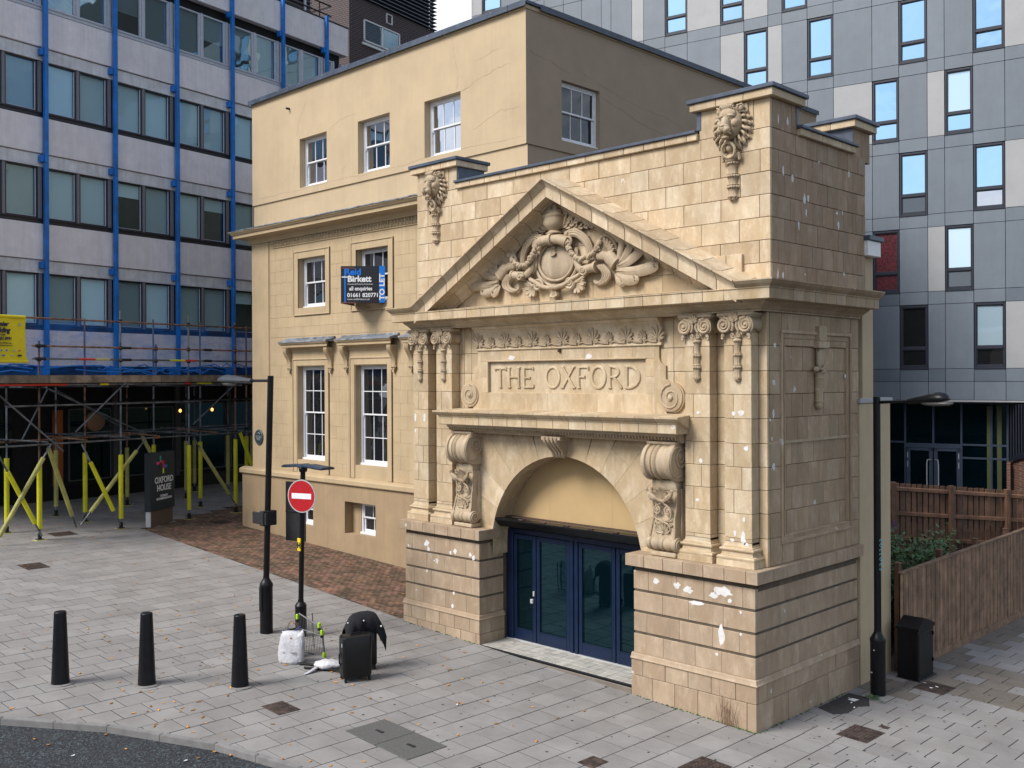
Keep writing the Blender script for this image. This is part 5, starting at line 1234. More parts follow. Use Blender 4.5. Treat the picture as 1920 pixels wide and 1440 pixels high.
# windows
def sash(x0, x1, z0, z1, y, cols, rows, glass, name='sash_window', fl=None, horn=True, ajar=.0):
    """double hung sash: outer frame, two sashes with bars, panes; rows = panes per sash"""
    fl = fl or (lambda v: v); W = MB(); e = .05
    def B(mb, a, b, c_, d, z_, f, ch=.004): 
        t = MB(); t.cbox(a, b, c_, d, z_, f, ch); mb.add([fl(v) for v in t.v], t.f)
    B(W, x0, x0+.07, y, y+.12, z0, z1); B(W, x1-.07, x1, y, y+.12, z0, z1); B(W, x0+.07, x1-.07, y, y+.12, z1-.06, z1); B(W, x0-.01, x1+.01, y-.05, y+.12, z0, z0+.06)
    w_ = W.build(name, M['sash'], OB); zm = (z0+z1)/2+.02
    for k, (a, b, yy) in enumerate(((z0+.06, zm+.03, y+.055), (zm-.02, z1-.06, y+.015))):
        s = MB(); xa, xb = x0+.07, x1-.07
        B(s, xa, xa+.05, yy, yy+.035, a, b); B(s, xb-.05, xb, yy, yy+.035, a, b); B(s, xa+.05, xb-.05, yy, yy+.035, a, a+(.08 if k == 0 else .045)); B(s, xa+.05, xb-.05, yy, yy+.035, b-.05, b)
        zi0, zi1 = a+(.08 if k == 0 else .045), b-.05
        for c_ in range(1, cols): xx = xa+.05+(xb-xa-.1)*c_/cols; B(s, xx-.012, xx+.012, yy+.005, yy+.03, zi0, zi1, .003)
        for r_ in range(1, rows): zz = zi0+(zi1-zi0)*r_/rows; B(s, xa+.05, xb-.05, yy+.006, yy+.029, zz-.012, zz+.012, .003)
        if k and horn: B(s, xa+.005, xa+.045, yy, yy+.035, a-.06, a)
        so = s.build('sash', M['sash'], w_)
        for c_ in range(cols):
            for r_ in range(rows):
                xa_ = xa+.05+(xb-xa-.1)*c_/cols; xb_ = xa+.05+(xb-xa-.1)*(c_+1)/cols; za_ = zi0+(zi1-zi0)*r_/rows; zb_ = zi0+(zi1-zi0)*(r_+1)/rows
                g_ = MB(); j = random.uniform(-.003, .003); g_.add([fl(v) for v in [(xa_, yy+.02+j, za_), (xb_, yy+.02-j, za_), (xb_, yy+.02, zb_), (xa_, yy+.02, zb_)]], [(0,1,2,3)]); P_ = g_
                P_.build('pane', M[glass], w_)
    return w_
for i, (a, b, c_, d) in enumerate(top_h): sash(a, b, c_, d, YT+.20, 3, 1, 'dglass2')
for i, (a, b, c_, d) in enumerate(mid_h):
    if i < 2: sash(a, b, c_, d, YT+.20, 3, 1, 'dglass')
for i, (a, b, c_, d) in enumerate(tall_h):
    if i < 2: sash(a, b, c_, d, YT+.20, 3, 2, 'dglass')
for i, (a, b, c_, d) in enumerate(low_h):
    if i < 2: sash(a+.42, b, c_, d, YT+.18, 2, 1, 'dglass', horn=False); 
for a, b, c_, d in low_h[:2]: mb = MB(); mb.box(a, a+.43, YT+.16, YT+.3, c_, d); mb.build('reveal_infill', M['render_low'], OB)
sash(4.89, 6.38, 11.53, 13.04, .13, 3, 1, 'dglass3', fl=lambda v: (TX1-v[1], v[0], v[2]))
# moulded architraves
def arch_frame(x0, x1, z0, z1, w_, d, skip_bottom=False, name='window_surround'):
    mb = MB(); y = YT
    for k, (ww, dd) in enumerate(((w_, d*.55), (.035, d))):
        a0, a1, b0, b1 = (x0-w_, x1+w_, z0-w_, z1+w_) if k else (x0-w_, x1+w_, z0-w_, z1+w_)
        mb.cbox(a0, a0+ww, y-dd, y+.02, b0, b1, .006); mb.cbox(a1-ww, a1, y-dd, y+.02, b0, b1, .006); mb.cbox(a0+ww, a1-ww, y-dd, y+.02, b1-ww, b1, .006)
        mb.cbox(a0+ww, a1-ww, y-dd, y+.02, b0, b0+ww, .006)
    return mb.build(name, M['render_mid'], OB)
for a, b, c_, d in mid_h[:2]: arch_frame(a, b, c_, d, .235, .05)
for a, b, c_, d in tall_h: 
    mb = MB(); y = YT
    for ww, dd in ((.22, .025), (.04, .05)):
        mb.cbox(a-.24, a-.24+ww, y-dd, y+.02, 2.72, d+.24, .006); mb.cbox(b+.24-ww, b+.24, y-dd, y+.02, 2.72, d+.24, .006); mb.cbox(a-.24+ww, b+.24-ww, y-dd, y+.02, d+.24-ww, d+.24, .006)
    mb.build('window_surround', M['render_mid'], OB)
    # hood with lead and pair of scroll brackets
    hx0, hx1 = a-.50, b+.50; mb = MB()
    hp = [(.0, 6.40), (-.03, 6.40), (-.05, 6.46), (-.10, 6.50), (-.12, 6.53), (-.27, 6.55), (-.28, 6.56), (-.28, 6.62), (-.32, 6.65), (-.34, 6.68), (-.34, 6.70), (0, 6.76)]
    mb.sweepprof([[(hx0-.02+.3+o, YT+o, z) for o, z in hp], [(hx1+.02-.3-o, YT+o, z) for o, z in hp]]); mb.box(a-.24, b+.24, YT-.03, YT+.02, d+.24, 6.40); mb.build('window_hood', M['render_mid'], OB)
    mb = MB(); mb.sweepprof([[(xx, YT-.36+random.uniform(-.01, .01), 6.70), (xx, YT-.35, 6.735+random.uniform(-.008,.008)), (xx, YT-.08, 6.80), (xx, YT-.07, 6.85), (xx, YT+.0, 6.85), (xx, YT, 6.70)] for xx in [hx0-.06+(hx1-hx0+.12)*q/8 for q in range(9)]]); mb.build('hood_lead', M['lead'], OB)
    for cx in (a-.36, b+.36):
        mb = MB(); w2 = .085
        bp = [(6.52, -.24), (6.46, -.25), (6.38, -.235), (6.28, -.17), (6.16, -.10), (6.05, -.075), (5.96, -.085), (5.91, -.10)]
        mb.sweepprof([[(cx-w2, YT+y_, z), (cx-w2*.5, YT+y_-.03, z), (cx, YT+y_+.0, z), (cx+w2*.5, YT+y_-.03, z), (cx+w2, YT+y_, z), (cx+w2, YT+.02, z), (cx-w2, YT+.02, z)] for z, y_ in bp])
        for s in (-1, 1):
            pts = [(cx+s*w2, YT-.14+.075*(.15+.85*q/16)*math.cos(-4.4*math.pi*(1-q/16)), 6.43+.075*(.15+.85*q/16)*math.sin(-4.4*math.pi*(1-q/16))) for q in range(17)]; mb.tube(pts, .014, 5)
            spiral(mb, cx+s*.05, 5.90, YT-.07, .055, 1.4, .016, s)
        petal(mb, cx, 5.90, YT-.04, math.pi, .14, .05, .06); petal(mb, cx, 5.92, YT-.06, math.pi+.7, .1, .035, .04); petal(mb, cx, 5.92, YT-.06, math.pi-.7, .1, .035, .04)
        mb.build('scroll_bracket', M['render_mid'], OB, smooth=True, auto=45)
# faint ashlar courses standing on the painted wall
def ashlar(x0, x1, z0, z1, h, L, name='ashlar_stone'):
    r = 0; z = z0
    global _ash
    while z < z1-.1:
        x = x0 + (-(r % 2)*L/2); 
        while x < x1:
            a, b = max(x, x0), min(x+L, x1)
            if b-a > .12:
                key = (round(b-a, 2), round(h, 2)); ob = _ash.get(key)
                if ob is None:
                    mb = MB(); mb.cbox(.002, b-a-.002, -.007, .02, .002, h-.002, .0025); ob = mb.build(name, M['render_mid'], OB); ob.matrix_basis = Matrix.Translation((a, YT, z)); _ash[key] = ob
                else: inst(ob, Matrix.Translation((a, YT-random.uniform(0, .0015), z)), OB)
            x += L
        z += h; r += 1
_ash = {}
ashlar(-16.50, -15.56, 2.72, 6.36, .365, .62); ashlar(-13.50, -12.6, 2.72, 6.36, .365, .62); ashlar(-19.74, -18.50, 2.72, 6.36, .365, .62)
ashlar(-19.74, -9.5, 6.90, 7.50, .30, .92); ashlar(-16.44, -15.4, 7.52, 9.7, .365, .6); ashlar(-13.4, -12.5, 7.52, 9.7, .365, .6); ashlar(-19.74, -18.45, 7.52, 9.7, .365, .62)
cr_ = MB(); rc = random.Random(4)
def crack(pts, r=.006, side=False):
    P = []
    for a, b in zip(pts[:-1], pts[1:]):
        for k in range(7): t = k/7; P.append((a[0]+(b[0]-a[0])*t+rc.gauss(0, .018), a[1]+(b[1]-a[1])*t+rc.gauss(0, .018)))
    P.append(pts[-1]); cr_.tube([(TX1+.0005, p[0], p[1]) if side else (p[0], YT-.0005, p[1]) for p in P], [r*.6*rc.uniform(.3, 1.2) for _ in P], 4)
crack([(-11.0, 14.4), (-10.95, 13.9), (-10.8, 13.5), (-10.85, 13.05)]); crack([(-10.7, 12.95), (-9.6, 13.25), (-8.9, 13.3)], .008); crack([(-10.2, 13.6), (-9.2, 13.75)], .005); crack([(-18.2, 13.1), (-18.05, 13.6), (-17.6, 14.2)], .005); crack([(-16.5, 13.0), (-16.0, 13.2), (-15.2, 13.25)], .005)
crack([(-20.5, 11.45), (-18.2, 11.42), (-16.0, 11.46), (-13.4, 11.43), (-11.0, 11.47), (-8.5, 11.44)], .006); crack([(-18.4, 11.8), (-18.3, 12.6)], .004); crack([(-15.6, 11.9), (-15.9, 11.6)], .004); crack([(-10.3, 11.9), (-9.2, 12.2), (-8.6, 12.15)], .005)
crack([(3.7, 13.5), (4.6, 13.4), (5.2, 13.25)], .009, True); crack([(6.4, 12.9), (7.4, 12.7), (8.6, 12.45), (10, 12.35)], .010, True); crack([(5.6, 13.4), (7.5, 13.0), (9.2, 12.9), (11, 12.6)], .006, True)
cr_.build('render_cracks', M['render_side'], OB, kind='stuff')
# small pipe stub, plaque
mb = MB(); mb.cyl((-18.6, YT-.12, 14.02), (-18.6, YT+.05, 14.02), .035, 8); mb.build('overflow_pipe', M['blackm'], OB)
pq = root('wall_plaque', (-20.40, YT-.03, 3.70), 'small round dark green plaque on the corner of the ochre building', 'plaque')
T = Matrix.Translation((-20.40, YT-.02, 3.70)) @ Matrix.Rotation(R(90), 4, 'X')
mb = MB(); mb.lathe([(.25, 0), (.25, .03), (.235, .04), (.001, .041)], (0,0,0), 36, T); mb.build('plaque_disc', M['plaq'], pq, smooth=True, auto=30)
mb = MB(); mb.tube([(-20.40+.225*math.cos(t), YT-.064, 3.70+.225*math.sin(t)) for t in [2*math.pi*i/32 for i in range(33)]], .008, 5); mb.build('plaque_rim', M['signblue'] if False else flat('plaque_rim', (.12,.15,.22)), pq)
mb = MB()
for z, w_ in ((3.74, .15), (3.70, .17), (3.66, .12), (3.62, .09)): 
    x = -20.40-w_
    while x < -20.40+w_: mb.box(x, x+.014, YT-.066, YT-.06, z-.008, z+.008); x += .024
mb.tube([(-20.40+.08*math.cos(t), YT-.064, 3.80+.05*math.sin(t)) for t in [math.pi*i/10 for i in range(11)]], .008, 5); mb.build('plaque_lettering', M['signgrey'], pq, kind='stuff')
# chimney pot behind the parapet
CHX = (-7.62-1.75, 7.0, 13.62)
cpz = root('chimney_pot', (-9.0, 7.0, 14.0), 'terracotta chimney pot rising behind the ochre parapet corner', 'chimney pot')
mb = MB(); mb.lathe([(.16, -.3), (.16, .9), (.19, .92), (.19, .98), (.16, 1.0), (.16, 1.35), (.2, 1.37), (.2, 1.5), (.001, 1.5)], CHX, 18); mb.build('pot', M['terra'], cpz, smooth=True, auto=40)
mb = MB(); mb.cbox(-9.25, -8.75, 6.7, 7.3, 13.9, 14.3, .02); mb.build('chimney_cap', M['render_side'], cpz)
# ---- to-let board fixed in a V over the middle window
vb = root('to_let_board', (-13.72, YT, 8.2), 'black and blue letting board projecting in a V from the ochre wall', 'letting board')
rt = Vector((CR[0], CR[1], 0)); W1, H1 = 1.22, 1.02; A = Vector((-13.76, YT-.08, 0)) - rt*W1
FM = face_matrix((A.x, A.y, 7.70), tuple(rt), (0, 0, 1))
def onboard(mb, x0, x1, z0, z1, d0, d1): t = MB(); t.box(x0, x1, z0, z1, d0, d1); mb.add(t.v, t.f, FM)
mb = MB(); onboard(mb, 0, 1.06, 0, H1, -.012, .0); mb.build('board_panel', M['signblk'], vb)
mb = MB(); onboard(mb, 1.06, W1, 0, H1, -.012, .0); onboard(mb, .09, .13, .0, .96, .0, .004); mb.build('blue_strip', M['signblue'], vb)
mb = MB(); onboard(mb, .02, .27, .70, .73, .004, .008); mb.build('logo_bar', M['signwhite'], vb)
def bt(s, x, z, size, mt, sx=1.0, bold=0.0): text(s, size, FM @ Matrix.Translation((x, z, .003)), M[mt], vb, sx=sx, bold=bold, ext=.002)
bt('Reid', .10, .775, .255, 'signblue', 1.0, .008); bt('Birkett', .18, .585, .235, 'signwhite', 1.0, .008); bt('Commercial Property Consultants', .18, .50, .055, 'signwhite', .92)
bt('all enquiries', .23, .345, .15, 'signwhite', .88, .004); bt('01661 820771', .17, .16, .155, 'signwhite', .98, .004); bt('www.reidbirkett.co.uk', .17, .075, .07, 'signwhite', .98)
text('TO LET', .20, FM @ Matrix.Translation((1.205, .07, .003)) @ Matrix.Rotation(R(90), 4, 'Z'), M['signwhite'], vb, sx=1.12, bold=.006, ext=.002)
mb = MB(); B_ = Vector((-15.2, YT-.06, 0)); 
for z in (7.70, 8.66): mb.tube([(A.x, A.y, z), (B_.x, B_.y, z)], .022, 5); mb.tube([(A.x, A.y, z), (-13.8, YT-.05, z)], .02, 5)
mb.sweepprof([[(A.x-.01, A.y, 7.69), (A.x+.01, A.y+.02, 7.69), (A.x+.01, A.y+.02, 8.72), (A.x-.01, A.y, 8.72)], [(B_.x-.01, B_.y, 7.69), (B_.x+.01, B_.y, 7.69), (B_.x+.01, B_.y, 8.72), (B_.x-.01, B_.y, 8.72)]]); mb.build('timber_frame', flat('red_brown_timber', (.16,.055,.045)), vb)
# ---- pale return wall beside the portico and the annexe eaves above it
GW = root('garden_wall', (0.0, 4.2, 0), 'tall cream rendered wall behind the right lamp post', 'wall')
mb = MB(); mb.cbox(-.35, .0, 3.60, 4.88, -.2, 5.10, .01); mb.build('wall_body', surf('cream_render', (.50,.395,.255), .85, .05, 1.5, 30, .5, streak=.15, bd=.006), GW)
mb = MB(); mb.cbox(-.38, .03, 3.56, 4.93, 5.10, 5.19, .01); mb.build('wall_coping', M['clad_lt'], GW)
AN = root('annexe', (-.3, 5.5, 0), 'narrow ochre annexe with white eaves projecting behind the portico', 'annexe')
mb = MB(); mb.box(-3.2, -.02, 3.76, 4.20, -.2, 7.82); mb.build('annexe_wall', M['render'], AN)
mb = MB(); mb.cbox(-3.2, .13, 3.70, 4.22, 7.80, 8.08, .01); mb.build('eaves_fascia', M['white'], AN)
mb = MB(); mb.cbox(-3.25, .17, 3.68, 4.28, 8.08, 8.17, .01); mb.build('eaves_flashing', M['flash'], AN)
# ------------------------------------------------------------------ office block on the left (own frame: u along the face, w towards the street)
TH = R(-10.5); U = Vector((math.sin(TH), math.cos(TH), 0)); Nn = Vector((U.y, -U.x, 0))
OFF = Matrix(((U.x, Nn.x, 0, -22.47), (U.y, Nn.y, 0, -2.6), (0, 0, 1, 0), (0, 0, 0, 1)))
FO = OFF @ Matrix.Translation((0, -3, 0))
OF = root('office_block', FO @ Matrix.Translation((6, 0, .9)), 'pale panelled office block with bright blue vertical fins', 'office building')
WM[OF.name] = FO @ Matrix.Translation((6, 0, .9))
def ob(mb, name, mat, parent, **k):
    """build a mesh given in the office frame"""
    mb.v = [tuple(FO @ Vector(p)) for p in mb.v]; 
    # u,w,z is left-handed here, so flip the faces
    mb.f = [tuple(reversed(f)) for f in mb.f]
    return mb.build(name, mat, parent, **k)
FIN = [-3.2, -.6, 2.01, 4.58, 7.17, 9.77, 12.43, 14.97]
END = 16.22
lev = [6.05, 9.54, 13.03, 16.53]
mb = MB(); mb.box(-3.3, END-.02, -14, -.30, 5.7, 20.0); mb.box(-3.3, END-.02, -.3, -.22, 20.0, 21.0); ob(mb, 'dark_body', M['dark'], OF)
for k, zb in enumerate(lev):
    topf = (k == 3)
    # storey above zb: panel, sill, glazing, beam
    zp1 = zb+1.18; zs1 = zp1+.17; zw1 = zb+3.05; zb1 = zb+3.47
    for i in range(len(FIN)):
        u0 = FIN[i]+.06; u1 = (FIN[i+1] if i+1 < len(FIN) else END)-.06+.055
        if i+1 == len(FIN): u1 = END
        vis = seen(*(FO @ Vector(((u0+u1)/2, 0, zb+1.5))), 250)
        if not vis: continue
        mb = MB(); mb.cbox(u0-.055, u1, -.30, .0, zb, zp1, .012); ob(mb, 'precast_panel', M['precast'], OF)
        mb = MB(); mb.cbox(u0-.055, u1, -.3, .0 if topf else -.02, zp1+.015, zs1, .008); mb.cbox(u0-.055, u1, -.3, .035, zs1-.045, zs1, .006); ob(mb, 'window_sill', M['offframe_lt' if topf else 'offframe_dk'], OF)
        if k < 3:
            mb = MB(); mb.cbox(u0-.055, u1, -.3, -.06, zw1+.05, zb1, .01); ob(mb, 'concrete_beam', M['conc'], OF)
            mb = MB(); mb.cbox(u0-.055, u1, -.3, -.01, zw1, zw1+.045, .005); ob(mb, 'beam_drip', M['conc'], OF)
        # two windows
        mid = (u0+u1)/2-.02; fr = 'offframe_lt' if topf else 'offframe'
        for j, (a, b) in enumerate(((u0+.0, mid-.05), (mid+.05, u1-.14))):
            if i+1 == len(FIN) and j: continue
            if b-a < .3: continue
            W = MB(); y = -.12; e = .055
            W.cbox(a, a+e, y-.08, y+.03, zs1, zw1, .006); W.cbox(b-e, b, y-.08, y+.03, zs1, zw1, .006); W.cbox(a+e, b-e, y-.08, y+.03, zs1, zs1+e, .006); W.cbox(a+e, b-e, y-.08, y+.03, zw1-e, zw1, .006)
            wo = ob(W, 'window', M[fr if topf else 'offframe_dk'], OF)
            q = MB(); q.cbox(a+e, a+e+.02, y-.03, y+.01, zs1+e, zw1-e, .003); q.cbox(b-e-.02, b-e, y-.03, y+.015, zs1+e, zw1-e, .003); q.cbox(a+e, b-e, y-.03, y+.015, zs1+e, zs1+e+.02, .003); ob(q, 'inner_frame', M['offframe_lt'], wo)
            g_ = MB(); j_ = random.uniform(-.002, .002); g_.add([(a+e, y-.02+j_, zs1+e), (b-e, y-.02-j_, zs1+e), (b-e, y-.02, zw1-e), (a+e, y-.02, zw1-e)], [(0,1,2,3)]); ob(g_, 'pane', M['offglass_top' if topf else 'offglass'], wo)
            r = random.random(); hb = (zw1-zs1)*(1 if r < .72 else random.choice((.3, .55, 1)))
            if r < .97:
                g_ = MB(); g_.box(a+e, b-e, y-.11, y-.10, zw1-hb, zw1); ob(g_, 'blind', M['blind'], wo)
        P = MB(); P.cbox(mid-.05, mid+.05, -.25, -.05, zs1, zw1, .008); ob(P, 'mullion', M[fr], OF)
        P = MB(); P.cbox(u1-.13, u1-.005, -.25, -.05, zs1, zw1, .008); ob(P, 'mullion', M[fr], OF)
# top fascia with the roof edge
for i in range(len(FIN)):
    u0 = FIN[i]; u1 = FIN[i+1] if i+1 < len(FIN) else END+.22
    mb = MB(); mb.cbox(u0+.004, u1-.004, -.25, .04, 19.98, 21.22, .012); ob(mb, 'precast_panel', M['precast'], OF)
mb = MB(); mb.cbox(-3.3, END+.24, -.3, .07, 21.225, 21.28, .01); ob(mb, 'roof_edge', M['offframe_dk'], OF)
mb = MB(); mb.cbox(END-.02, END+.2, -6, -.26, 19.98, 21.22, .01); ob(mb, 'end_fascia', M['precast'], OF)
for i, u in enumerate(FIN):
    if not seen(*(FO @ Vector((u, 0, 12))), 300): continue
    for a, b in zip([5.75]+[l-.32 for l in lev[1:]]+[20.4], [l-.33 for l in lev[1:]]+[20.39]+[21.35]):
        if u > 13 and a < 12: continue
        mb = MB(); mb.cbox(u-.065, u+.065, .10, .23, a, b, .006); f = ob(mb, 'vertical_fin', M['fin'], OF)
    for l in lev[1:]+[20.05]:
        mb = MB(); mb.cbox(u-.15, u-.065, -.05, .17, l-.30, l-.08, .006); mb.box(u-.05, u+.05, -.05, .12, l-.3, l-.08); ob(mb, 'fin_bracket', M['fin'], OF)
    for z0 in (5.75,):
        mb = MB(); mb.cbox(u-.25, u-.065, -.05, .2, 5.75, 6.0, .006); ob(mb, 'fin_bracket', M['fin'], OF)
# recessed ground floor under the overhang
mb = MB(); mb.box(-3.3, 30, -3.9, -3.8, .3, 5.75); ob(mb, 'ground_floor_wall', M['blackm'], OF)  # black wall and soffit: shade under the overhang put into the colour
mb = MB(); mb.box(-3.3, 24, -3.9, -.3, 5.62, 5.70); ob(mb, 'soffit', M['blackm'], OF)
mb = MB(); mb.box(4.9, 24, -3.79, -3.6, .3, 1.6); ob(mb, 'shop_stall_riser', M['black'], OF)
for (u0, u1, z0, z1) in ((5.2, 7.0, 1.75, 4.5), (7.3, 9.9, 1.75, 4.5), (10.2, 12.6, 1.75, 4.6), (12.9, 15.2, 1.75, 4.6)):
    W = MB()
    for a, b, c_, d in ((u0, u0+.05, z0, z1), (u1-.05, u1, z0, z1), (u0, u1, z0, z0+.05), (u0, u1, z1-.05, z1)): W.cbox(a, b, -3.78, -3.7, c_, d, .005)
    wo = ob(W, 'shopfront_window', flat('dim_frame', (.10,.105,.11)), OF)  # white frames toned down; the recess's shade sits in the colour
    g_ = MB(); g_.add([(u0, -3.74, z0), (u1, -3.74, z0), (u1, -3.74, z1), (u0, -3.74, z1)], [(0,1,2,3)]); ob(g_, 'pane', M['doorglass'], wo)
for u in (7.15, 10.05, 12.75):
    mb = MB(); mb.cbox(u-.09, u+.09, -3.78, -3.62, .9, 5.6, .008); ob(mb, 'shopfront_pier', surf('dim_pier', (.09,.09,.09)), OF)
mb = MB(); mb.cbox(4.05, 4.32, -2.9, -2.65, 1.75, 4.5, .01); ob(mb, 'orange_column', M['orange'], OF)
mb = MB(); mb.box(.0, 3.0, -3.78, -3.7, 1.2, 4.6); ob(mb, 'rear_glazing', M['doorglass'], OF)
for i, (u, w_, z) in enumerate(((5.05, -1.8, 4.08),)):
    T = FO @ Matrix.Translation((u, w_, z)) @ Matrix.Rotation(R(90), 4, 'X')
    mb = MB(); mb.lathe([(.001, -.09), (.30, -.09), (.36, -.05), (.37, .05), (.3, .1), (.001, .1)], (0,0,0), 24, T); o = mb.build('disc_lamp', M['lampw'], None, smooth=True, auto=40); tag(o, 'round wooden disc lamp hanging in the dark ground floor', 'lamp')
for i, (px_, py_) in enumerate(((361, 768), (420, 768))):
    # two lit bulbs behind the scaffolding
    u = (8.6, 10.15)[i]; p = FO @ Vector((u, -1.6, 4.36)); mb = MB(); mb.ell(tuple(p), (.055, .055, .07), 10, 6); mb.cyl((p.x, p.y, p.z+.06), (p.x, p.y, p.z+.5), .008, 5)
    o = MB(); o.ell(tuple(p), (.055, .055, .07), 10, 6); R_ = root('pendant_bulb', tuple(p), 'lit orange bulb hanging in the shopfront, '+('left one nearer the lamp post' if i == 0 else 'right one beside the ochre corner'), 'light bulb', 'lit bulbs in the dark shopfront')
    o.build('bulb', M['bulb'], R_, smooth=True); c_ = MB(); c_.cyl((p.x, p.y, p.z+.07), (p.x, p.y, 5.6), .01, 5); c_.build('cord', M['blackm'], R_)
# plum brick tower and louvred plant room behind
BT = root('brick_tower', FO @ Matrix.Translation((26, -9, .9)), 'dark plum brick tower with louvres rising behind the office block', 'tower')
mb = MB(); mb.box(22.94, 30.28, -14, -6.0, .5, 26.2); ob(mb, 'tower_wall', M['tower'], BT)
for i in range(16):
    z = 26.25+i*.22; mb = MB(); mb.sweepprof([[(u, -5.85, z), (u, -5.85, z+.03), (u, -6.3, z+.16), (u, -6.3, z+.12)] for u in (22.9, 30.34)]); mb.sweepprof([[(30.34, -5.85, z), (30.34, -5.85, z+.03), (30.3, -6.3, z+.16), (30.3, -6.3, z+.12)], [(30.34, -13, z), (30.34, -13, z+.03), (30.3, -13, z+.16), (30.3, -13, z+.12)]]); ob(mb, 'louvre', M['clad'], BT)
mb = MB(); mb.box(23.0, 30.25, -14, -6.4, 26.2, 30.5); ob(mb, 'plant_room', M['tower'], BT)
for (u0, u1, z0, z1) in ((24.05, 27.05, 23.95, 25.15), (29.0, 30.1, 23.75, 24.4)):
    q = MB(); q.cbox(u0-.12, u1+.2, -6.05, -5.9, z0-.22, z0-.08, .01); ob(q, 'window_sill', M['white'], BT)
    u = u0
    W = MB()
    for a, b, c_, d in ((u0, u0+.08, z0, z1), (u1-.08, u1, z0, z1), (u0, u1, z0, z0+.08), (u0, u1, z1-.08, z1), ((u0+u1)/2-.05, (u0+u1)/2+.05, z0, z1)): W.cbox(a, b, -6.06, -5.93, c_, d, .008)
    wo = ob(W, 'window', M['white'], BT); g_ = MB(); g_.add([(u0, -5.98, z0), (u1, -5.98, z0), (u1, -5.98, z1), (u0, -5.98, z1)], [(0,1,2,3)]); ob(g_, 'pane', M['offglass'], wo)
mb = MB(); 
for a, b, c_, d in ((25.9, 26.4, 26.9-.4, 26.55), (25.9, 25.95, 26.0, 26.5), (26.35, 26.4, 26.0, 26.5), (25.9, 26.4, 26.0, 26.05)): mb.cbox(a, b, -6.02, -5.92, c_ if c_ < d else d, d if c_ < d else c_, .01)
mb.v = [(x, y, z-.55) for x, y, z in mb.v]; ob(mb, 'flue_outlet', M['white'], BT)
LR = root('louvred_plant_room', FO @ Matrix.Translation((15, -4, 21)), 'dark louvred rooftop screen with railing above the office block', 'plant screen')
mb = MB(); mb.box(6, 18.5, -6.2, -4.4, 20.5, 26); ob(mb, 'screen_box', M['offframe_dk'], LR)
for i in range(22):
    z = 21.3+i*.2; mb = MB(); mb.sweepprof([[(u, -4.3, z), (u, -4.28, z+.03), (u, -4.42, z+.16), (u, -4.42, z+.12)] for u in (6, 18.5)]); ob(mb, 'louvre', flat('brown_grey_louvre', (.12,.11,.11)), LR)
for u in (8, 10, 12, 14, 16, 18): mb = MB(); mb.cbox(u-.05, u+.05, -4.3, -4.2, 21, 26, .01); ob(mb, 'louvre_post', M['offframe_lt'], LR)
for z in (21.9, 22.35): mb = MB(); mb.tube([(6, -.8, z), (END, -.8, z), (END, -4, z)], .035, 6); ob(mb, 'guard_rail', M['blackm'], LR)
for u in (8, 10.5, 13, 15.5): mb = MB(); mb.cyl((u, -.8, 21.2), (u, -.8, 22.35), .03, 6); ob(mb, 'rail_post', M['blackm'], LR)
# ------------------------------------------------------------------ scaffolding under and in front of the overhang
SC = root('scaffolding', OFF @ Matrix.Translation((4, -1, .9)), 'tube scaffolding with yellow padded legs under the office block', 'scaffolding')
def sc(mb, name, mat, parent=None, **k):
    mb.v = [tuple(OFF @ Vector(p)) for p in mb.v]; mb.f = [tuple(reversed(f)) for f in mb.f]; return mb.build(name, mat, parent or SC, smooth=False, **k)
def gw(u, w_): p = OFF @ Vector((u, w_, 0)); return gz(p.x, p.y)
def tubeo(a, b, r=.03, mat='steel', name='scaffold_tube'):
    mb = MB(); mb.tube([a, b], r, 8); mb.f = mb.f; o = sc(mb, name, M[mat]); return o
def sleeve(par, a, b, mat='yellow', r=.075):
    mb = MB(); mb.tube([a, b], r, 10); sc(mb, 'foam_sleeve', M[mat], par)
def couple(par, u, w_, z):
    mb = MB(); mb.cbox(u-.05, u+.05, w_-.05, w_+.05, z-.06, z+.06, .012); sc(mb, 'coupler', M['blackm'], par)
posts = [(.05, 0, 6.75, 3.1), (2.78, 0, 7.78, 3.20), (5.40, 0, 7.80, 3.35), (7.41, 0, 7.6, 3.45), (-2.7, 0, 7.8, 3.1),
         (.04, -1.75, 5.6, 3.2), (2.76, -1.9, 7.6, 3.2), (5.4, -1.9, 7.7, 3.3), (7.4, -1.9, 7.7, 3.3), (9.4, -1.7, 7.6, 3.4), (4.1, 0, 6.75, 9),
         (2.78, -3.6, 5.5, 3.2), (5.8, -4.0, 5.5, 3.1), (8.4, -4.0, 5.5, 3.2), (10.6, -4.2, 5.5, 3.3), (-.6, -4.1, 5.5, 3.1), (9.9, -5.4, 5.5, 3.1), (12.2, -4.6, 5.5, 3.2)]
for i, (u, w_, zt, ys) in enumerate(posts):
    g0 = gw(u, w_); low = g0+.04 if ys < 9 else 5.5
    p = tubeo((u, w_, low), (u, w_, zt), .031, 'steel' if i % 3 else 'rust', 'scaffold_post')
    if ys < 9:
        sleeve(p, (u, w_, g0+.32), (u, w_, ys), 'yellow' if w_ > -3 else 'yellowf')
        mb = MB(); mb.cbox(u-.09, u+.09, w_-.09, w_+.09, g0-.01, g0+.035, .006); mb.cbox(u-.045, u+.045, w_-.045, w_+.045, g0+.03, g0+.2, .01); sc(mb, 'base_plate', M['blackm'], p)
        mb = MB(); mb.cbox(u-.17, u+.17, w_-.14, w_+.14, g0-.015, g0+.012, .008); sc(mb, 'sole_board', M['yellowf'], p)
    for z in (3.70, 4.85, 5.42, 6.2, 6.6, 7.45):
        if low < z < zt and (w_ == 0 or z < 5.5): couple(p, u, w_, z)
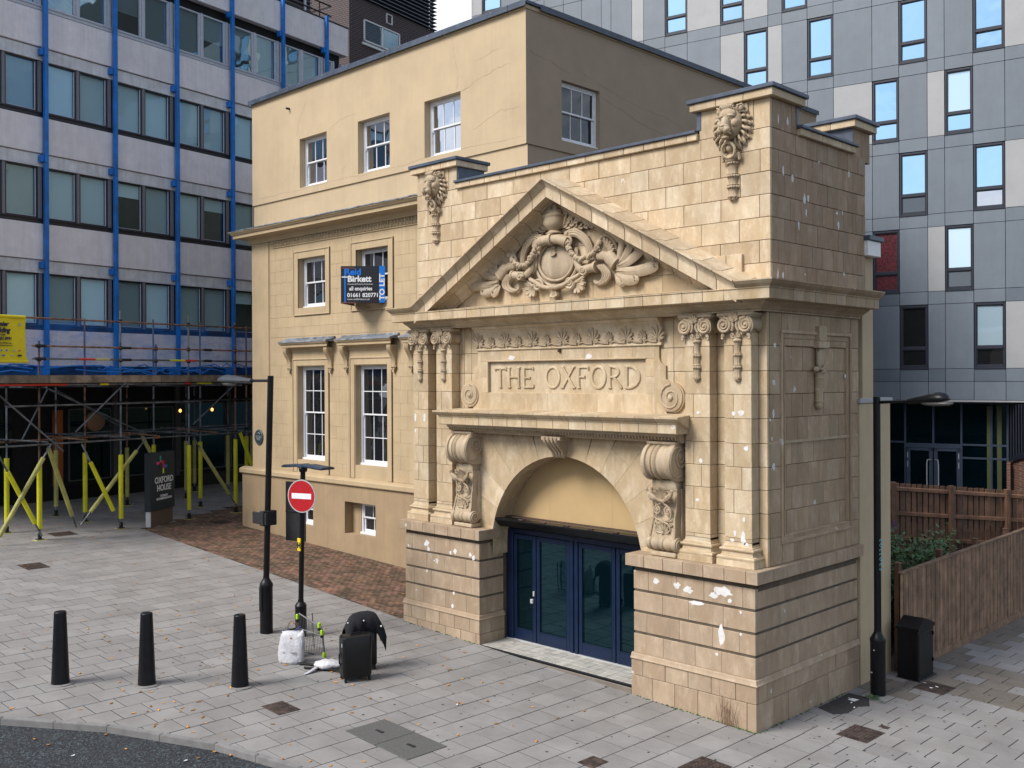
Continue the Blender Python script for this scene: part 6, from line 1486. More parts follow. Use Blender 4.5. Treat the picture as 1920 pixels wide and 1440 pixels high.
for (z, a, b, w_, mt) in ((7.42, -3.5, 9.5, .06, 'rust'), (6.60, -.2, 9.8, .06, 'rust'), (6.22, -.2, 9.8, .06, 'steel'), (5.45, -3.5, 10.5, .06, 'steel'), (4.83, -1.0, 5.9, .06, 'steel'), (3.68, -3.5, 9.2, .06, 'steel'), (3.74, 2.0, 9.6, -1.95, 'steel'), (3.70, -3, 4.4, -1.8, 'rust'), (5.42, -3, 11, -1.9, 'rust'), (3.72, 3, 12.5, -4.05, 'steel'), (5.40, -1, 12, -4.0, 'rust'), (4.75, 5, 12, -4.1, 'steel')):
    tubeo((a, w_, z), (b, w_, z), .028, mt, 'ledger')
for u in (.05, 2.78, 5.4, 7.4):
    tubeo((u+.06, .35, 3.76), (u+.06, -4.3, 3.76), .028, 'steel', 'transom'); tubeo((u+.06, .3, 5.37), (u+.06, -4.3, 5.37), .028, 'steel', 'transom')
for u in (1.4, 4.0, 6.4): tubeo((u, .3, 3.74), (u+.3, -2.3, 3.78), .028, 'rust', 'transom')
def raker(a, b, f0, f1, mat='yellow', r=.028):
    A_ = Vector(a); B_ = Vector(b); mb = MB(); mb.tube([a, b], r, 8); p = sc(mb, 'raking_tube', M['steel']); 
    if f1 > f0: sleeve(p, tuple(A_.lerp(B_, f0)), tuple(A_.lerp(B_, f1)), mat, .065)
raker((-1.3, .1, 1.0), (.35, .1, 3.66), .05, .86, 'yellowf'); raker((-1.2, -.1, 3.6), (.05, .12, .98), .25, .85); raker((.35, -.05, 3.6), (1.55, -.5, 1.0), .02, .85, 'yellowf'); raker((1.35, .12, 3.62), (2.66, .12, 1.0), .22, .82); raker((1.5, -.2, 1.1), (3.85, -.2, 3.65), .14, .85, 'yellowf')
raker((5.5, .12, 3.6), (7.28, .12, 1.18), .14, .85, 'yellowf'); raker((4.4, -1.2, 3.7), (5.35, -1.0, 1.9), .03, .97, 'yellowf'); raker((7.5, .1, 3.75), (8.6, .1, 1.3), .03, .9, 'yellow')
raker((-1.2, .1, 5.15), (.75, .1, 3.45), 0, 0); raker((2.9, .1, 5.5), (1.15, .1, 4.0), 0, 0); raker((7.3, .1, 5.4), (5.5, .1, 4.05), 0, 0); raker((1.5, -1.9, 5.3), (5.0, -1.8, 3.7), 0, 0); raker((1.4, -1.8, 5.3), (.6, -1.9, 3.7), 0, 0); raker((2.9, -3.9, 5.3), (5.6, -3.9, 3.8), 0, 0)
for (u, z, l, m_) in ((-1.0, 5.45, 1.6, 'redtape'), (.3, 6.225, .5, 'redtape')): pass
for (a, b, z, m_) in ((1.3, 1.85, 6.22, 'redtape'), (1.85, 2.35, 6.22, 'yellowf'), (4.6, 5.2, 6.22, 'yellow'), (5.2, 5.7, 6.22, 'redtape'), (-3.4, .9, 5.45, 'redtape'), (2.0, 2.3, 5.45, 'yellow'), (5.2, 5.45, 5.45, 'redtape'), (5.7, 6.3, 5.45, 'yellow'), (4.0, 4.15, 3.68, 'orange')):
    mb = MB(); mb.tube([(a, .06, z), (b, .06, z)], .033, 8); sc(mb, 'tape_marking', M[m_])
for u in (.0, 2.9, 6.1):
    
    for z_ in (6.60, 6.22): mb = MB(); mb.tube([(u-.1, .06, z_), (u+.22, .06, z_)], .048, 6); sc(mb, 'tube_joint', M['blackm'])
for (a, b) in zip(cuts(-3.6, 10.4, 3.9)[:-1], cuts(-3.6, 10.4, 3.9)[1:]):
    mb = MB(); mb.cbox(a+.01, b-.01, .10, .14, 5.50, 5.73, .004); sc(mb, 'toe_board', M['board'])
    for j in range(5): mb = MB(); mb.cbox(a+.01, b-.01, -.12-.235*j, .10-.235*j, 5.50, 5.54, .004); sc(mb, 'deck_board', M['board'])
# blue netting cords slung along the lift
mb = MB()
for i in range(16):
    u = random.uniform(-3.4, 7.5); l = random.uniform(1.2, 3.2); z = 5.78+random.uniform(0, .28); w_ = random.uniform(.0, .2)
    mb.tube([(u+l*t/6, w_+.05*math.sin(t+i), z+.10*math.sin(math.pi*t/6)*random.choice((-.5, 1))+random.uniform(-.02, .02)) for t in range(7)], .010, 3, flat=(1, 1, 2.2))
sc(mb, 'debris_net', M['net'], kind='stuff')
mb = MB(); secs = []
for i in range(40):
    u = -3.4+13.2*i/39; secs.append([(u, .0+.03*math.sin(i*1.7+j), 5.74+(1.66+.05*math.sin(i*.9))*j/5) for j in range(6)])
mb.sweepprof(secs, closed=False, caps=False); sc(mb, 'debris_net_sheet', M['netsheet'])
# banner on the guard rails
bn = root('scaffolder_banner', OFF @ Matrix.Translation((-1.3, .1, 6.7)), 'yellow vinyl scaffolding banner tied to the rails at the left edge', 'banner')
mb = MB(); secs = []
for i in range(13):
    u = -2.35+1.93*i/12; secs.append([(u+ (.07 if j == 0 and i > 8 else 0), .11+.02*math.sin(i*1.1+j*.8), 6.12+1.32*j/8) for j in range(9)])
mb.sweepprof(secs, closed=False, caps=False); sc(mb, 'banner_sheet', M['banner'], bn, )
mb = MB(); mb.tube([(-2.35, .12, 7.42), (-.44, .12, 7.42)], .045, 8); sc(mb, 'top_hem', M['banner'], bn); mb = MB(); mb.tube([(-2.35, .12, 6.13), (-.36, .12, 6.13)], .045, 8); sc(mb, 'bottom_hem', M['banner'], bn)
FB = OFF @ Matrix(((1, 0, 0, 0), (0, 0, 1, .145), (0, 1, 0, 0), (0, 0, 0, 1)))
def nt_(s, u, z, size, sx=1.0, shear=.25, bold=.004): text(s, size, FB @ Matrix.Translation((u, z, 0)), M['navy'], bn, sx=sx, shear=shear, bold=bold, ext=.002, align='CENTER')
nt_('Premier', -1.22, 7.14, .19, .85, .3, .008); nt_('Scaffolding', -1.26, 6.96, .20, .82, .3, .008); nt_('Services Ltd', -1.25, 6.87, .08); nt_('T: 0191 483 8991', -1.23, 6.74, .13, .80); nt_('e: enquiries@premierscaffolding.co.uk', -1.2, 6.64, .055, .8, .1, .001); nt_('w: www.premierscaffoldingservices.co.uk', -1.2, 6.57, .055, .8, .1, .001)
for (u, z, w2, h2, mt) in ((-1.15, 6.44, .05, .05, 'signblue'), (-1.0, 6.44, .05, .05, 'signblue'), (-.78, 6.44, .08, .04, 'signgrey'), (-.62, 6.44, .06, .04, 'pink'), (-1.1, 6.30, .09, .045, 'signblue'), (-.85, 6.30, .07, .04, 'signgrey'), (-.62, 6.30, .12, .05, 'navy'), (-1.4, 6.30, .12, .05, 'navy'), (-.60, 7.20, .06, .09, 'signgrey')):
    mb = MB(); mb.cbox(u-w2/2, u+w2/2, .142, .15, z-h2/2, z+h2/2, .003); sc(mb, 'printed_badge', M[mt], bn)
# ------------------------------------------------------------------ grey clad student block behind
THC = R(-101.54); UC = -Vector((math.sin(THC), math.cos(THC), 0)); NC = Vector((UC.y, -UC.x, 0))   # NC points to the street
FC = Matrix(((UC.x, -NC.x, 0, -7.403), (UC.y, -NC.y, 0, 22.399), (0, 0, 1, 0), (0, 0, 0, 1)))
CB = root('clad_block', FC @ Matrix.Translation((-5, 0, .3)), 'tall student block clad in grey and cream panels behind the portico', 'apartment building')
def cb(mb, name, mat, parent=None, **k):
    mb.v = [tuple(FC @ Vector(p)) for p in mb.v]; return mb.build(name, mat, parent or CB, **k)
L0 = 5.85
def zlo(k): return L0+2.797*k        # underside of the glazed zone (top of the narrow seam band below it)
cols = []
pat = [.98, 1.0, .57, .96]            # window, panel, narrow, window ...
# measured joints
J = [-19.19, -18.6, -17.52, -16.2, -15.2, -14.2, -13.28, -12.3, -11.83, -10.84, -10.29, -9.31, -8.31, -6.88, -5.89, -4.91, -4.35, -3.36, -2.37, -.95, .0, .98, 1.56, 2.5, 3.52, 4.5, 5.07, 6.05, 7.0]
win = {0: [(.0, .98), (2.5, 3.52)], 1: [(-.95, .0), (1.56, 2.5), (5.07, 6.05)], 2: [(.0, .98), (2.5, 3.52)], 3: [(-2.37, -3.36)[::-1], (-.95, .0), (1.56, 2.5), (5.07, 6.05)],
       4: [(-5.89, -4.91), (-3.36, -2.37), (.0, .98), (2.5, 3.52)], 5: [(-9.31, -8.31), (-6.88, -5.89), (-4.35, -3.36), (-.95, .0)], 6: [(-18.6, -17.52), (-14.2, -13.28), (-10.29, -9.31), (-5.89, -4.91)], 7: [(-14.2, -13.28)]}
win[3] = [(-.95, .0), (1.56, 2.5), (5.07, 6.05)]
win[4] = [(-5.89, -4.91), (-3.36, -2.37), (.0, .98), (2.5, 3.52)]
win[5] = [(-10.29, -9.31), (-7.85, -6.88), (-4.35, -3.36)]
win[5] = [(-9.31, -8.31), (-6.88, -5.89), (-4.35, -3.36)]
pale = {0: [(3.52, 4.5)], 1: [(-1.4, -.95), (.98, 1.56)], 2: [(3.52, 4.5)], 3: [(-2.37, -.95), (.98, 1.56)], 4: [(-4.91, -4.35), (3.52, 4.5), (-6.88, -5.89)], 5: [(-5.89, -4.91), (-10.84, -10.29), (-8.31, -7.6)], 6: [(-13.28, -12.3), (-10.84, -10.29), (-19.19, -18.6)], 7: [(-19.19, -18.6)]}
mb = MB(); mb.box(-19.15, 7, .17, 14, 4.72, 30); cb(mb, 'backing_wall', M['blackm'])
def cpanel(a, b, z0, z1, mt):
    g_ = .008; mb = MB(); mb.cbox(a+g_, b-g_, random.uniform(-.002, .002), .05, z0+g_, z1-g_, .003)
    p = FC @ Vector(((a+b)/2, 0, (z0+z1)/2))
    if seen(p.x, p.y, p.z, 160): cb(mb, 'cladding_panel', M[mt])
rg = random.Random(3)
OV = {(0, .0, True): M['dglass'], (0, .0, False): M['dglass'], (0, 2.5, True): M['clcurt'], (0, 2.5, False): M['dglass'], (1, 1.56, True): M['clcurt'], (1, 1.56, False): M['dglass'], (2, .0, False): M['dglass'], (2, 2.5, False): M['dglass2'], (3, 1.56, True): M['clcurt']}
for k in range(-1, 8):
    z0, z1 = zlo(k), zlo(k)+2.33; zb1 = zlo(k+1)
    for a, b in zip(J[:-1], J[1:]):
        mid = (a+b)/2
        if k >= 0:
            if any(x0-.02 < mid < x1+.02 for x0, x1 in win.get(k, [])):
                fr = MB(); e = .075; zt = z0+.74; y0, y1 = .0, .16
                for p, q, c_, d in ((a+.012, a+e, z0+.02, z1-.012), (b-e, b-.012, z0+.02, z1-.012), (a+e, b-e, z1-e-.02, z1-.012), (a+e, b-e, z0+.02, z0+e+.04), (a+e, b-e, zt-.05, zt+.05)): fr.cbox(p, q, y0+.02, y1, c_, d, .008)
                fr.cbox(a+.0, b-.0, -.03, .1, z0-.02, z0+.03, .006)
                wo = cb(fr, 'window', M['clframe'])
                for (c_, d) in ((z0+e+.04, zt-.05), (zt+.05, z1-e-.02)):
                    g_ = MB(); s = .014; t1, t2 = rg.uniform(-s, s), rg.uniform(-s, s)
                    g_.add([(a+e+.03, .09+t1, c_+.03), (b-e-.03, .09-t1, c_+.03), (b-e-.03, .09-t1+t2, d-.03), (a+e+.03, .09+t1+t2, d-.03)], [(0,1,2,3)])
                    curt_ = (k == 1 and a < 0)
                    cb(g_, 'pane', M['curt'] if curt_ else (OV.get((k, a, d > zt+.2), M['clglass'])), wo)
                    q = MB()
                    for p, r_, u_, v_ in ((a+e, a+e+.03, c_, d), (b-e-.03, b-e, c_, d), (a+e, b-e, c_, c_+.03), (a+e, b-e, d-.03, d)): q.cbox(p, r_, .05, .12, u_, v_, .004)
                    cb(q, 'casement', M['clframe'], wo)
            else:
                cpanel(a, b, z0, z1, 'clad_lt' if any(x0-.02 < mid < x1+.02 for x0, x1 in pale.get(k, [])) else rg.choice(('clad', 'clad', 'clad', 'clad')))
        if k >= 0: cpanel(a, b, z1, zb1, 'clad_dk' if k < 1 and rg.random() < .4 else 'clad')
        elif mid > -3: cpanel(a, b, 5.39, zlo(0), ('clad_dk' if int(mid*3) % 2 else 'clad')); cpanel(a, b, 4.73, 5.39, 'clad')
mb = MB(); mb.box(-19.2, -19.1, 0, 14, 4.7, 30); cb(mb, 'end_wall', M['clad'])
mb = MB(); mb.cbox(-4, 7, -.03, .4, 4.66, 4.72, .008); cb(mb, 'soffit_trim', M['clad_lt'])
mb = MB(); mb.box(-19, 7, .1, 3.6, 4.60, 4.66); cb(mb, 'soffit', M['blackm'])
# recessed glazed entrance (1.2 m back)
yg = .9; k_ = 1.0
mb = MB(); mb.box(-6, 7, 3.0, 3.1, -1, 4.6); cb(mb, 'lobby_wall', M['dark']); 
def eb(a, b, c_, d, nm='entrance_frame', mt='clframe2', y=0.0, dd=.08): mb = MB(); mb.cbox(a, b, yg+y, yg+y+dd, c_, d, .008); return cb(mb, nm, M[mt])
M['clframe2'] = flat('blue_grey_frame', (.045,.062,.10), .45)
for x in (-2.9, -1.9, -.98): eb(x-.03, x+.03, 0, 4.6)
for x in (-.02, .97, 1.93, 2.93, 3.45): eb(x-.035, x+.035, 0 if x not in (.97,) else 3.1, 4.62)
for a, b, z in ((-2.9, -.05, 3.12), (0, 1.93, 3.06), (1.96, 3.45, 3.08), (1.96, 3.45, 2.60)): eb(a, b, z-.035, z+.035, y=.004)
eb(.02, 1.9, 2.93, 3.03, y=.006)
for a, b in ((.03, .95), (.99, 1.9)):
    D = MB()
    for p, q, c_, d in ((a, a+.13, 0, 2.92), (b-.13, b, 0, 2.92), (a, b, 2.82, 2.92)): D.cbox(p, q, yg-.02, yg+.06, c_, d, .008)
    do = cb(D, 'entrance_door', M['clframe2']); h = MB(); xx = b-.1 if a < .5 else a+.1
    s = -1 if a < .5 else 1; h.tube([(xx-s*.05, yg-.02, 2.5), (xx+s*.06, yg-.14, 2.5), (xx+s*.08, yg-.14, 2.35), (xx+s*.08, yg-.14, 1.4)], .022, 6); cb(h, 'door_handle', M['signgrey'], do)
    h = MB(); e_ = a+.03 if a < .5 else b-.07; h.cbox(e_, e_+.03, yg-.03, yg, 2.55, 2.75, .004); h.cbox(e_, e_+.03, yg-.03, yg, 2.2, 2.42, .004); cb(h, 'hinge', M['signgrey'], do)
mb = MB(); mb.add([(-6, yg+.04, 0), (3.45, yg+.04, 0), (3.45, yg+.04, 4.62), (-6, yg+.04, 4.62)], [(0,1,2,3)]); cb(mb, 'entrance_glazing', M['doorglass'])
for x in (2.84, 3.17): mb = MB(); mb.box(x-.06, x+.09, yg+.01, yg+.035, .2, 4.5); cb(mb, 'green_blind', flat('olive_blind', (.075,.085,.03)))
mb = MB(); mb.box(3.5, 3.62, .2, yg+.1, 0, 2.55); cb(mb, 'brick_pier', M['redbrick'])
mb = MB(); mb.add([(3.62, .6, 0), (5.6, -3.2, 0), (5.6, -3.2, 3.4), (3.62, .6, 2.55)], [(0,1,2,3)]); cb(mb, 'brick_ramp_wall', M['redbrick'])
for i in range(16):
    t = i/15; x = 3.6+1.6*t; y = .55-3.0*t; mb = MB(); mb.cbox(x-.02, x+.02, y-.03, y+.03, 2.62+.8*t, 4.6, .006); cb(mb, 'louvre_fin', M['clframe'])
mb = MB(); mb.sweepprof([[(3.55, .65, 2.55), (3.55, .55, 2.55), (3.55, .55, 2.7), (3.55, .65, 2.7)], [(5.6, -3.2, 3.4), (5.6, -3.3, 3.4), (5.6, -3.3, 3.6), (5.6, -3.2, 3.6)]]); cb(mb, 'sloping_rail', M['clframe'])
# ------------------------------------------------------------------ timber fences
def plankfence(rt, P0, P1, zb0, zb1, zt0, zt1, pw, mat, face=1, rails=(), gap=.004, th=.02, nmax=300, lap=True):
    d = Vector((P1[0]-P0[0], P1[1]-P0[1], 0)); Ln = d.length; d.normalize(); n_ = Vector((d.y, -d.x, 0))*face
    k = int(Ln/pw)
    for i in range(k):
        t = i/k; zb = zb0+(zb1-zb0)*t; zt = zt0+(zt1-zt0)*t; x = t*Ln; jz = random.uniform(-.006, .006); off = .009 if (lap and i % 2) else 0; tw = random.uniform(-.003, .003)
        mb = MB(); mb.cbox(gap, pw-gap + (.012 if lap else 0), off-th, off, zb, zt+jz, .004)
        B = Matrix(((d.x, n_.x, 0, P0[0]+d.x*x), (d.y, n_.y, 0, P0[1]+d.y*x), (0, 0, 1, 0), (0, 0, 0, 1)))
        mb.v = [tuple(B @ Vector((v[0], v[1]+tw*(v[0]/pw-.5)*2, v[2]))) for v in mb.v]
        if B.determinant() < 0: mb.f = [tuple(reversed(f)) for f in mb.f]
        mb.build('fence_plank', M[mat], rt)
    return d, n_, Ln
NF = root('close_board_fence', (.2, 9.3, -.1), 'brown close-boarded fence running back beside the pavement', 'fence')
d, n_, Ln = plankfence(NF, (.20, 4.86), (.20, 19.5), -.12, -.22, 1.83, 1.98, .108, 'wood')
mb = MB(); mb.sweepprof([[(.14, y, z), (.245, y, z), (.245, y, z+.03), (.14, y, z+.03)] for y, z in ((4.86, 1.84), (19.5, 1.99))]); mb.build('capping_rail', M['wood'], NF)
mb = MB(); mb.sweepprof([[(.205, y, gz(.2, y)-.05), (.235, y, gz(.2, y)-.05), (.235, y, gz(.2, y)+.12), (.205, y, gz(.2, y)+.12)] for y in (4.86, 19.5)]); mb.build('gravel_board', M['wood'], NF)
for y in (5.0, 7.0, 8.95, 10.9, 12.9, 14.9): mb = MB(); mb.cbox(.03, .13, y-.06, y+.06, -.1, 2.0, .008); mb.cbox(.02, .14, y-.07, y+.07, 2.0, 2.03, .008); mb.build('fence_post', M['wood2'], NF)
RF = root('rear_slat_fence', (-1.2, 11.2, 0), 'red-brown slatted timber fence with posts and gaps behind the shrub', 'fence')
A0, A1 = (-2.6, 9.0), (.19, 13.35)
d, n_, Ln = plankfence(RF, A0, A1, -.2, -.2, 3.10, 2.66, .152, 'wood2', 1, gap=.013, lap=False)
B = Matrix(((d.x, n_.x, 0, A0[0]), (d.y, n_.y, 0, A0[1]), (0, 0, 1, 0), (0, 0, 0, 1)))
def ztop(t): return 3.10-.44*t
for dz in (.13, .72, 1.32):
    mb = MB(); mb.sweepprof([[(t*Ln, .0, ztop(t)-dz-.05), (t*Ln, .06, ztop(t)-dz-.04), (t*Ln, .06, ztop(t)-dz+.03), (t*Ln, .0, ztop(t)-dz+.05)] for t in (0, .5, 1)]); mb.v = [tuple(B @ Vector(v)) for v in mb.v]; mb.build('fence_rail', M['wood2'], RF)
for t in (.17, .475, .78): mb = MB(); mb.cbox(t*Ln-.06, t*Ln+.06, .0, .11, -.2, ztop(t)+.03, .01); mb.v = [tuple(B @ Vector(v)) for v in mb.v]; mb.build('fence_post', M['wood2'], RF)
# bright gravel yard seen through the slats
mb = MB(); mb.add([(-9, 4.9, -.05), (.15, 4.9, -.05), (.15, 13.3, -.05), (-2.6, 9.0, -.05), (-9, 9, -.05)], [(0,1,2,3,4)]); o = mb.build('garden_soil', surf('garden_soil', (.05,.04,.03)), None); tag(o, kind='structure')
mb = MB(); mb.add([(-9, 9.0, -.045), (-2.6, 9.05, -.045), (.15, 13.35, -.045), (.15, 30, -.045), (-9, 30, -.045)], [(0,1,2,3,4)]); tag(mb.build('yard', surf('pale_yard_paving', (.50,.49,.46), .8)), kind='structure')
# shrub behind the near fence
SH_ = root('leafy_shrub', (-1.0, 8.2, 0), 'dark green leafy shrub between the two timber fences', 'shrub')
st = MB(); lf = MB(); rs = random.Random(5)
for i in range(85):
    a = rs.uniform(0, 6.28); q = rs.uniform(.0, .9); b = Vector((-1.05+q*.5*math.cos(a), 8.0+q*.9*math.sin(a), 0)); top = b+Vector((math.cos(a)*rs.uniform(.2, .8), math.sin(a)*rs.uniform(.2, 1.1), rs.uniform(1.0, 2.05)))
    top.x = min(top.x, -.05)
    pts = cat([tuple(b), tuple(b.lerp(top, .5)+Vector((0, 0, .2))), tuple(top)], 5); st.tube(pts, [.014]*5+[.009]*5+[.004], 4)
    for p in pts[2:]:
        for k in range(11):
            c = Vector(p)+Vector((rs.gauss(0, .13), rs.gauss(0, .14), rs.gauss(0, .10))); c.x = min(c.x, .0)
            dr = Vector((rs.gauss(0, 1), rs.gauss(0, 1), rs.gauss(-.2, .6))).normalized(); sd = dr.cross(Vector((0, 0, 1))).normalized()*rs.uniform(.022, .04); L_ = rs.uniform(.11, .2); up = dr.cross(sd).normalized()*.015
            lf.add([tuple(c), tuple(c+dr*L_*.45+sd+up), tuple(c+dr*L_), tuple(c+dr*L_*.45-sd+up)], [(0,1,2), (0,2,3)])
st.build('stems', M['wood2'], SH_, kind='stuff'); lf.build('leaves', M['leafm'], SH_, kind='stuff')
mb = MB()
for p in ((-1.55, 8.4, 2.1), (-1.5, 8.5, 2.16), (-1.62, 8.3, 2.05)): 
    for k in range(8): mb.ell((p[0]+rs.gauss(0, .02), p[1]+rs.gauss(0, .02), p[2]+k*.02), (.014, .014, .014), 5, 4)
mb.build('flower_spikes', flat('purple_flower', (.12,.05,.30)), SH_, kind='stuff')
# plain terrace across the street behind the camera (reflected in the glass)
TR = root('opposite_terrace', (-10, -46, 0), 'long brick terrace across the street seen only as a reflection in the glass', 'terrace')
mb = MB(); mb.box(-60, 40, -58, -46, -1, 9); mb.build('terrace_wall', M['redbrick'], TR)
for i in range(7):
    x = -58+14*i; mb = MB(); mb.prism([(x, 9), (x+13.9, 9), (x+7, 13)], -58, -46); mb.build('terrace_roof', M['offframe_dk'], TR)
    for j in range(4):
        for z in (2, 5.5):
            mb = MB(); mb.cbox(x+1.5+3.2*j, x+2.7+3.2*j, -46.05, -45.9, z, z+1.7, .02); mb.build('terrace_window', M['white'] if (i+j) % 3 else M['dark'], TR)
# ------------------------------------------------------------------ street furniture
def gp(x, y, dz=0): return (x, y, gz(x, y)+dz)
def bollard(x, y, label):
    r_ = root('bollard', gp(x, y), label, 'bollard', 'black tapered bollards along the kerb')
    mb = MB(); mb.lathe([(.152, -.03), (.150, 0), (.146, .05), (.100, 1.20), (.096, 1.222), (.088, 1.228), (.001, 1.230)], gp(x, y), 28); mb.build('bollard_shaft', M['black'], r_, smooth=True, auto=50)
    mb = MB(); mb.lathe([(.23, -.01), (.23, .004), (.19, .010), (.001, .010)], gp(x, y), 16); mb.build('mortar_collar', M['kerb'], r_)
bollard(-9.22, -7.10, 'black tapered bollard nearest the left edge of the pavement'); bollard(-8.24, -6.03, 'middle one of the three black bollards by the kerb'); bollard(-7.15, -4.88, 'black bollard closest to the lamp post and shopping bags')
def lamp(x, y, H, lean, ad, alen, hl, label, base_h=1.06, tilt=.06, top_col=None):
    g0 = gz(x, y); rt = root('street_lamp', (x, y, g0), label, 'street lamp', 'black street lamps'); lx = lean
    tp = Vector((x+lx, y, g0+H)); b = Vector((x, y, g0))
    mb = MB(); mb.lathe([(.13, -.03), (.13, base_h-.12), (.135, base_h-.11), (.135, base_h-.06), (.10, base_h), (.065, base_h+.06), (.065, base_h+.1)], tuple(b), 20); o = mb.build('base_sleeve', M['black'], rt, smooth=True, auto=40)
    q = MB(); q.cbox(x-.05, x+.05, y-.142, y-.12, g0+.45, g0+.95, .006); q.build('access_door', M['black'], o)
    mb = MB(); mb.tube([tuple(b+Vector((0,0,base_h))), tuple(tp)], .062, 16); mb.build('pole', M['black'], rt, smooth=True, auto=40)
    A = Vector((ad[0], ad[1], 0)).normalized(); s = tp-Vector((0, 0, .10)); e = s+A*alen+Vector((0, 0, tilt*alen))
    mb = MB(); mb.tube([tuple(s), tuple(e)], .028, 8); mb.build('bracket_arm', M['black'], rt)
    # lantern: a long shallow shell, wide towards the tip
    S_ = Vector((-A.y, A.x, 0)); Z = Vector((0, 0, 1)); secs = []
    for u, hw, h0, h1 in ((0, .055, -.055, .05), (.06, .075, -.07, .06), (.3, .10, -.065, .10), (.55, .135, -.055, .145), (.78, .15, -.05, .165), (.92, .135, -.045, .13), (1.0, .09, -.035, .07), (1.03, .04, -.03, .02)):
        c = e + A*(hl*u) + Z*(tilt*hl*u); secs.append([tuple(c + S_*(hw*math.cos(t)) + Z*(.8*(h1 if math.sin(t) > 0 else -h0)*math.sin(t))) for t in [2*math.pi*i/16 for i in range(16)]])
    mb = MB(); mb.sweepprof(secs); o = mb.build('lantern', M['lant'] if top_col else M['black'], rt, smooth=True, auto=50)
    c = e + A*(hl*.72) + Z*(tilt*hl*.7-.045); mb = MB(); mb.sweepprof([[tuple(c + A*(.30*math.cos(t))*k + S_*(.10*math.sin(t))*k - Z*dz) for t in [2*math.pi*i/16 for i in range(16)]] for k, dz in ((1, 0), (.95, .03), (.7, .055), (.2, .065))]); mb.build('lamp_glass', flat('smoked_lamp_glass', (.10,.10,.10), .3), o, smooth=True)
    return rt
M['lant'] = surf('dark_grey_lantern', (.045,.05,.06), .4, .2, 8, 60, .1)
lmp = lamp(-9.74, -2.76, 5.27, .2, (-1, .05), .78, 1.42, 'tall black street lamp left of the no entry sign, arm pointing left', 1.06, .0, 1)
mb = MB(); mb.cbox(-10.04, -9.52, -2.90, -2.84, 2.62, 2.86, .01); mb.cbox(-9.72, -9.58, -2.93, -2.6, 2.60, 2.90, .012); mb.build('banded_sign_back', M['blackm'], lmp)
lmp = lamp(.44, 3.34, 5.28, .0, (.95, -.12), .60, .72, 'black street lamp beside the cream wall, arm pointing right', 1.05, .06)
text('E O L L O C S', .085, Matrix.Translation((.499, 3.300, 2.72)) @ Matrix.Rotation(R(35), 4, 'Z') @ Matrix.Rotation(R(90), 4, 'X') @ Matrix.Rotation(R(-90), 4, 'Z'), flat('pale_blue_ink', (.10,.42,.50)), lmp, name='vertical_sticker', sx=1.1)
mb = MB(); [mb.cbox(.37+i*.05, .40+i*.05, 3.195, 3.212, .35+.4*i, .37+.4*i, .003) for i in range(2)]; mb.build('sticker_scraps', M['signgrey'], lmp, kind='stuff')
# no entry sign on its post with a floodlight bar on top
NS = root('no_entry_sign', gp(-9.09, -2.36), 'red no entry sign on a black post with a blue-black hood on top', 'road sign')
x, y = -9.09, -2.36; g0 = gz(x, y)
mb = MB(); mb.lathe([(.115, -.02), (.115, .60), (.12, .62), (.10, .66), (.06, .70), (.06, .74)], (x, y, g0), 18); mb.build('base_sleeve', M['black'], NS, smooth=True, auto=40)
mb = MB(); mb.tube([(x, y, g0+.6), (x+.10, y, 3.78)], .052, 14); mb.build('post', M['black'], NS, smooth=True, auto=40)
fr = Vector((CR[0], CR[1], 0)); back = Vector((CF[0], CF[1], 0)); A_ = R(20)
rr_ = Vector((math.cos(R(45-24)), math.sin(R(45-24)), 0)); fn = Vector((rr_.y, -rr_.x, 0))      # sign faces a little towards the left of the camera
c = Vector((x+.13, y, 3.225))+fn*.085; FMn = face_matrix(tuple(c), tuple(rr_), (0, 0, 1))
def disc(r0, r1, d0, d1, mt, nm, par):
    mb = MB(); mb.lathe([(r1, d0), (r1, d1), (.001, d1)] if r0 == 0 else [(r0, d0), (r1, d0), (r1, d1), (r0, d1)], (0,0,0), 48, FMn); return mb.build(nm, M[mt], par)
disc(0, .335, -.012, .0, 'signgrey', 'sign_plate', NS); disc(0, .312, .0, .003, 'signred', 'red_disc', NS)
mb = MB(); t = MB(); t.box(-.235, .235, -.055, .055, .003, .006); mb.add(t.v, t.f, FMn); mb.build('white_bar', M['signwhite'], NS)
FMb = face_matrix((x-.47, y-.05, 2.26), (.80, .30, 0), (0, 0, 1)); mb = MB()
t = MB(); t.cbox(0, .50, 0, 1.22, -.02, .0, .01); mb.add(t.v, t.f, FMb); t = MB(); t.cbox(0, .5, .60, .62, .0, .02, .004); mb.add(t.v, t.f, FMb); mb.build('sign_back', M['blackm'], NS)
mb = MB(); mb.cbox(x-.01, x+.10, y-.075, y-.05, 2.10, 2.36, .008); o = mb.build('hydrant_plate', M['yel'], NS)
text('H', .15, face_matrix((x+.0, y-.077, 2.17), (1, 0, 0), (0, 0, 1)), M['signblk'], NS, bold=.008)
# hood: two wings on the post head
hx, hy, hz = x+.105, y, 3.80
for s in (-1, 1):
    mb = MB(); d_ = Vector((.80, .10, 0)).normalized() if s > 0 else Vector((-.86, -.05, 0)).normalized(); p_ = Vector((-d_.y, d_.x, 0)); b_ = Vector((hx, hy, hz))+p_*(.10*s)
    mb.sweepprof([[tuple(b_+d_*(u)+p_*v+Vector((0, 0, z+dz))) for v, z in ((-.17, -.02), (.17, -.02), (.19, .01), (.12, .035), (-.12, .035), (-.19, .01))] for u, dz in ((-.06, .0), (.12, .025), (.42, .0), (.62, -.01))]); mb.build('floodlight_wing', M['panelb'], NS)
mb = MB(); mb.lathe([(.08, -.09), (.09, -.02), (.06, .04), (.001, .05)], (hx, hy, hz), 12); mb.build('head_bracket', M['black'], NS)
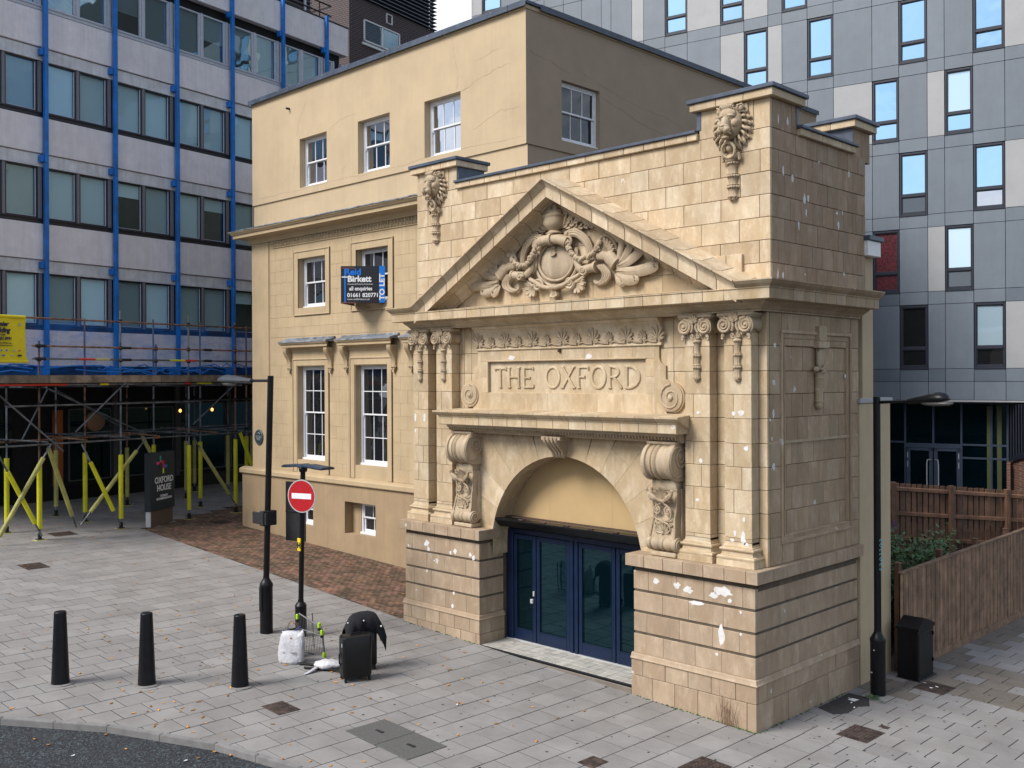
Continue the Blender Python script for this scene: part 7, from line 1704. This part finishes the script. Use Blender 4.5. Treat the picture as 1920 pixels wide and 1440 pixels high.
# litter bin
BN = root('litter_bin', gp(.42, 4.95), 'black square litter bin with a pitched lid against the fence', 'litter bin')
ba = R(0); z0 = gz(.3, 5); X0, X1, Y0_, Y1 = .235, .62, 4.62, 5.32
mb = MB(); mb.sweepprof([[(X0, Y0_, z), (X1, Y0_, z), (X1, Y1, z), (X0, Y1, z)] for z in (z0-.02, z0+.92)]); mb.build('bin_body', M['black'], BN)
mb = MB(); mb.prism([(Y0_-.03, z0+.92), (Y1+.03, z0+.92), (Y1+.03, z0+.97), ((Y0_+Y1)/2, z0+1.11), (Y0_-.03, z0+.97)], X0-.02, X1+.03, ax='x'); mb.build('bin_lid', M['black'], BN)
mb = MB(); mb.cbox(X1, X1+.008, Y0_+.04, Y1-.04, z0+.05, z0+.86, .003); mb.cbox(X1+.005, X1+.03, Y1-.06, Y1-.02, z0+.25, z0+.32, .005); mb.cbox(X1+.005, X1+.03, Y1-.06, Y1-.02, z0+.75, z0+.82, .005); mb.build('bin_door', M['black'], BN)
mb = MB(); mb.cbox(X0-.03, X1+.05, Y0_-.03, Y1+.03, z0-.02, z0+.012, .006); mb.build('bin_base', M['black'], BN)
# Oxford House totem
TT = root('totem_sign', gp(-22.95, 1.5), 'dark navy monolith sign for a student house on the brick apron corner', 'totem sign')
P0 = Vector((-22.56, .93, 0)); P1 = Vector((-23.38, 2.14, 0)); dv = (P1-P0).normalized(); nrm = Vector((dv.y, -dv.x, 0)); 
if nrm.dot(CAMP-P0) < 0: nrm = -nrm
Lt = (P1-P0).length; gz0 = gz(-22.9, 1.5)
FT = face_matrix(tuple(P0+Vector((0, 0, gz0))), tuple(dv), (0, 0, 1))
def tot(x0, x1, z0, z1, d0, d1, nm, mt, par=None):
    mb = MB(); t = MB(); t.cbox(x0, x1, z0, z1, d0, d1, .006); mb.add(t.v, t.f, FT); return mb.build(nm, M[mt], par or TT)
sg = 1 if (FT.to_3x3() @ Vector((0, 0, 1))).dot(nrm) > 0 else -1
def dd(a, b): return (a, b) if sg > 0 else (-b, -a)
tot(-.02, Lt+.03, .50, 2.38, *dd(-.22, .0), 'sign_panel', 'signnavy'); tot(.03, Lt-.05, .0, .50, *dd(-.18, -.03), 'sign_base', 'brownm'); tot(.0, .04, .0, .5, *dd(-.19, -.02), 'base_end', 'signgrey')
if sg > 0: FTT = FT
for s_, z_, sz, sx_, bd_ in (('OXFORD', 1.38, .285, .80, .004), ('HOUSE', 1.12, .285, .80, .004), ('STUDENT', .92, .095, .9, .003), ('ACCOMMODATION', .83, .095, .9, .003)):
    text(s_, sz, FT @ Matrix.Translation((Lt*.55, z_, .006)), M['signwhite'], TT, sx=sx_*1.22, bold=bd_, ext=.003, align='CENTER')
for (cx_, cz_, w_, h_, mt) in ((.62, 2.16, .075, .20, 'teal'), (.46, 2.03, .17, .085, 'pink'), (.60, 1.93, .06, .20, 'signnavy'), (.76, 2.06, .19, .085, 'signred2'), (.82, 1.96, .085, .22, 'signred2'), (.98, 1.90, .17, .085, 'signblue'), (.82, 1.76, .085, .17, 'yel2')):
    M.setdefault('signred2', flat('bright_red_mark', (.72,.02,.03), .5)); M.setdefault('yel2', flat('lime_mark', (.70,.70,.02), .5))
    tot(cx_*.93-w_/2, cx_*.93+w_/2, cz_-h_/2, cz_+h_/2, -.001, .009, 'logo_bar', mt)
# ------------------------------------------------------------------ luggage and bags
def rbox(mb, sx, sy, z0, z1, r, M_, n=5, rz=.05):
    """box with rounded vertical corners and rounded top and bottom"""
    ring_ = []
    for cx_, cy_, a0 in ((sx-r, sy-r, 0), (-sx+r, sy-r, 90), (-sx+r, -sy+r, 180), (sx-r, -sy+r, 270)):
        for k in range(n): a = R(a0+90*k/(n-1)); ring_.append((cx_, cy_, math.cos(a), math.sin(a)))
    secs = []
    for z, q in ((z0, r-rz), (z0+rz*.3, r-rz*.3), (z0+rz, r), (z1-rz, r), (z1-rz*.3, r-rz*.3), (z1, r-rz)): secs.append([(cx_+q*c_, cy_+q*s_, z) for cx_, cy_, c_, s_ in ring_])
    mb.sweepprof(secs, M=M_)
def suitcase(x, y, ang, label, w2=.26, d2=.15, h=.78, tele=0.0, ribs=True, name='suitcase'):
    rt = root(name, gp(x, y), label, 'suitcase', 'black suitcases left on the pavement'); T = Matrix.Translation(gp(x, y)) @ Matrix.Rotation(ang, 4, 'Z')
    mb = MB(); rbox(mb, w2, d2, .07, h, .07, T, 6, .045); mb.build('shell', M['suit'], rt, smooth=True, auto=40)
    mb = MB()
    for s in (-1, 1):
        for q in (-1, 1): mb.tube([(T @ Vector((s*(w2-.05), q*(d2-.04)-.02, .035)))[:], (T @ Vector((s*(w2-.05), q*(d2-.04)+.02, .035)))[:]], .034, 10)
    for i, (s, q) in enumerate(((-1, -1), (1, -1), (1, 1), (-1, 1))):
        m1 = MB(); m1.tube([tuple(T @ Vector((s*(w2-.05)-.018, q*(d2-.04), .034))), tuple(T @ Vector((s*(w2-.05)+.018, q*(d2-.04), .034)))], .034, 12); m1.box(s*(w2-.05)-.012, s*(w2-.05)+.012, q*(d2-.04)-.02, q*(d2-.04)+.02, .03, .08, T); m1.build('wheel', M['black'], rt)
    m1 = MB(); m1.tube([tuple(T @ Vector(p)) for p in ((-.09, 0, h), (-.08, 0, h+.03), (.08, 0, h+.03), (.09, 0, h))], .013, 6); m1.cbox(-.11, .11, -.03, .03, h-.01, h+.008, .006, T); m1.build('top_handle', M['black'], rt)
    m1 = MB(); m1.tube([tuple(T @ Vector(p)) for p in ((-w2, 0, .30), (-w2-.03, 0, .32), (-w2-.03, 0, .48), (-w2, 0, .50))], .013, 6); m1.build('side_handle', M['black'], rt)
    m1 = MB(); rbox(m1, w2+.003, .008, .075, h-.005, .006, T, 3, .004); m1.build('zip_band', M['blackm'], rt)
    return rt, T
c1, T = suitcase(-6.155, -3.17, R(70), 'large black hard-shell suitcase standing upright with a small white tag', .265, .165, .80)
mb = MB(); mb.cbox(-.275, -.268, -.10, -.085, .62, .68, .002, T); mb.build('luggage_tag', M['signwhite'], c1)
c2, T2 = suitcase(-6.55, -2.68, R(66), 'black suitcase behind with raised handle and a dark jersey draped on it', .22, .14, .74)
mb = MB(); mb.tube([tuple(T2 @ Vector(p)) for p in ((-.12, .08, .7), (-.12, .08, 1.0), (.12, .08, 1.0), (.12, .08, .7))], .011, 6); mb.build('telescopic_handle', M['chrome'], c2)
JR = root('draped_jersey', tuple(T2 @ Vector((0, 0, .95))), 'dark navy jersey with small white badges hung over the rear suitcase handle', 'jersey')
mb = MB(); secs = []
for i in range(19):
    u = -1+2*i/18; zt = 1.04-.10*u*u-.30*max(0, abs(u)-.62)*1.6; hb = .17+.10*abs(u)**1.5+.015*math.sin(i*2.1)+.04*max(0, u-.2)
    secs.append([(u*.36, -.20-.03*math.sin(i*1.3), zt-hb-.12), (u*.37, -.17+.015*math.sin(i*1.7), zt-hb*.5), (u*.35, -.06, zt-.03), (u*.34, .04, zt), (u*.35, .15, zt-.04), (u*.37, .20+.015*math.sin(i*1.9), zt-hb*.55), (u*.37, .21, zt-hb-.05)])
mb.sweepprof([[tuple(T2 @ Vector(p)) for p in s] for s in secs], closed=False, caps=False); o = mb.build('jersey_cloth', M['cloth'], JR, smooth=True)
md = o.modifiers.new('thick', 'SOLIDIFY'); md.thickness = .012
for (u, v, z, s) in ((-.05, -.20, .93, .014), (.27, -.20, .80, .018), (-.33, -.14, .90, .014)): m1 = MB(); m1.ell(tuple(T2 @ Vector((u, v, z))), (s, s, s*1.1), 6, 4); m1.build('badge', M['signwhite'], JR)
def bag(name, x, y, ang, w2, d2, h, mat, label, cat_, seed=0, handles=None):
    rt = root(name, gp(x, y), label, cat_); T = Matrix.Translation(gp(x, y)) @ Matrix.Rotation(ang, 4, 'Z'); rs = random.Random(seed); secs = []; K = 28; Nz = 12
    for j in range(Nz+1):
        t = j/Nz; sq = 1.0-.75*t**1.6; sec = []
        for k in range(K):
            a = 2*math.pi*k/K; c_, s_ = math.cos(a), math.sin(a); ex = .55
            X_ = w2*(.80+.25*math.sin(math.pi*min(1, t*.75+.15)))*math.copysign(abs(c_)**ex, c_)*(1+.09*math.sin(3*a+seed+t*5)*(1-t*.4)+.035*math.sin(7*a+t*11)); Y_ = d2*math.copysign(abs(s_)**ex, s_)*(sq if t < 1 else .15)*(1+.14*math.sin(5*a+t*9+seed))
            sec.append((X_*(1-.08*t+.10*t*t), Y_+.012*math.sin(11*a+t*14), h*t+(.03*math.sin(4*a+seed) if j == Nz else 0)+(.02 if c_ > .7 and t > .9 else 0)))
        secs.append(sec)
    mb = MB(); mb.sweepprof([[tuple(T @ Vector(p)) for p in s] for s in secs]); mb.build('bag_body', M[mat], rt, smooth=True)
    return rt, T
b2, T = bag('paper_bag', -8.02, -3.26, R(40), .17, .10, .52, 'dkbag', 'dark grey paper carrier bag with cord handles behind the white bag', 'carrier bag', 4)
for s in (-1, 1): mb = MB(); mb.tube([tuple(T @ Vector((.09*math.cos(a), s*.04, .50+.17*math.sin(a)))) for a in [math.pi*i/10 for i in range(11)]], .006, 5); mb.build('cord_handle', M['wood'], b2)
b1, T = bag('plastic_bag', -7.72, -3.46, R(42), .23, .15, .56, 'plastic', 'crumpled white plastic carrier bag with a small dark badge', 'carrier bag', 9)
mb = MB(); mb.ell(tuple(T @ Vector((-.01, -.065, .46))), (.035, .012, .022), 8, 5); mb.cyl(tuple(T @ Vector((-.01, -.07, .42))), tuple(T @ Vector((-.01, -.07, .46))), .006, 5); mb.build('printed_tree', M['orange'], b1)
for i, (u, z) in enumerate(((-.12, .21), (.02, .205), (.05, .205), (.08, .205), (.11, .21))): mb = MB(); mb.ell(tuple(T @ Vector((u, -.135, z))), (.013, .014, .008), 6, 4); mb.build('printed_letter', M['signblk'], b1)
mb = MB(); mb.tube(cat([tuple(T @ Vector(p)) for p in ((.05, .0, .54), (.09, .0, .62), (.16, .02, .66), (.15, .03, .56))]), .008, 5); mb.build('purple_strap', flat('purple_strap', (.05,.04,.28)), b1)
# folded wire trolley leaning at the post
TY = root('folded_trolley', gp(-7.9, -2.7), 'folded wire shopping trolley with lime green clips behind the sign post', 'trolley')
q0 = Vector(gp(-8.22, -2.98)); q1 = Vector(gp(-7.58, -2.83)); dx_ = (q1-q0).normalized(); up = Vector((-.07, -.02, 1)).normalized(); Hq = .70
def TP(u, v, o=0): return tuple(q0.lerp(q1, u)+up*(v*Hq)+Vector((.1, .25, 0))*o)
mb = MB(); mb.tube([TP(.0, .02), TP(.02, 1.0), TP(.10, 1.05), TP(.92, .80), TP(.96, .74), TP(1.0, .05), TP(.96, .0), TP(.0, .05)], .016, 7); mb.tube([TP(.06, .06, 1), TP(.06, 1.02, 1)], .012, 6); mb.build('frame', M['chrome'], TY)
mb = MB()
for i in range(15): u = .06+.88*i/14; mb.tube([TP(u, .06), TP(u, 1.03-.24*u)], .0062, 4)
for v in (.33, .62): mb.tube([TP(.02, v+.02), TP(.98, v-.05)], .006, 4)
mb.build('wire_mesh', M['chrome'], TY)
for (u, v) in ((.02, .95), (.86, .84), (.95, .66), (.985, .06)): m1 = MB(); p = TP(u, v); m1.cbox(p[0]-.028, p[0]+.028, p[1]-.028, p[1]+.028, p[2]-.05, p[2]+.05, .01); m1.build('lime_clip', M['lime'], TY); m1 = MB(); m1.cbox(p[0]-.03, p[0]+.03, p[1]-.03, p[1]+.03, p[2]-.10, p[2]-.05, .01); m1.build('black_clip', M['black'], TY)
# rods and torn bag on the ground
RD = root('black_rods', gp(-7.1, -3.3), 'two black rods lying on the paving beside the suitcase', 'rods')
for a, b in (((-7.50, -3.47), (-6.62, -2.95)), ((-7.22, -3.53), (-6.40, -3.02))):
    mb = MB(); mb.tube([gp(*a, .03), gp(*b, .05)], .022, 8); mb.build('rod', M['black'], RD)
mb = MB(); P_ = gp(-6.55, -3.02, .07); mb.cbox(P_[0]-.16, P_[0]+.16, P_[1]-.06, P_[1]+.10, P_[2]-.05, P_[2]+.05, .01); mb.build('rod_clamp', M['black'], RD)
tb = MB(); secs = []
for i in range(11):
    t = i/10; c = Vector(gp(-7.12, -3.36, .08)).lerp(Vector(gp(-6.66, -2.98, .10)), t); r = .045+.075*math.sin(math.pi*min(1, t*1.1+.05))+.012*math.sin(i*3)
    secs.append([tuple(c+Vector((.6, -.8, 0))*r*math.cos(a)*1.3*(1+.2*math.sin(3*a+i))+Vector((0, 0, max(-.05, r*.8*math.sin(a)*(1+.15*math.sin(5*a+i*2)))))) for a in [2*math.pi*k/12 for k in range(12)]])
tb.sweepprof(secs); tb.tube([gp(-7.0, -3.42, .06), gp(-6.96, -3.60, .02), gp(-6.94, -3.72, .012)], [.05, .04, .012], 6, flat=(1, 1, .4)); tag(tb.build('torn_plastic_bag', M['plastic'], None, smooth=True), 'torn white plastic wrapping lying over the black rods', 'plastic bag')
# ------------------------------------------------------------------ fallen leaves, litter, weeds
lv = MB(); rs = random.Random(11)
def leaf1(mb, x, y, s, dz=0):
    g0 = gz(x, y)+dz; a = rs.uniform(0, 6.28); ca, sa = math.cos(a), math.sin(a)
    P = [(-1, 0, .15), (-.4, .45, .0), (.35, .42, .05), (1.0, 0, .35), (.3, -.45, .0), (-.45, -.4, .1)]
    mb.add([(x+s*(p[0]*ca-p[1]*sa), y+s*(p[0]*sa+p[1]*ca), g0+.006+s*p[2]*rs.uniform(.3, 1.2)) for p in P], [(0,1,2,3), (0,3,4,5)])
for i in range(520):
    r = rs.random()
    if r < .34: x, y = rs.uniform(-13, -2), rs.uniform(-7, -1)
    elif r < .62: x, y = rs.uniform(-26.5, -19), rs.uniform(-5, 5)
    elif r < .78: x, y = rs.uniform(-20, -9), rs.uniform(-1, 3.3)
    elif r < .86: x, y = rs.uniform(-9, -3), rs.uniform(-9, -6)
    else: x, y = rs.uniform(-20, -6), rs.uniform(-7, 0)
    if y > 3.3 and x > -22: continue
    off = 0
    for a, b in zip(ROAD[:-1], ROAD[1:]):
        if a[0] <= x < b[0] and y < a[1]+(b[1]-a[1])*(x-a[0])/(b[0]-a[0])+.05: off = -.085
    leaf1(lv, x, y, rs.uniform(.022, .052), off)
tag(lv.build('fallen_leaves', M['leafo'], None), 'scattered orange and brown autumn leaves over paving and road', 'leaves', kind='stuff')
lt = MB()
for x, y in ((.22, 2.7), (.35, 2.5), (.5, 2.3), (.75, 4.6), (1.0, 4.55), (.95, 4.4), (-4.4, -7.9), (-6.2, -8.1), (-5.0, -7.0), (-21.6, 2.2), (-4.0, -2.7), (-2.3, .02)):
    leaf1(lt, x, y, .035, .012 if y > -6 else -.08)
lt.add([gp(.22, 2.62, .012), gp(.36, 2.60, .02), (.38, 2.74, gz(.3, 2.7)+.02), gp(.24, 2.76, .012)], [(0,1,2,3)]); tag(lt.build('paper_litter', M['signwhite'], None), 'small scraps of white paper litter on the ground', 'litter', kind='stuff')
# chewing gum and stains
gm = MB()
for i in range(420):
    x, y = (rs.uniform(-11, 1.2), rs.uniform(-6, 2)); 
    if rs.random() < .3: x, y = rs.uniform(.1, 2.5), rs.uniform(-3, 6)
    if (x > -8.8 and x < 0 and y > -.05) or y < -5.6: continue
    r = rs.uniform(.008, .024); g0 = gz(x, y)+.0035; gm.add([(x+r*math.cos(a)*rs.uniform(.7, 1.1), y+r*math.sin(a), g0) for a in [2*math.pi*k/7 for k in range(7)]], [tuple(range(7))])
tag(gm.build('gum_spots', M['tar'], None), 'dark trodden gum spots on the grey paving', 'gum spots', kind='stuff')
wd = MB()
for i in range(16):
    x, y = -.42+rs.gauss(0, .1), -.04; b = Vector(gp(x, y)); wd.tube([tuple(b), tuple(b+Vector((rs.gauss(0, .04), -.02, rs.uniform(.12, .3)))), tuple(b+Vector((rs.gauss(0, .09), rs.gauss(-.03, .02), rs.uniform(.3, .62))))], [.005, .004, .002], 4)
tag(wd.build('dry_weeds', M['wood'], None), 'dry brown weed stalks at the foot of the front pedestal', 'weeds', kind='stuff')
ms = MB()
for i in range(260):
    t = rs.random(); 
    if t < .5: x, y = rs.uniform(-2.4, 0), -.012-abs(rs.gauss(0, .02))
    elif t < .7: x, y = .015+abs(rs.gauss(0, .015)), rs.uniform(0, 3)
    else: x, y = rs.uniform(-8.7, -6.3), -.012-abs(rs.gauss(0, .02))
    if rs.random() < .6 and not (-.9 < x < .05): continue
    ms.ell(gp(x, y, .006), (.018, .014, .010), 5, 3)
tag(ms.build('moss_tufts', M['leafm'], None), 'thin green moss along the foot of the pedestals', 'moss', kind='stuff')
wv = MB(); 
for i in range(60):
    a = rs.uniform(0, 6.28); c = Vector(gp(.50+rs.gauss(0, .08), 3.05+rs.gauss(0, .06), .02)); dr = Vector((math.cos(a), math.sin(a), rs.uniform(0, .5))).normalized(); sd = Vector((-dr.y, dr.x, 0))*.012
    wv.add([tuple(c), tuple(c+dr*.04+sd), tuple(c+dr*.09), tuple(c+dr*.04-sd)], [(0,1,2,3)])
tag(wv.build('green_weed', M['leafm'], None), 'small green weed sprig beside the tarmac patch', 'weed', kind='stuff')
